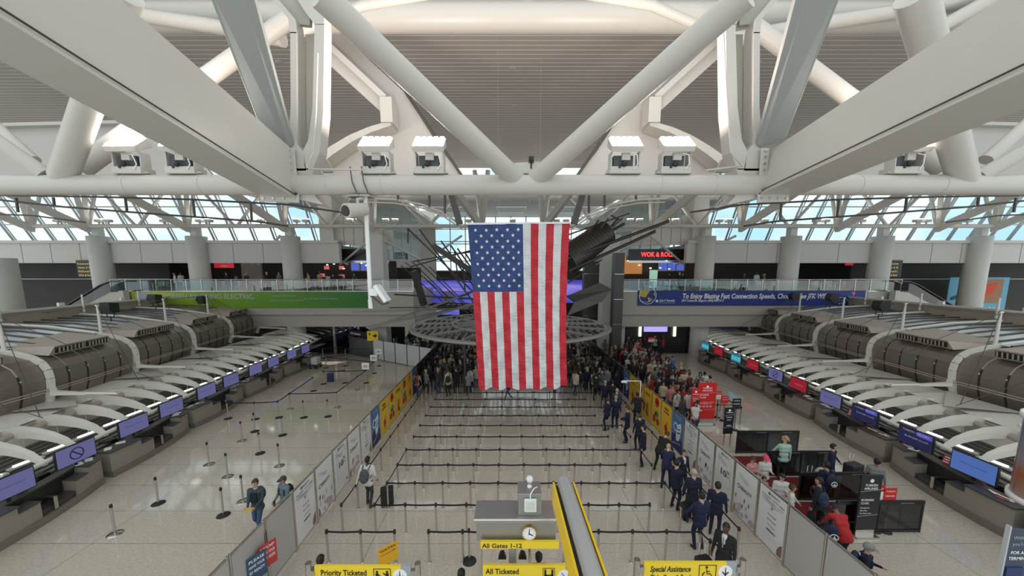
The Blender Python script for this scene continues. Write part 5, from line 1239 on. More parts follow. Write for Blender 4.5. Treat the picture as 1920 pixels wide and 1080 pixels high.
        if kd in ('enjoy', 'circle', 'wave'):
            rdm = mat('print_red', (.45, .03, .01), .5); br = mat('print_brown2', (.16, .04, .01), .5); wt = mat('print_white', (.65, .7, .75), .5)
            if kd == 'enjoy': tt('enjoy', .28, .82, .45, .17, br, .05); tt('together', .2, .72, .6, .15, br, .04); poly([(.55, .3), (.62, .45), (.6, .52), (.52, .42)], rdm); poly(cir(.52, .3, .16), rdm, d=.006); poly([(.45, .12), (.5, .12), (.52, .2), (.47, .2)], br); poly([(.58, .12), (.63, .12), (.6, .2), (.55, .2)], br)
            if kd == 'circle':
                poly(cir(.55, .8, .24), rdm); tt('NEW', .4, .78, .3, .12, wt, .04); poly(cir(.6, .46, .17), mat('print_green', (.05, .25, .1), .5)); poly(cir(.42, .42, .1), mat('print_navy', (.015, .03, .12), .5)); poly(cir(.3, .26, .18), rdm, d=.006); poly(cir(.72, .24, .17), rdm, d=.006); tt('available in store', .2, .04, .6, .05, br)
            if kd == 'wave':
                tt('XOXO', .15, .77, .7, .2, br, .05); poly([(.3, .2), (.45, .55), (.6, .5), (.5, .3), (.7, .15), (.55, .1)], br); poly(cir(.45, .38, .14), mat('print_orange', (.5, .12, .01), .5), d=.006)
    return
for sd in (-1, 1): fence(sd)
# white screens turning off to the left at the far end of the left fence
a = Vector((-6.1, 28.2, 0)); b = Vector((-13.7, 32.9, 0)); n_ = 6
DI = (b-a)/n_
for k in range(n_+2):
    p0 = a+DI*k; p1 = a+DI*(k+1)
    t = thing('screen_panel', '%s white screen panel from the far end of the left fence' % NUM[k+1] if k < 5 else '%s grey screen panel by the black gates sign' % ('nearer' if k == 5 else 'middle' if k == 6 else 'last'), 'panel', tuple(p0), group='screens at the far left')
    MB().beam(p0+Vector((0, 0, .95)), p1+Vector((0, 0, .95)), .02, 1.75).build('panel_sheet', mat('screen_white', (.55, .56, .57), .3) if k < 5 else mat('panel_smoke', (0, 0, 0)), t)
    MB().tube(p0, p0+Vector((0, 0, 1.9)), .05, n=8).build('post', STEELD, t)
p0 = a+DI*5.2; p1 = a+DI*7.6
t = thing('gate_sign', 'black All Gates sign board with a yellow arrow square over the far screens', 'sign', tuple(p0))
MB().beam(p0+Vector((0, 0, 2.2)), p1+Vector((0, 0, 2.2)), .06, .5).build('board', BLACK, t)
dn = (p0-p1).normalized(); nn = dn.cross(Vector((0, 0, 1)))
sgn = -1 if nn.y > 0 else 1
text('All Gates', p1+Vector((0, 0, 2.08))+dn*.6-Vector((0, .06, 0)), dn, ZD, .3, INKW, t, width=1.6, bold=.02)
q = a+DI*4.9
MB().b2((q.x-.55, q.y-.1, 1.75), (q.x+.45, q.y-.05, 2.65)).build('arrow_square', YEL, t)
text('+ →' if False else '+', (q.x-.45, q.y-.1, 2.2), XD, ZD, .5, INK, t, width=.25, bold=.03)
MB().prism([(q.x-.05, q.y-.12, 2.15), (q.x+.15, q.y-.12, 2.15), (q.x+.15, q.y-.12, 2.0), (q.x+.38, q.y-.12, 2.22), (q.x+.15, q.y-.12, 2.45), (q.x+.15, q.y-.12, 2.27), (q.x-.05, q.y-.12, 2.27)], (0, .015, 0)).build('arrow', INK, t)

# ================================================================= FOREGROUND SIGNS
def arrow_down(mb, x, z, s, Y):
    mb.prism([(x-.03*s, Y, z+.5*s), (x+.03*s, Y, z+.5*s), (x+.06*s, Y, z-.2*s), (x-.06*s, Y, z-.2*s)], (0, .003, 0)); mb.beam((x, Y, z-.48*s), (x-.36*s, Y, z-.08*s), .003, .13*s, up=(0, 0, 1)); mb.beam((x, Y, z-.48*s), (x+.36*s, Y, z-.08*s), .003, .13*s, up=(0, 0, 1)); mb.prism([(x-.07*s, Y, z-.56*s), (x, Y, z-.6*s), (x+.07*s, Y, z-.56*s), (x+.06*s, Y, z-.1*s), (x-.06*s, Y, z-.1*s)], (0, .003, 0))
def overhead(name_, lab, px0, px1, pyt, lines, ital, picto, arrow=True, YS=6.3):
    A = at(px0, pyt, YS); B = at(px1, pyt, YS); zt_ = A.z; h = .52
    t = thing('queue_sign', lab, 'sign', ((A.x+B.x)/2, YS, 0))
    for x in (A.x-.13, B.x+.13): 
        MB().tube((x, YS+.03, 0), (x, YS+.03, zt_+.05), .06, n=16).build('post', STEEL, t); MB().b2((x-.02, YS-.03, zt_-.2), (A.x if x < A.x else B.x, YS+.05, zt_-.08)).build('bracket', STEEL, t) if x < A.x else MB().b2((B.x, YS-.03, zt_-.2), (x+.02, YS+.05, zt_-.08)).build('bracket', STEEL, t)
    xs_ = B.x-.20 if arrow else B.x
    MB().b2((A.x, YS, zt_-h), (xs_, YS+.05, zt_)).build('board', YEL, t)
    if arrow:
        MB().b2((xs_, YS, zt_-h), (B.x, YS+.05, zt_)).build('board_end', mat('sign_grey', (.35, .37, .40), .4), t)
        m = MB(); m.prism(circ(B.x-.22, zt_-.2, .14, YS-.008, 32), (0, .006, 0)); m.build('arrow_disc', INKW, t)
        m = MB(); arrow_down(m, B.x-.22, zt_-.18, .17, YS-.014); m.build('arrow', INK, t)
    for i, (s_, w) in enumerate(lines): text(s_, (A.x+.12, YS, zt_-.195-.19*i), XD, ZD, .175, INK, t, width=w, bold=.018, shear=.25 if ital else 0)
    x0 = B.x-.74; z0 = zt_-.31
    m = MB()
    for (a0, b0, a1, b1) in ((0, 0, .34, .012), (0, .33, .34, .342), (0, 0, .012, .34), (.33, 0, .342, .34)): m.b2((x0+a0, YS-.006, z0-.08+b0), (x0+a1, YS-.001, z0-.08+b1))
    if picto == 'wheel':
        m.prism(circ(x0+.15, z0+.21, .025, YS-.006, 12), (0, .004, 0)); m.beam((x0+.15, YS-.004, z0+.18), (x0+.16, YS-.004, z0+.07), .004, .03, up=(0, 1, 0)); m.beam((x0+.16, YS-.004, z0+.07), (x0+.24, YS-.004, z0+.07), .004, .025, up=(1, 0, 0)); m.beam((x0+.24, YS-.004, z0+.07), (x0+.28, YS-.004, z0-.02), .004, .025, up=(0, 1, 0)); m.path([(x0+.16+.085*math.cos(math.radians(a_)), YS-.004, z0+.03+.085*math.sin(math.radians(a_))) for a_ in range(120, 380, 20)], .009, 6); m.beam((x0+.15, YS-.004, z0+.12), (x0+.22, YS-.004, z0+.12), .004, .018)
    else:
        for ox in (.07, .27): m.prism(circ(x0+ox, z0+.19, .025, YS-.006, 12), (0, .004, 0)); m.prism([(x0+ox-.03, YS-.006, z0+.02), (x0+ox+.03, YS-.006, z0+.02), (x0+ox+.03, YS-.006, z0+.16), (x0+ox-.03, YS-.006, z0+.16)], (0, .004, 0))
        m.b2((x0+.04, YS-.006, z0+.0), (x0+.3, YS-.002, z0+.04)); m.beam((x0+.1, YS-.004, z0+.12), (x0+.18, YS-.004, z0+.07), .004, .02, up=(0, 0, 1)); m.beam((x0+.24, YS-.004, z0+.12), (x0+.19, YS-.004, z0+.17), .004, .02, up=(0, 0, 1))
    m.build('pictogram', INK, t)
overhead('s', 'yellow sign reading Priority Ticketed Passengers, bottom left of the picture', 589, 770, 1062, [('Priority Ticketed', .90), ('Passengers', .62)], False, 'desk')
overhead('s', 'yellow italic sign for Special Assistance, Flight Crew and Employees, bottom right', 1208, 1382, 1055, [('Special Assistance', .80), ('Flight Crew & Employees', 1.03)], True, 'wheel')
# clock box with stacked yellow signs
YS = 6.6
A = at(893, 963, YS+.5); x0 = at(893, 1000, YS).x; x1 = at(1042, 1000, YS).x; zt_ = at(950, 970, YS).z
t = thing('clock_gantry', 'grey steel gantry box with a round clock and two yellow signs, bottom centre', 'gantry', ((x0+x1)/2, YS, 0))
zb = at(950, 1014, YS).z
MB().b2((x0, YS, zb), (x1, YS+.5, zt_-.08)).build('housing', mat('housing_grey', (.36, .355, .34), .35, .7), t, bevel=.01)
MB().b2((x0-.04, YS-.05, zt_-.1), (x1+.02, YS+.55, zt_)).build('cornice', mat('cornice_grey', (.42, .41, .40), .3, .7), t, bevel=.01)
MB().tube((x0-.04, YS-.04, zt_-.03), (x1+.02, YS-.04, zt_-.03), .03, n=10).build('trim_rail', STEEL, t)
q = at(992, 998, YS-.03)
MB().tube((q.x, YS-.07, q.z), (q.x, YS, q.z), .155, n=36).build('clock_rim', mat('brass', (.62, .42, .18), .3, 1), t)
MB().tube((q.x, YS-.076, q.z), (q.x, YS-.07, q.z), .132, n=36).build('clock_face', INKW, t)
m = MB()
for k in range(12): a_ = math.pi*k/6; m.beam((q.x+.1*math.sin(a_), YS-.079, q.z+.1*math.cos(a_)), (q.x+.122*math.sin(a_), YS-.079, q.z+.122*math.cos(a_)), .002, .01, up=(0, 1, 0))
m.beam((q.x, YS-.08, q.z), (q.x+.005, YS-.08, q.z+.11), .014, .004, up=(0, 1, 0)); m.beam((q.x, YS-.08, q.z), (q.x+.075, YS-.08, q.z-.035), .018, .004, up=(0, 1, 0)); m.tube((q.x, YS-.085, q.z), (q.x, YS-.076, q.z), .016); m.build('clock_hands', INK, t)
c0 = at(901, 1016, YS-.12); c1 = at(1048, 1029, YS-.12)
MB().b2((c0.x, YS-.12, c1.z), (c1.x, YS-.06, c0.z)).build('upper_board', YEL, t)
text('All Gates 1-12', (at(904, 1027, YS-.12).x, YS-.12, at(904, 1027, YS-.12).z), XD, ZD, .135, INK, t, width=at(979, 1027, YS-.12).x-at(904, 1027, YS-.12).x, bold=.015)
m = MB(); m.b2((x0, YS+.02, 0), (x0+.09, YS+.45, zb)); m.build('post', STEEL, t)
m = MB(); q0 = at(954, 1030, YS+.2); q1 = at(968, 1062, YS+.2); m.b2((q0.x, YS+.2, 0), (q1.x, YS+.25, q0.z)); m.build('post', mat('sign_grey', (.35, .37, .40), .4), t)
MB().tube((at(993, 1045, YS+.3).x, YS+.3, 0), (at(993, 1045, YS+.3).x, YS+.3, zb), .03, n=8).build('post', STEEL, t)
for sx in (-1, 1): m = MB(); qc = at(961, 1060, YS); m.prism([(qc.x+sx*.13, YS+.15, qc.z), (qc.x+sx*.30, YS+.15, qc.z), (qc.x+sx*.26, YS+.15, qc.z+.12), (qc.x+sx*.18, YS+.15, qc.z+.14)], (0, .1, 0)); m.build('fan_guard', BLACK, t)
c0 = at(905, 1060, YS-.15); c1 = at(1060, 1090, YS-.15)
MB().b2((c0.x, YS-.15, c0.z-.55), (c1.x, YS-.1, c0.z)).build('lower_board', YEL, t)
for i, (s_, w) in enumerate((('All Ticketed', .67), ('Passengers', .63))): text(s_, (c0.x+.06, YS-.15, c0.z-.19-.19*i), XD, ZD, .165, INK, t, width=w, bold=.018)
x0p = at(1018, 1065, YS-.15).x; m = MB()
for (a0, b0, a1, b1) in ((0, 0, .24, .01), (0, .23, .24, .24), (0, 0, .01, .24), (.23, 0, .24, .24)): m.b2((x0p+a0, YS-.156, c0.z-.3+b0), (x0p+a1, YS-.151, c0.z-.3+b1))
for ox in (.05, .19): m.prism(circ(x0p+ox, c0.z-.11, .02, YS-.156, 12), (0, .004, 0)); m.b2((x0p+ox-.02, YS-.156, c0.z-.26), (x0p+ox+.02, YS-.152, c0.z-.13))
m.b2((x0p+.03, YS-.156, c0.z-.25), (x0p+.21, YS-.152, c0.z-.21)); m.build('pictogram', INK, t)
m = MB(); m.prism(circ(c1.x-.02, c0.z-.25, .15, YS-.158, 28), (0, .006, 0)); m.build('arrow_disc', INKW, t)
m = MB(); m.beam((c1.x-.08, YS-.162, c0.z-.16), (c1.x+.03, YS-.162, c0.z-.3), .003, .03, up=(0, 1, 0)); m.build('arrow', INK, t)
# box on top with antenna panel and dome camera
bx0 = at(971, 935, YS+.25).x; bx1 = at(1014, 935, YS+.25).x; bzt = at(992, 918, YS+.2).z
t = thing('equipment_box', 'grey equipment box with a white square antenna on top of the clock gantry', 'box', ((bx0+bx1)/2, YS+.3, zt_))
MB().b2((bx0, YS+.05, zt_), (bx1, YS+.5, bzt)).build('housing', mat('housing_grey', (.36, .355, .34)), t, bevel=.01)
q0 = at(983, 936, YS); q1 = at(1006, 960, YS)
MB().b2((q0.x, YS-.02, q1.z), (q1.x, YS+.04, q0.z)).build('antenna', mat('antenna_white', (.72, .74, .70), .4), t, bevel=.02)
MB().b2((q0.x+.05, YS-.028, q1.z+.05), (q1.x-.05, YS-.02, q0.z-.05)).build('antenna_face', mat('antenna_cream', (.62, .64, .57), .5), t)
MB().path([(q0.x+.12, YS, q0.z), (q0.x+.12, YS-.02, q0.z+.12), (q0.x+.2, YS+.05, q0.z+.2), (q0.x+.27, YS+.2, q0.z+.14)], .012, 6).build('wire', INKW, t)
q = at(993, 900, YS+.3)
MB().lathe([(.05, bzt), (.05, bzt+.03), (.025, bzt+.04), (.025, q.z-.08)], (q.x, YS+.3, 0), 12).build('neck', INKW, t)
m = MB(); m.ell((q.x, YS+.3, q.z+.02), (.075, .075, .08), 16, 10); m.build('dome', mat('dome_white', (.75, .75, .75), .15), t); m = MB(); m.ell((q.x, YS+.3, q.z-.03), (.06, .06, .06), 16, 10); m.build('camera_ball', mat('dome_smoke', (.3, .3, .3), .1), t)
# long two-sided yellow blade sign running toward the camera, grey tube lamp on top
e = Vector((at(1058, 905, 5.6).x, 5.6, at(1058, 905, 5.6).z)); e1 = Vector((e.x+.06, 2.9, e.z+.02))
t = thing('blade_sign', 'long yellow two-sided overhead sign seen from above, with a thick grey tube on top', 'sign', tuple(e))
m = MB(); m.tube(e, e1, .115, n=28); m.ell(e, (.115, .115, .115), 20, 12); m.build('tube', mat('tube_grey', (.50, .50, .50), .3, .4), t)
def slab(o0, o1, z0, z1): 
    return MB().hexa([(e.x+o0, e.y+.05, e.z+z0), (e.x+o1, e.y+.05, e.z+z0), (e1.x+o1, e1.y, e1.z+z0), (e1.x+o0, e1.y, e1.z+z0), (e.x+o0, e.y+.05, e.z+z1), (e.x+o1, e.y+.05, e.z+z1), (e1.x+o1, e1.y, e1.z+z1), (e1.x+o0, e1.y, e1.z+z1)])
slab(-.19, -.16, -.42, -.02).build('side_board', mat('blade_yellow', (.85, .55, .01), .4), t); slab(.15, .18, -.42, -.02).build('side_board', mat('blade_yellow', (.85, .55, .01), .4), t)
for k in range(3): slab(-.155+.02*k, -.145+.02*k, -.1, -.05-.01*k).build('groove_strip', STEELD, t)
slab(-.12, .12, -.38, -.1).build('core', mat('core_grey', (.3, .3, .3), .5), t)
MB().tube((e.x, 4.6, 0), (e.x, 4.6, e.z-.35), .09, n=12).build('post', STEEL, t)
# heads peeping above the sign edges are people of the queue, built with the crowd
# cylindrical poster column at the right edge
q = at(1935, 900, 6.0)
t = thing('poster_drum', 'curved lit poster drum with white frame at the right edge of the picture', 'drum', (q.x, 6, 0))
zt_, zb_ = at(1900, 812, 6).z, at(1900, 975, 6).z
c0 = Vector((at(2004, 900, 6.4).x, 6.4, 0)); r_ = .62
gm = bpy.data.materials.new('drum_print'); gm.use_nodes = True; n = gm.node_tree; b_ = n.nodes['Principled BSDF']; g = n.nodes.new('ShaderNodeNewGeometry'); s_ = n.nodes.new('ShaderNodeSeparateXYZ'); mr = n.nodes.new('ShaderNodeMapRange'); c = n.nodes.new('ShaderNodeValToRGB'); mr.inputs[1].default_value = zb_; mr.inputs[2].default_value = zt_
n.links.new(g.outputs['Position'], s_.inputs[0]); n.links.new(s_.outputs['Z'], mr.inputs[0]); n.links.new(mr.outputs[0], c.inputs[0]); n.links.new(c.outputs[0], b_.inputs['Base Color']); b_.inputs['Roughness'].default_value = .15
c.color_ramp.elements[0].color = (.30, .24, .20, 1); c.color_ramp.elements[1].color = (.12, .13, .26, 1); e_ = c.color_ramp.elements.new(.3); e_.color = (.35, .10, .04, 1); e_ = c.color_ramp.elements.new(.5); e_.color = (.28, .27, .28, 1)
MB().lathe([(r_, zb_), (r_, zt_)], c0, 40).build('poster_sheet', gm, t)
for z in (zb_, zt_): MB().lathe([(r_-.02, z-.05), (r_+.05, z-.05), (r_+.05, z+.05), (r_-.02, z+.05), (r_-.02, z-.05)], c0, 40).build('ring', INKW, t)
an = math.radians(252); MB().beam(c0+Vector((r_*math.cos(an), r_*math.sin(an), zb_-.05)), c0+Vector((r_*math.cos(an), r_*math.sin(an), zt_)), .1, .1).build('frame_bar', INKW, t)
MB().lathe([(.2, 0), (.2, zb_)], c0, 16).build('core', STEELD, t)
a0, a1 = at(1893, 985, 5.6), at(1836, 1100, 5.6)
t = thing('roll_up_banner', 'dark blue banner board with small white text at the lower right corner', 'banner', (a0.x, 5.6, 0))
zt2 = a0.z; X0b = a0.x-.02
bmx = mat('banner_navy', (.03, .05, .09), .4)
MB().prism([(X0b-.02, 5.55, zt2), (X0b+1.2, 5.55, zt2-.2), (X0b+1.2, 5.55, zt2-2.2), (X0b-.02, 5.55, zt2-2.2)], (0, .03, 0)).build('board', bmx, t)
MB().b2((X0b-.05, 5.54, zt2-2.3), (X0b-.02, 5.6, zt2+.02)).build('edge_strip', INKG, t)
text('With AirTrain,', (X0b+.05, 5.55, zt2-.22), XD, ZD, .09, INKG, t, width=.5); text("you're there", (X0b+.05, 5.55, zt2-.34), XD, ZD, .09, INKG, t, width=.45)
text('FOR ALL', (X0b+.05, 5.55, zt2-.5), XD, ZD, .08, INKW, t, width=.3, bold=.02); text('TERMINALS', (X0b+.03, 5.55, zt2-.61), XD, ZD, .08, INKW, t, width=.42, bold=.02)
MB().b2((X0b+.02, 5.53, zt2-1.0), (X0b+.3, 5.55, zt2-.75)).build('print', mat('print_navy', (.015, .03, .12)), t); MB().b2((X0b-.02, 5.53, zt2-2.2), (X0b+1.2, 5.55, zt2-1.3)).build('print', mat('print_maroon', (.12, .02, .04), .5), t)
MB().b2((X0b, 5.5, 0), (X0b+1.2, 5.7, zt2-2.2)).build('base', BLACK, t)
# little signs near the bottom left of the fence and the yellow diamond sign
def small_sign(lab, px, py, Yrot, w, h, m_, lines, ztop=None, face=1, ink=INKW, postless=False, off=.0):
    q = atz(px, py, ztop or 1.35); t = thing('post_sign', lab, 'sign', (q.x, q.y, 0))
    d = Vector((math.sin(Yrot), -math.cos(Yrot), 0)) # normal
    rd = Vector((math.cos(Yrot), math.sin(Yrot), 0)); c_ = Vector((q.x, q.y, (ztop or 1.35)-h/2))
    MB().beam(c_-rd*w/2, c_+rd*w/2, .02, h).build('plate', m_, t)
    for i, s_ in enumerate(lines): text(s_, c_-rd*w*.42+Vector((0, 0, h*.28-i*h*.22))+d*.01, rd, ZD, h*.16, ink, t, width=w*.8, bold=.02, lift=.003)
    MB().tube((q.x, q.y, 0), (q.x, q.y, c_.z-h/2), .03, n=8).build('post', STEEL, t); MB().lathe([(0, .03), (.17, .01), (.17, 0)], (q.x, q.y, 0), 16).build('base', BLACKR, t)
    return t
small_sign('small navy notice on a post before the grey left fence panel', 480, 1040, math.radians(62), .42, .62, mat('notice_navy', (.04, .08, .16), .5), ['PLEASE', 'HAVE YOUR', 'ID READY'], 1.35)
small_sign('small red notice on a post before the grey left fence panel', 500, 1018, math.radians(62), .42, .62, mat('notice_red', (.5, .05, .05), .5), ['STOP', 'CHECK YOUR', 'BAG SIZE'], 1.4)
small_sign('orange arrow plate on a short black stand behind the Priority sign', 727, 1022, math.radians(40), .5, .5, mat('notice_orange', (.8, .42, .02), .5), ['GATES', '----->'], 1.25, ink=INK)
# ================================================================= TURKISH AIRLINES ZONE
def tall_board(lab, px, py, w, h, m_, Z=None, ang=0, texts=(), foot=True, cat='sign', z0=.35):
    q = atz(px, py, 0); t = thing('totem_sign', lab, cat, (q.x, q.y, 0)); rd = Vector((math.cos(ang), math.sin(ang), 0)); d = Vector((math.sin(ang), -math.cos(ang), 0)); c_ = Vector((q.x, q.y, z0+h/2))
    MB().beam(c_-rd*w/2, c_+rd*w/2, .05, h).build('board', m_, t)
    for (s_, a, b, wd, hh) in texts: text(s_, c_+rd*(a-.5)*w+Vector((0, 0, (b-.5)*h))+d*.026, rd, ZD, hh, INKW, t, width=wd*w, bold=.02, lift=.003)
    m = MB()
    cc = c_+Vector((0, 0, h*.40))+d*.028; m.prism([cc+rd*.06*math.cos(k*math.pi/6)+Vector((0, 0, .06*math.sin(k*math.pi/6))) for k in range(12)], d*.004); m.build('emblem', INKW, t)
    m = MB(); m.beam(c_-rd*w/2+Vector((0, 0, h*.2))+d*.028, c_+rd*w/2+Vector((0, 0, h*.24))+d*.028, .003, .012); m.beam(c_-rd*w/2+Vector((0, 0, -h*.26))+d*.028, c_+rd*w/2+Vector((0, 0, -h*.22))+d*.028, .003, .012); m.build('print', INKG, t)
    if foot: 
        MB().b2((q.x-w*.55, q.y-.15, 0), (q.x+w*.55, q.y+.15, .06)).build('base', STEEL, t); MB().beam(c_-rd*w*.45-Vector((0, 0, h/2+.14)), c_+rd*w*.45-Vector((0, 0, h/2+.14)), .04, z0-.02).build('stand', STEEL, t)
    else:
        for s2 in (-1, 1): MB().tube((q.x+rd.x*w*.35*s2, q.y+rd.y*w*.35*s2, 0), (q.x+rd.x*w*.35*s2, q.y+rd.y*w*.35*s2, z0+.1), .025, n=8).build('leg', STEEL, t)
    return t
TR_ = (('TURKISH', .25, .84, .5, .1), ('AIRLINES', .22, .775, .56, .1), ('ECONOMY', .1, .65, .5, .11), ('CLASS', .1, .58, .35, .11), ('All destinations, drop', .08, .46, .8, .05), ('your baggage here', .08, .42, .7, .05), ('O O O O', .1, .33, .7, .12))
tall_board('large red economy class board facing the camera beyond the right fence', 1321, 797, .95, 1.95, RED, texts=TR_)
tall_board('narrow red board just left of the large red economy board', 1300, 800, .42, 1.55, RED, texts=(('TURKISH', .12, .8, .76, .07), ('PLEASE', .15, .64, .7, .07), ('WAIT', .2, .57, .6, .07), ('HERE', .2, .3, .6, .08)), foot=False, z0=.5)
tall_board('black business class totem with white emblem at the front of the right zone', 1619, 1005, .62, 1.75, mat('totem_black', (.02, .02, .022), .4), texts=(('TURKISH', .2, .80, .6, .1), ('AIRLINES', .17, .74, .66, .1), ('BUSINESS', .1, .53, .6, .09), ('CLASS', .1, .47, .38, .09), ('Miles&Smiles', .1, .39, .45, .05), ('Elite Plus', .1, .34, .35, .05), ('Star Alliance Gold', .1, .29, .55, .05)), z0=.25)
tall_board('narrow black board on a stand left of the glass barriers', 1362, 836, .45, 1.25, mat('totem_black', (.02, .02, .022)), texts=(('TURKISH', .15, .8, .7, .07), ('PLEASE', .2, .62, .6, .07), ('WAIT', .25, .52, .5, .07), ('HERE', .25, .3, .5, .08)), foot=False, z0=.6, ang=.1)
tall_board('distant red economy board at the head of the right crowd', 1245, 657, .9, 1.9, RED, texts=TR_[:4])
tall_board('small low red board beside the farthest right counters', 1272, 660, .9, .9, RED, texts=TR_[:2], z0=.15)
def plate_sign(lab, px, py, zc, w, h, m_, lines, white=None):
    q = atz(px, py, zc); t = thing('post_sign', lab, 'sign', (q.x, q.y, 0))
    MB().b2((q.x-w/2, q.y-.02, zc-h/2), (q.x+w/2, q.y, zc+h/2)).build('plate', m_, t)
    if white: MB().b2((q.x-w*.4, q.y-.028, zc-h*.42), (q.x+w*.4, q.y-.02, zc+h*.12)).build('print', INKW, t)
    for i, s_ in enumerate(lines): text(s_, (q.x-w*.4, q.y-.02, zc+h*.25-i*h*.3), XD, ZD, h*.14, INKW, t, width=w*.75, bold=.01)
    MB().tube((q.x, q.y, 0), (q.x, q.y, zc-h/2), .035, n=10).build('post', STEEL, t); MB().lathe([(0, .04), (.18, .01), (.18, 0)], (q.x, q.y, 0), 20).build('base', BLACKR, t)
plate_sign('small red and white notice beside the large red economy board, left one', 1347, 742, 1.25, .34, .5, RED, ['TURKISH'], True)
plate_sign('small red notice beside the large red economy board, right one', 1359, 749, 1.2, .38, .42, RED, ['TURKISH', 'AIRLINES'])
plate_sign('red and white notice beside the black business totem, left one', 1647, 925, 1.25, .34, .55, RED, ['TURKISH'], True)
plate_sign('red notice beside the black business totem, right one', 1668, 929, 1.2, .38, .5, RED, ['TURKISH', 'AIRLINES'], None)
plate_sign('dark notice with white header on a dark post right of the red boards', 1381, 757, 1.4, .42, .55, mat('totem_black', (.02, .02, .022)), ['TURKISH', 'BUSINESS'])
plate_sign('small red notice at the far head of the right crowd', 1222, 637, 1.4, .8, .5, RED, ['TURKISH'], True)
# red carpet lanes with smoked glass barriers
def barrier(lab, x0, x1, y):
    t = thing('glass_barrier', lab, 'barrier', ((x0+x1)/2, y, 0), group='smoked barriers in the business zone')
    n_ = 3
    MB().b2((x0, y-.01, .1), (x1, y+.01, .98)).build('glass', GLASSD, t)
    MB().b2((x0-.02, y-.03, .94), (x1+.02, y+.03, 1.06)).build('top_rail', BLACK, t)
    MB().b2((x0, y-.03, .03), (x1, y+.03, .1)).build('bottom_rail', BLACK, t)
    for k in range(5): x = x0+(x1-x0)*k/4; MB().tube((x, y, 0), (x, y, 1.0), .03 if k in (0, 2, 4) else .012, n=8).build('post', BLACK, t)
    for k in (.3, .72): text('TURKISH AIRLINES', (x0+(x1-x0)*k, y-.03, .975), XD, ZD, .05, INKG, t, width=.42)
barrier('farthest smoked barrier, behind the blonde woman', 10.15, 12.85, 14.87)
barrier('second farthest smoked barrier, right of the blonde woman', 10.2, 12.85, 13.1)
barrier('smoked barrier behind the passengers with backpacks', 10.25, 12.7, 11.6)
barrier('nearest smoked barrier, beside the black business totem', 10.1, 12.75, 10.05)
m = MB(); m.b2((9.6, 10.15, 0), (12.7, 11.5, .012)); m.b2((9.0, 11.7, 0), (11.7, 13.0, .012)); m.b2((8.3, 13.2, 0), (11.2, 14.6, .012)); tag(m.build('red_carpet', REDC), 'dark red carpet between the smoked barriers', 'carpet')
# red double-belt rails of the economy queue
RB = mat('belt_red', (.28, .02, .03), .7)
ln = [(8.55, 15.2+1.75*k) for k in range(11)]
for i, (x, y) in enumerate(ln):
    bl = [(ln[i+1][0], ln[i+1][1], .93, RB), (ln[i+1][0], ln[i+1][1], .5, RB)] if i < 10 else []
    stanchion(x, y, 'post with double red belts, %s along the right fence behind the posters' % NUM[i+1], 'plain', bl, 'red belt posts beside the right fence')
ln = [(12.3-.02*k, 17.9+1.75*k) for k in range(9)]
for i, (x, y) in enumerate(ln):
    bl = [(ln[i+1][0], ln[i+1][1])] if i < 8 else []
    stanchion(x, y, 'dark belt post, %s along the aisle side of the economy queue' % NUM[i+1], 'plain', bl, 'belt posts on the aisle side')
for j, (xa, y) in enumerate(((9.4, 18.3), (8.6, 21.5), (9.4, 24.6))):
    for i in range(4): stanchion(xa+.95*i, y, 'red belt post, %s in the %s cross row of the economy queue' % (NUM[i+1], NUM[j+1]), 'plain', [(xa+.95*(i+1), y, .93, RB)] if i < 3 else [], 'red belt cross rows')
# ================================================================= PEOPLE
SKIN, TOP, BOT, SHOE, SHIRT, EYE = range(6)
SKINC = [(.52, .33, .24), (.40, .24, .16), (.20, .11, .07), (.09, .045, .03), (.60, .40, .31)]
def skin(i): return mat('skin_%s' % ['fair', 'tan', 'brown', 'deep', 'pale'][i], SKINC[i], .55)
def clothm(name, col): return mat('cloth_'+name, col, .85, bump=.25, bscale=9)
CL = dict(black=(.012, .012, .014), navy=(.007, .010, .030), navy2=(.009, .016, .055), charcoal=(.04, .04, .045), grey=(.20, .20, .21), white=(.58, .57, .55), cream=(.48, .43, .33), olive=(.09, .09, .05), brown=(.10, .055, .03), denim=(.04, .08, .17), blue=(.05, .13, .32), teal=(.12, .17, .20), slate=(.035, .055, .065), mint=(.36, .52, .44), red=(.45, .02, .02), maroon=(.13, .02, .03), pink=(.50, .22, .22), tan=(.34, .24, .14), ltgrey=(.38, .38, .38))
CM = lambda n_: clothm(n_, CL[n_])
HAIR = dict(black=(.01, .008, .007), brown=(.05, .025, .012), blond=(.42, .30, .15), grey=(.30, .29, .28), red=(.25, .08, .03))
HM = lambda n_: mat('hair_'+n_, HAIR[n_], .6, bump=.5, bscale=40)
def ik(a, b, l1, l2, bend):
    a, b = Vector(a), Vector(b); d = b-a; L = min(d.length, (l1+l2)*.998); d.normalize(); b = a+d*L
    x = (L*L+l1*l1-l2*l2)/(2*L); h = math.sqrt(max(0, l1*l1-x*x)); bd = Vector(bend); bd = bd-d*bd.dot(d); bd.normalize()
    return a+d*x+bd*h, b
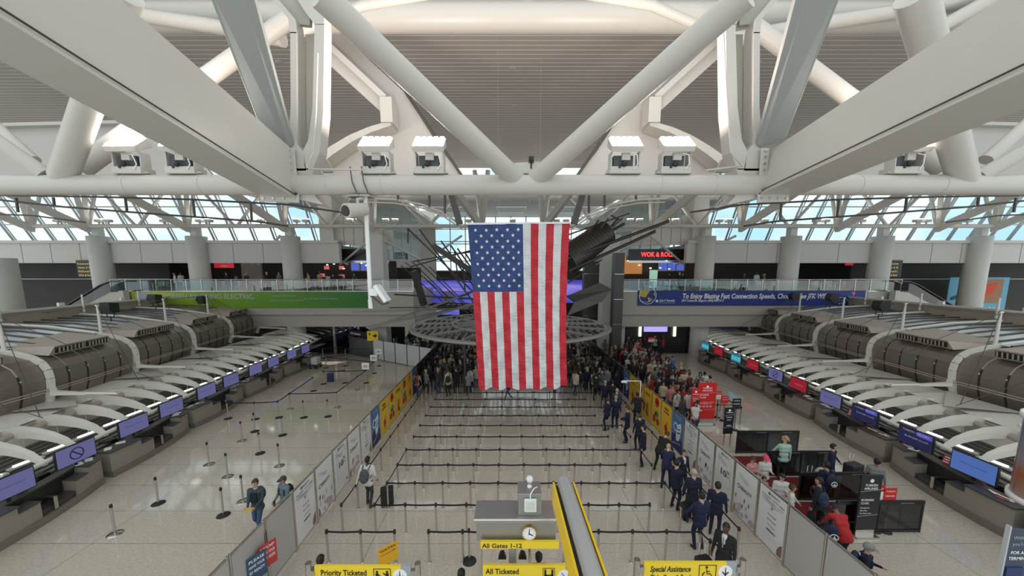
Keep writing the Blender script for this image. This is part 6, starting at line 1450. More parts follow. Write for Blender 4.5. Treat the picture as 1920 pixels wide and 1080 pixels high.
def make_body(name, lean=0, turn=0, nod=0, side=0, feet=((.11, 0), (-.11, 0)), hands=((.30, -.06, .80), (-.30, -.06, .80)), kick=(0, 0), voxel=.022, jacket=True, slim=1.0, shirt=False, skirt=False, hem=.80, shorts=False):
    """facing -Y, 1.75 m tall; returns mesh and the head matrix"""
    prim = []
    def cap(a, b, ra, rb, m): prim.append(('c', Vector(a), Vector(b), ra, rb, m))
    def ell(c, r, m): prim.append(('e', Vector(c), Vector(r), None, None, m))
    rot = Matrix.Rotation(lean, 4, 'X') @ Matrix.Rotation(side, 4, 'Y'); P0 = Vector((0, 0, .93))
    U = lambda x, y, z: P0 + rot @ (Vector((x, y, z))-P0)
    s = slim
    # torso
    ell((0, .0, .93), (.165*s, .115*s, .13), TOP if jacket else BOT)
    cap(U(-.05, 0, 1.02), U(.05, 0, 1.02), .118*s, .118*s, TOP)
    cap(U(-.08, 0, 1.2), U(.08, 0, 1.2), .115*s, .115*s, TOP)
    cap(U(-.10, 0, 1.33), U(.10, 0, 1.33), .105*s, .105*s, TOP)
    cap(U(-.155, 0, 1.405), U(.155, 0, 1.405), .062, .062, TOP)
    if jacket: cap((-.07, .0, hem+.05), (.07, 0, hem+.05), .125*s, .125*s, TOP)
    if shirt: prim.append(('c', U(0, -.085, 1.25), U(0, -.075, 1.42), .035, .05, SHIRT))
    cap(U(0, .005, 1.40), U(0, -.01, 1.53), .058, .052, SKIN)
    hc = U(0, -.015, 1.635); HR = rot @ Matrix.Rotation(turn, 4, 'Z') @ Matrix.Rotation(nod, 4, 'X')
    H = Matrix.Translation(hc) @ HR
    hp = lambda x, y, z: H @ Vector((x, y, z))
    prim.append(('h', H, (.078, .098, .112), None, None, SKIN))
    cap(hp(0, -.035, -.06), hp(0, -.055, -.085), .052, .034, SKIN)
    cap(hp(0, -.098, .005), hp(0, -.112, -.022), .010, .016, SKIN)
    for sx in (-1, 1): cap(hp(sx*.078, .005, .012), hp(sx*.082, .01, -.02), .016, .011, SKIN)
    # arms
    HD = []
    for i, sx in enumerate((1, -1)):
        sh = U(sx*.19, 0, 1.40); hd = Vector(hands[i]); el, wr = ik(sh, hd, .29, .26, (sx*.35, .7, -.25))
        cap(sh, el, .058, .046, TOP); cap(el, wr, .045, .034, TOP); d = (wr-el).normalized()
        pc = wr+d*.045; cap(wr, pc+d*.02, .026, .036, SKIN); HD.append((wr, d, sx))
    # legs
    for i, sx in enumerate((1, -1)):
        hip = Vector((sx*.09, 0, .90)); ft = Vector((feet[i][0], feet[i][1], .085+kick[i])); kn, an = ik(hip, ft, .43, .42, (0, -1, 0))
        cap(hip, kn, .088*s, .060, BOT); cap(kn, an, .058, .044, SKIN if shorts else BOT)
        cap(an+Vector((0, .02, -.045)), an+Vector((sx*.02, -.13, -.055)), .038, .034, SHOE)
    if skirt: cap((0, 0, .9), (0, 0, .55), .15, .2, BOT)
    mb = MB()
    for p in prim:
        if p[0] == 'c':
            a, b, ra, rb = p[1:5]; mb.tube(a, b, ra, rb, n=14); mb.ell(a, (ra,)*3, 14, 8); mb.ell(b, (rb,)*3, 14, 8)
        elif p[0] == 'e': mb.ell(p[1], p[2], 18, 12)
        else:
            e = MB().ell((0, 0, 0), p[2], 18, 12); mb.add([p[1] @ Vector(v) for v in e.v], e.f, 0, True)
    me = mb.mesh('tmp', SKINM0); o = bpy.data.objects.new('tmp', me); COL.objects.link(o)
    r = o.modifiers.new('r', 'REMESH'); r.mode = 'VOXEL'; r.voxel_size = voxel; r.use_smooth_shade = True
    sm = o.modifiers.new('s', 'SMOOTH'); sm.iterations = 3; sm.factor = .5
    out = bpy.data.meshes.new_from_object(o.evaluated_get(bpy.context.evaluated_depsgraph_get())); bpy.data.objects.remove(o)
    def sd_(q, p):
        if p[0] == 'c':
            a, b, ra, rb = p[1:5]; ab = b-a; t = max(0, min(1, (q-a).dot(ab)/max(1e-9, ab.length_squared))); return (q-(a+ab*t)).length-(ra+(rb-ra)*t)
        if p[0] == 'e': d = q-p[1]; r_ = p[2]
        else: d = p[1].inverted() @ q; r_ = Vector(p[2])
        k = Vector((d.x/r_.x, d.y/r_.y, d.z/r_.z)).length; return (k-1)*min(r_)
    V = [v.co.copy() for v in out.vertices]; Fc = [tuple(p.vertices) for p in out.polygons]; Mi = []
    for p in out.polygons:
        c = p.center; best = min(prim, key=lambda q: sd_(c, q)); Mi.append(best[5])
    bpy.data.meshes.remove(out)
    B = MB(); B.v = [tuple(v) for v in V]; B.f = [list(f) for f in Fc]; B.m = Mi; B.sm = [True]*len(Fc)
    # fingers: four of unequal length and a thumb, curled
    n = 6 if voxel < .03 else 4
    for wr, d, sx in HD:
        side_ = d.cross(Vector((0, 1, 0))); 
        if side_.length < .1: side_ = d.cross(Vector((0, 0, 1)))
        side_.normalize(); fw = side_.cross(d).normalized()
        if fw.y > 0: fw = -fw
        axis = fw; curl = (Vector((-sx, 0, 0))-d*Vector((-sx, 0, 0)).dot(d)).normalized()
        for k, L in enumerate((.070, .078, .073, .058)):
            b0 = wr+d*.075+axis*(.024-.016*k); b1 = b0+d*L*.5+curl*.006; b2 = b1+d*L*.38+curl*L*.35; B.path([b0-d*.02, b0, b1, b2], .0085, n, SKIN, True, .0065)
        b0 = wr+d*.03+axis*.03; B.path([b0-axis*.01, b0+axis*.018+d*.018, b0+axis*.024+d*.048+curl*.01], .0105, n, SKIN, True, .008)
    # face: eyes, brows, mouth
    for sx in (-1, 1):
        e = MB().ell((sx*.03, -.088, .008), (.013, .008, .008), 8, 6); B.add([H @ Vector(v) for v in e.v], e.f, EYE, True)
        e = MB().box((sx*.031, -.093, .028), (.03, .008, .007)); B.add([H @ Vector(v) for v in e.v], e.f, EYE)
    e = MB().box((0, -.092, -.052), (.042, .012, .007)); B.add([H @ Vector(v) for v in e.v], e.f, EYE)
    me = B.mesh(name, [skin(0), CM('black'), CM('black'), mat('shoe_black', (.012, .011, .01), .35), CM('white'), mat('face_dark', (.06, .02, .02), .6)])
    return me, H
SKINM0 = skin(0)
def hair_mesh(kind):
    m = MB()
    def shell(rx, ry, rz, zc, yc, front):   # scalp cap, open at the face
        n, k = 20, 10; vs = []; idx = {}
        for i in range(k+1):
            for j in range(n):
                t = math.pi*i/k*.72; a = 2*math.pi*j/n; x, y, z = rx*math.sin(t)*math.cos(a), ry*math.sin(t)*math.sin(a), rz*math.cos(t)
                if y < -.03 and z < front: z = front + (z-front)*.0; y = max(y, -ry*.92)
                vs.append((x, y+yc, z+zc))
        fs = [(i*n+j, (i+1)*n+j, (i+1)*n+(j+1)%n, i*n+(j+1)%n) for i in range(k) for j in range(n)]
        m.add(vs, fs, 0, True)
    if kind == 'short': shell(.086, .107, .122, .004, .008, .05)
    elif kind == 'crop': shell(.081, .101, .116, .002, .004, .06)
    elif kind == 'balding':
        for sx in (-1, 1): m.ell((sx*.06, .035, -.005), (.026, .055, .05))
        m.ell((0, .075, -.01), (.07, .032, .06))
    elif kind == 'long': shell(.09, .112, .125, .004, .01, .055); m.ell((0, .055, -.10), (.10, .055, .17)); m.ell((-.065, .02, -.08), (.03, .05, .12)); m.ell((.065, .02, -.08), (.03, .05, .12))
    elif kind == 'bun': shell(.086, .107, .122, .004, .008, .05); m.ell((0, .125, .03), (.045, .04, .045))
    elif kind == 'pony': shell(.086, .107, .122, .004, .008, .05); m.path([(0, .11, .05), (0, .16, .0), (0, .15, -.12), (0, .12, -.2)], .035, 8, 0, True, .015)
    elif kind == 'curly':
        rg = random.Random(3)
        for k in range(26):
            a = rg.uniform(0, 6.28); t = rg.uniform(0, 1.9); x, y, z = .1*math.sin(t)*math.cos(a), .11*math.sin(t)*math.sin(a)+.02, .12*math.cos(t)+.02
            if y < -.04 and z < .06: continue
            m.ell((x, y, z), (.045,)*3, 8, 6)
    elif kind == 'cap': shell(.092, .114, .125, .012, .0, .05); m.hexa([(-.07, -.19, .035), (.07, -.19, .035), (.08, -.08, .05), (-.08, -.08, .05), (-.06, -.18, .045), (.06, -.18, .045), (.08, -.08, .065), (-.08, -.08, .065)])
    return m.mesh('hair', HM('black'))
HAIRM = {k: hair_mesh(k) for k in ('short', 'crop', 'balding', 'long', 'bun', 'pony', 'curly', 'cap')}
POSE = {}
PD = dict(
 stand=dict(), stand2=dict(feet=((.13, -.04), (-.10, .05)), hands=((.27, -.1, .84), (-.28, .02, .82)), turn=.5),
 folded=dict(hands=((.02, -.24, 1.12), (-.02, -.24, 1.16)), nod=.15), phone=dict(hands=((.08, -.30, 1.18), (-.26, -.05, .83)), nod=.45),
 clasp=dict(hands=((.05, -.2, .93), (-.05, -.2, .93)), turn=-.4), walk=dict(feet=((.09, -.28), (-.09, .30)), kick=(0, .06), hands=((.26, .16, .86), (-.26, -.22, .92)), lean=.08),
 pull=dict(hands=((.30, .22, .84), (-.24, -.16, .9)), feet=((.1, -.1), (-.1, .1)), lean=.06), leanf=dict(lean=.75, hands=((.22, -.62, .82), (-.22, -.6, .8)), nod=.1, feet=((.14, .08), (-.14, -.05))),
 eat=dict(hands=((.10, -.30, 1.02), (-.10, -.30, 1.02)), nod=.1, feet=((.08, -.22), (-.10, .22)), kick=(0, .05)), jog=dict(feet=((.08, -.30), (-.09, .34)), kick=(0, .18), hands=((.24, -.28, 1.05), (-.26, .16, .98)), lean=.2),
 suit=dict(shirt=True, hands=((.26, -.08, .82), (-.26, -.06, .82)), hem=.76), suitback=dict(hem=.76, hands=((.27, -.05, .82), (-.27, -.05, .82)), turn=.2), suitarm=dict(hem=.76, hands=((.40, -.22, .95), (-.27, -.05, .82))), suitread=dict(hem=.76, hands=((.08, -.3, 1.08), (-.06, -.3, 1.06)), nod=.5))
def body(p):
    if p not in POSE:
        POSE[p] = make_body('body', **dict(PD[p], voxel=.021)); 
    return POSE[p]
LOW = {}
def lowbody(p):
    if p not in LOW: LOW[p] = make_body('body', **dict(PD[p], voxel=.042))
    return LOW[p]
def person(x, y, rz, pose, label, top='black', bot='black', sk=0, hair='short', hc='black', h=1.75, low=False, shoe=None, shirt=None, group=None, z=0, capm=None):
    me, H = (lowbody if low else body)(pose)
    o = bpy.data.objects.new('person', me); COL.objects.link(o); o.location = (x, y, z+.005); o.rotation_euler = (0, 0, rz); o.scale = (h/1.75,)*3
    ms = {0: skin(sk), 1: CM(top), 2: CM(bot)}
    if shoe: ms[3] = CM(shoe)
    if shirt: ms[4] = CM(shirt)
    for i, m in ms.items(): o.material_slots[i].link = 'OBJECT'; o.material_slots[i].material = m
    tag(o, label, 'person', group)
    if hair:
        c = bpy.data.objects.new('cap' if hair == 'cap' else 'hair', HAIRM[hair]); COL.objects.link(c); c.parent = o; c.matrix_local = H
        c.material_slots[0].link = 'OBJECT'; c.material_slots[0].material = capm or HM(hc)
    return o
def attach(o, mb, name, m): return mb.build(name, m, o)
BP = None
def backpack(x, y, rz, label, m, h=1.75, lean=0, logo=False):
    t = thing('backpack', label, 'backpack', (0, 0, 0))
    b = MB(); b.ell((0, .2, 1.2), (.155, .10, .23), 16, 10); b.ell((0, .27, 1.1), (.115, .06, .13), 14, 8); b.build('pack', m, t)
    b = MB()
    for sx in (-1, 1): b.path([(sx*.10, .13, 1.38), (sx*.12, .02, 1.47), (sx*.12, -.12, 1.38), (sx*.13, -.12, 1.2), (sx*.14, .08, 1.06)], .018, 6)
    b.build('shoulder_straps', m, t)
    if logo:
        b = MB(); c_ = Vector((0, .325, 1.12)); ring = [(.09*math.cos(k*math.pi/8), .325, 1.13+.09*math.sin(k*math.pi/8)) for k in range(17)]; b.path(ring, .012, 5)
        b.prism([(0, .325, 1.2), (.02, .33, 1.13), (.07, .33, 1.1), (0, .33, 1.07), (-.07, .33, 1.1), (-.02, .33, 1.13)], (0, .01, 0)); b.build('emblem', INKW, t)
    t.location = (x, y, 0); t.rotation_euler = (0, 0, rz); t.scale = (h/1.75,)*3
    if lean: t.rotation_euler = (lean, 0, rz)
    return t
def suitcase(x, y, rz, label, m, w=.42, h=.62, d=.25, handle=True, tilt=0):
    t = thing('suitcase', label, 'suitcase', (0, 0, 0))
    MB().box((0, 0, .05+h/2), (w, d, h)).build('shell', m, t, bevel=.04)
    b = MB()
    for k in (-.25, 0, .25): b.box((k*w, -d/2-.004, .05+h/2), (.02, .012, h*.85))
    b.build('ridges', BLACKR, t)
    for sx in (-1, 1):
        for sy in (-1, 1): MB().tube((sx*w*.4-.012, sy*d*.36, .03), (sx*w*.4+.012, sy*d*.36, .03), .03, n=10).build('wheel', BLACK, t)
    if handle: MB().path([(-.09, d*.3, h), (-.09, d*.3, h+.42), (.09, d*.3, h+.42), (.09, d*.3, h)], .010, 6).build('handle', STEEL, t)
    t.location = (x, y, 0); t.rotation_euler = (0, 0, rz); return t
PI = math.pi
def HP(px, py, h=1.75): return atz(px, py, h)
# ---- left walkers
q = HP(478, 898, 1.78); o = person(q.x, q.y, .12, 'eat', 'person in dark jacket and jeans holding food, walking on the left floor', 'slate', 'denim', 0, 'short', 'brown', 1.78, shoe='brown', shirt='navy')
b = MB(); b.box((0, -.13, 1.22), (.15, .03, .3)); b.build('pullover', CM('navy'), o)
backpack(q.x, q.y, .12, 'dark backpack on the person in navy jacket and jeans', mat('pack_slate', (.05, .06, .07), .8))
o = MB().box((q.x+.0, q.y-.37, 1.03), (.26, .12, .07), 0, .12).build('food_wrap', mat('food_yellow', (.55, .38, .12), .6)); tag(o, 'yellow food wrapper in the hands of the person in jeans', 'food')
q = HP(531, 893, 1.66); person(q.x, q.y, -.35, 'eat', 'person in grey-blue top and dark cap beside the left fence', 'teal', 'black', 1, 'cap', 'black', 1.66, capm=CM('charcoal'))
backpack(q.x, q.y, -.35, 'thin strapped black pack on the person in the dark cap', mat('pack_black', (.015, .015, .018), .8), 1.6)
o = MB().tube((q.x-.1, q.y-.36, .9), (q.x-.1, q.y-.36, 1.08), .03, n=10).build('bottle', BLACK); tag(o, 'dark bottle in the hand of the person in the dark cap', 'bottle')
# man with suitcase in the queue
q = HP(687, 857, 1.8); person(q.x, q.y, PI-.1, 'pull', 'man in white shirt and dark trousers from behind with backpack inside the left belt line', 'white', 'charcoal', 3, 'crop', 'black', 1.8, shoe='brown')
backpack(q.x, q.y, PI-.1, 'black and grey backpack on the man in the white shirt', mat('pack_grey', (.07, .07, .075), .7), 1.8)
suitcase(q.x+.62, q.y+.05, .3, 'black upright suitcase beside the man in the white shirt', mat('case_black', (.012, .012, .014), .5))
q = HP(781, 697, 1.62); person(q.x, q.y, PI, 'walk', 'woman in pale pink top with brown backpack beside the far left posters', 'pink', 'denim', 1, 'long', 'brown', 1.62); backpack(q.x, q.y, PI, 'brown backpack on the woman in the pale pink top', mat('pack_brown', (.11, .05, .03), .8), 1.6)
q = atz(953, 752); person(q.x, q.y, -1.2, 'walk', 'walking person whose legs show below the flag', 'navy', 'denim', 0, 'short', 'brown', 1.75, low=True, shoe='white')
# ---- uniformed crew along the right side line
crew = [(1363, 980, 1.80, -.95, 'suit', 'black', 'black', 3, 'crop', 'black', 'man in black suit with white collar, bottom right beside the assistance sign'),
 (1317, 922, 1.80, PI+.1, 'suitarm', 'navy2', 'navy', 0, 'short', 'black', 'crew member in bright navy suit from behind, arm out to the belt'),
 (1347, 904, 1.76, PI*.8, 'suitback', 'navy', 'navy', 0, 'short', 'black', 'dark-haired crew member in navy, right of the one with the arm out'),
 (1302, 879, 1.84, PI, 'suitback', 'navy', 'black', 0, 'balding', 'grey', 'tall balding crew member in navy seen from behind'),
 (1270, 862, 1.78, -PI*.35+PI, 'clasp', 'navy', 'navy', 0, 'short', 'black', 'dark-haired crew member in navy with a bag, left of the balding one'),
 (1282, 843, 1.68, .3, 'suit', 'navy', 'navy', 0, 'short', 'brown', 'crew woman with glasses facing the camera beside the white posters'),
 (1252, 850, 1.72, PI*.85, 'leanf', 'navy2', 'navy', 4, 'short', 'blond', 'blond crew member in navy bending forward'),
 (1238, 822, 1.75, PI*.7, 'leanf', 'black', 'black', 0, 'short', 'brown', 'crew member in black bending over a bag'),
 (1208, 797, 1.78, -PI*.6, 'suitback', 'navy', 'navy', 0, 'short', 'black', 'crew member in navy standing sideways, eighth from the front'),
 (1200, 775, 1.76, PI*1.05, 'suitback', 'navy', 'black', 0, 'crop', 'brown', 'crew member in navy seen from behind near the blue poster'),
 (1178, 761, 1.80, -PI*.65, 'suitread', 'navy', 'navy', 0, 'short', 'brown', 'crew member in navy looking down at papers'),
 (1155, 741, 1.78, PI*.95, 'suitback', 'navy', 'navy', 0, 'crop', 'grey', 'grey-haired crew member in navy seen from behind'),
 (1157, 728, 1.76, PI*.9, 'suitback', 'charcoal', 'black', 4, 'balding', 'grey', 'pink-headed balding crew member beyond the grey-haired one'),
 (1197, 736, 1.82, PI*.95, 'jog', 'black', 'black', 3, 'crop', 'black', 'person in black striding away beside the yellow posters'),
 (1135, 713, 1.76, PI, 'stand2', 'navy', 'black', 0, 'crop', 'grey', 'crew member in navy at the far bend of the side line'),
 (1149, 713, 1.78, PI*.8, 'stand', 'black', 'black', 0, 'short', 'black', 'crew member in black beside the white door frame'),
 (1124, 690, 1.68, PI*.9, 'stand2', 'black', 'black', 4, 'bun', 'blond', 'blond crew woman with a bun at the far end of the line'),
 (1118, 700, 1.76, PI*1.1, 'folded', 'black', 'black', 0, 'short', 'black', 'crew member in black with folded arms at the far end of the line'),
 (1106, 680, 1.74, 2.6, 'phone', 'black', 'black', 1, 'short', 'black', 'person in black looking at a phone just right of the flag'),
 (1140, 745, 1.76, PI*1.2, 'clasp', 'navy', 'navy', 0, 'short', 'brown', 'crew member in navy partly hidden left of the grey-haired one')]
for (px, py, h, rz, ps, tp_, bt, sk, hr, hc, lab) in crew:
    q = HP(px, py, h)
    if ps == 'leanf': q = HP(px, py, h*.80)
    o = person(q.x, q.y, rz, ps, lab, tp_, bt, sk, hr, hc, h, shirt='white')
    if 'glasses' in lab:
        me, H = body(ps); g = MB(); 
        for sx in (-1, 1): g.path([H @ Vector((sx*.03+.018*math.cos(a_*.785), -.105, .008+.014*math.sin(a_*.785))) for a_ in range(9)], .003, 5)
        g.build('glasses', BLACK, o)
    if 'black suit' in lab: 
        g = MB(); g.beam((0, -.135, 1.15), (0, -.125, 1.40), .03, .012, up=(0, 1, 0), w2=.02); g.build('tie', mat('tie_khaki', (.25, .25, .18), .7), o)
q = HP(1270, 862, 1.78); suitcase(q.x+.15, q.y-.45, .4, 'black crew bag in front of the dark-haired crew member', mat('case_black', (.012, .012, .014)), .36, .5, .22, handle=False)
q = HP(1363, 980, 1.8); suitcase(q.x-.45, q.y+.1, .2, 'black trolley bag left of the man in the black suit', mat('case_black', (.012, .012, .014)), .38, .7, .25)
q = HP(1155, 741); suitcase(q.x-.5, q.y-.2, 0, 'small white and grey bag by the side line posts', mat('case_white', (.5, .5, .5), .5), .2, .5, .2, handle=False)
# ---- business zone
zone = [(1472, 820, 1.70, PI*1.05, 'leanf', 'x')]
def zp(px, py, h, rz, ps, tp_, bt, sk, hr, hc, lab, **k): q = HP(px, py, h); person(q.x, q.y, rz, ps, lab, tp_, bt, sk, hr, hc, h, **k); return q
q = zp(1473, 820, 1.68, PI*.95, 'suitarm', 'mint', 'black', 4, 'curly', 'blond', 'blonde woman in a mint green sweater seen from behind at the glass barriers')
b = MB(); 
q = zp(1436, 853, 1.62, 0, 'phone', 'white', 'black', 0, 'cap', 'brown', 'person in a bright pink cap and white top behind the right fence', capm=mat('cap_pink', (.75, .05, .16), .7))
q = zp(1411, 855, 1.66, .3, 'phone', 'pink', 'pink', 1, 'short', 'brown', 'person in salmon pink top beside the pink cap')
q = zp(1433, 893, 1.35, .2, 'stand', 'pink', 'grey', 0, 'short', 'brown', 'small brown-haired child behind the white posters')
q = zp(1467, 888, 1.62, -.3, 'phone', 'white', 'white', 4, 'long', 'black', 'woman with long black hair in white in front of the barriers')
q = zp(1486, 908, 1.58, .9, 'suitarm', 'white', 'black', 1, 'short', 'brown', 'boy in a white printed T-shirt reaching down behind the fence')
q = zp(1563, 832, 1.72, 1.2-.4, 'suitarm', 'navy2', 'navy', 0, 'short', 'black', 'man in a blue jacket handling a big dark suitcase')
suitcase(q.x+.75, q.y-.1, .2, 'big dark suitcase beside the man in the blue jacket', mat('case_charcoal', (.03, .03, .035), .6), .55, .95, .35)
q = zp(1538, 895, 1.78, PI*1.25, 'stand2', 'black', 'black', 1, 'short', 'black', 'dark-haired man in black with a blue backpack in the barrier lane')
backpack(q.x, q.y, PI*1.25-.9, 'blue backpack on the dark-haired man in the barrier lane', mat('pack_blue', (.015, .03, .08), .7))
q = zp(1552, 866, 1.74, PI, 'stand', 'navy', 'black', 1, 'short', 'black', 'person in navy with an emblem backpack in the barrier lane')
backpack(q.x, q.y, PI, 'navy backpack with a round white emblem in the barrier lane', mat('pack_navy', (.012, .018, .05), .7), logo=True)
q = zp(1645, 860, 1.66, PI*.8, 'stand2', 'grey', 'denim', 2, 'bun', 'black', 'person in a grey T-shirt walking between barriers and right counters')
q = zp(1592, 952, 1.74, PI*.95, 'leanf', 'red', 'navy', 2, 'crop', 'black', 'person in a bright red jacket bending forward at the fence')
q2 = HP(1560, 985, 1.3); backpack(q2.x, q2.y+.1, PI*.9, 'big navy backpack with a round white emblem next to the red jacket', mat('pack_navy', (.012, .018, .05)), 1.7, logo=True)
q = zp(1628, 1018, 1.62, .8, 'phone', 'navy', 'navy', 0, 'cap', 'grey', 'person in navy with a grey cap at the lower end of the right fence', capm=mat('cap_grey', (.25, .25, .25), .7))
backpack(q.x, q.y, .8, 'blue backpack on the person with the grey cap', mat('pack_blue', (.015, .03, .08)), 1.6)
q = atz(1500, 870, .5); suitcase(11.0, 12.0, .1, 'dark green suitcase on the red carpet under the blonde woman', mat('case_green', (.05, .12, .10), .5), .5, .6, .3)
o = MB().ell((11.55, 12.25, .62), (.2, .14, .24), 14, 10).build('tote_bag', mat('tote_cream', (.45, .42, .34), .8)); tag(o, 'cream tote bag beside the blonde woman, near the barrier', 'bag')
MB_ = MB().box((11.55, 12.25, .2), (.4, .3, .38)).build('luggage_box', CM('charcoal')); tag(MB_, 'dark box bag under the cream tote bag', 'bag')
suitcase(9.9, 10.2, .3, 'black suitcase with raised handle beside the smoked barrier lane', mat('case_black', (.012, .012, .014)), .4, .6, .25)
# staff behind right red boards
for i, (px, py, tp_, hr) in enumerate(((1322, 697, 'white', 'short'), (1332, 704, 'tan', 'short'), (1268, 722, 'navy', 'long'))): zp(px, py, 1.72, (PI, PI, PI)[i], 'stand', tp_, 'black', 1, hr, ('black', 'black', 'red')[i], ('man in a white shirt behind the large red board', 'person in tan standing close to the man in the white shirt', 'red-haired woman in navy in the economy queue beside the yellow posters')[i])
zp(1253, 665, 1.74, .2, 'folded', 'blue', 'navy', 0, 'crop', 'grey', 'man in a blue jacket with folded arms in the far economy queue')
zp(1262, 668, 1.72, .1, 'folded', 'blue', 'denim', 0, 'short', 'brown', 'second man in blue in the far economy queue')
# heads at the lower sign edges
q = HP(593, 1052, 1.7); person(q.x, q.y+.15, PI, 'stand', 'person whose dark hair shows above the Priority sign', 'charcoal', 'black', 0, 'short', 'black', 1.7)
q = HP(864, 1072, 1.7); person(q.x, q.y+.05, PI, 'stand', 'person whose dark hair shows left of the clock gantry post', 'grey', 'black', 1, 'bun', 'black', 1.7)
q = HP(1012, 1050, 1.7); person(q.x, q.y+.2, PI, 'stand', 'person whose dark hair shows above the All Ticketed sign', 'navy', 'black', 1, 'short', 'black', 1.7)
# ---- crowds
RC = random.Random(11)
def crowd(n, region, where, tops, mind=.55, facing=(PI, .9), ages=(1.55, 1.85), group=None, z=0, poses=('stand', 'stand2', 'folded', 'phone', 'clasp')):
    pts = []; tries = 0; used = {}
    while len(pts) < n and tries < 6000:
        tries += 1; p_ = region(RC)
        if p_ is None: continue
        if any(abs(p_[0]-cx_) < 1.35 and 32.7 < p_[1] < 35.4 for cx_ in COLX) or (8.2 < p_[0] < 10.8 and 30.3 < p_[1] < 32.5) or (7.5 < p_[0] < 10.5 and p_[1] > 36.4): continue
        if all((p_[0]-a)**2+(p_[1]-b)**2 > mind**2 for a, b in pts): pts.append(p_)
    pts.sort(key=lambda p_: p_[1])
    for i, (x, y) in enumerate(pts):
        tp_ = RC.choice(tops); bt = RC.choice(['black', 'charcoal', 'navy', 'denim', 'black']); hr = RC.choice(['short', 'short', 'crop', 'long', 'long', 'bun', 'pony', 'cap']); hc = RC.choice(['black', 'black', 'brown', 'brown', 'blond', 'grey'])
        sk = RC.choice([0, 0, 1, 1, 2, 3, 4]); ps = RC.choice(poses)
        cap_ = hr == 'cap'
        key = (tp_, bt, 'short' if hr == 'crop' else hr, hc if hr != 'cap' else 0); used[key] = used.get(key, 0)+1
        hn = (hc+' hair' if hr in ('short', 'crop') else {'long': 'long '+hc+' hair', 'bun': hc+' bun', 'pony': hc+' ponytail', 'cap': 'dark cap'}[hr])
        lab = 'person, %s top, %s trousers, %s, %s' % (tp_.replace('2', '').replace('ltgrey', 'pale'), bt, hn, where)
        if used[key] > 1: lab += ', %s such' % NUM[used[key]]
        person(x, y, facing[0]+RC.uniform(-facing[1], facing[1]), ps, lab, tp_, bt, sk, hr, hc, RC.uniform(*ages), low=True, group=group, z=z, capm=CM('charcoal') if cap_ else None)
        if RC.random() < .22 and z == 0:
            backpack(x, y, facing[0], 'backpack worn by the %s nearest person %s' % (NUM[i+1] if i < 30 else str(i+1)+'th', where), mat('pack_black', (.015, .015, .018), .8) if RC.random() < .6 else mat('pack_grey', (.07, .07, .075), .7))
DARKT = ['black', 'black', 'charcoal', 'navy', 'black', 'grey', 'brown', 'olive', 'cream', 'ltgrey', 'black']
def proj(x, y, z):
    dz = z-CAMH; c = y*math.cos(PITCH)-dz*math.sin(PITCH); d = -dz*math.cos(PITCH)-y*math.sin(PITCH); return CX+F*x/c, CY+F*d/c
def regC(r):
    x, y = r.uniform(-5.9, 7.3), r.uniform(22.0, 33)
    px, py = proj(x, y, 1.7)
    if 905 < px < 1055: return None
    if y < 24 and abs(x-1) < 3.2: return None
    return x, y
crowd(150, regC, 'under the round canopy', DARKT, .5, group='crowd under the round canopy')
def regL(r):
    x, y = r.uniform(-12.5, -5), r.uniform(30.5, 38)
    if y < 28.2+(-(x+6.1))*.60+1.0 or abs(x+12.4) < 1.3: return None
    return x, y
crowd(40, regL, 'behind the white screens', DARKT, .55, group='crowd behind the white screens')
def regT(r):
    y = r.uniform(16.8, 33); x = r.uniform(8.9, 12.0)
    if y < 19.5 and x > 9.9: return None
    return x, y
crowd(92, regT, 'in the economy queue', ['white', 'black', 'charcoal', 'cream', 'maroon', 'brown', 'grey', 'navy', 'white', 'pink', 'black', 'red', 'ltgrey'], .52, facing=(.3, 1.2), group='economy queue behind the right fence')
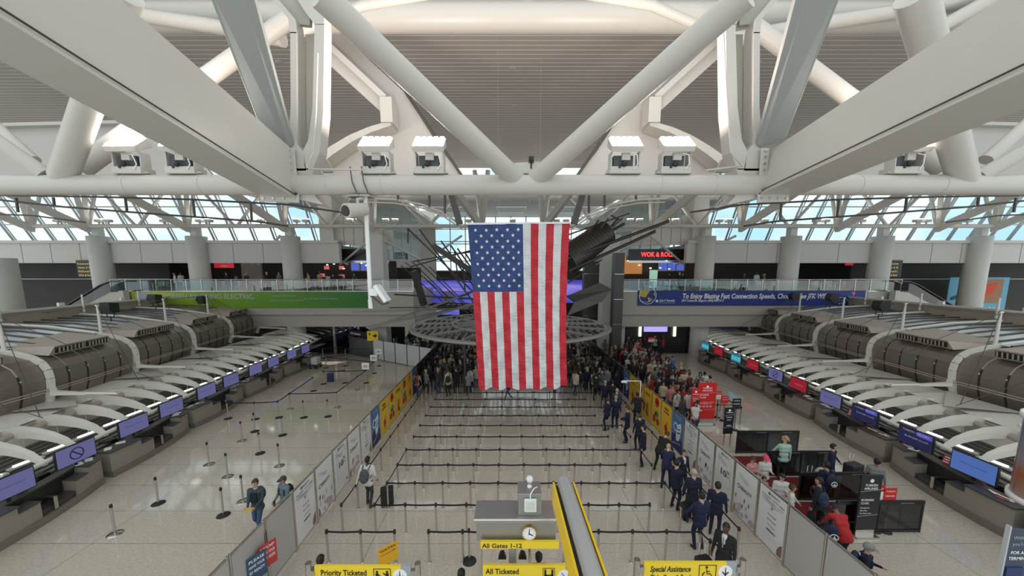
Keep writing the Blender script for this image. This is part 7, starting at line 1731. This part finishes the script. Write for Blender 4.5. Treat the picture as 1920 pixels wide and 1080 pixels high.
def regV(r): return r.uniform(8.2, 15.5), r.uniform(33.5, 38)
crowd(34, regV, "before the far letters shop", ['white', 'black', 'red', 'charcoal', 'white', 'maroon'], .6, group='people before the far shop')
def regB(r):
    x = r.choice([r.uniform(-32, -13), r.uniform(13.5, 32)])
    if any(abs(x-c) < 1.5 for c in cols): return None
    return x, r.uniform(33.0, 35.5)
crowd(22, regB, 'on the balcony terraces', ['white', 'black', 'charcoal', 'grey', 'navy', 'tan'], 1.0, facing=(0, 1.2), group='people on the balconies', z=ZM)
# luggage on the left floor
q = atz(620, 716); suitcase(q.x, q.y, .1, 'small royal blue suitcase among the far left belt posts', mat('case_blue', (.02, .03, .12), .5), .42, .6, .28, handle=False)
q = atz(592, 690); t = thing('luggage_cart', 'white and black luggage cart by the farthest left counter', 'cart', (q.x, q.y, 0)); MB().box((q.x, q.y, .3), (.6, .9, .08)).build('deck', BLACK, t); MB().box((q.x, q.y+.1, .62), (.5, .6, .55)).build('load', CM('white'), t); MB().path([(q.x-.28, q.y+.45, .3), (q.x-.28, q.y+.5, 1.0), (q.x+.28, q.y+.5, 1.0), (q.x+.28, q.y+.45, .3)], .02, 6).build('handle', STEEL, t)
for sx in (-1, 1):
    for sy in (-1, 1): MB().tube((q.x+sx*.25-.02, q.y+sy*.35, .1), (q.x+sx*.25+.02, q.y+sy*.35, .1), .1, n=10).build('wheel', BLACK, t)
# white portal frame by the crew line
q0, q1 = atz(1135, 765), atz(1157, 762)
t = thing('portal_frame', 'thin white inverted L frame beside the far posters on the right', 'frame', (7.1, 17.6, 0)); MB().path([(7.2, 18.6, 0), (7.2, 18.6, 2.15), (6.2, 18.6, 2.15)], .035, 8).build('frame', INKW, t); MB().box((6.3, 18.6, 2.1), (.3, .1, .08)).build('lamp', INKW, t)
# tidy helper properties
for o in bpy.data.objects:
    if '_o' in o: del o['_o']

for o in list(bpy.data.objects):
    if o.parent is None and 'label' in o and not 4 <= len(o['label'].split()) <= 16: print('BADLABEL', o.name, len(o['label'].split()), o['label'])
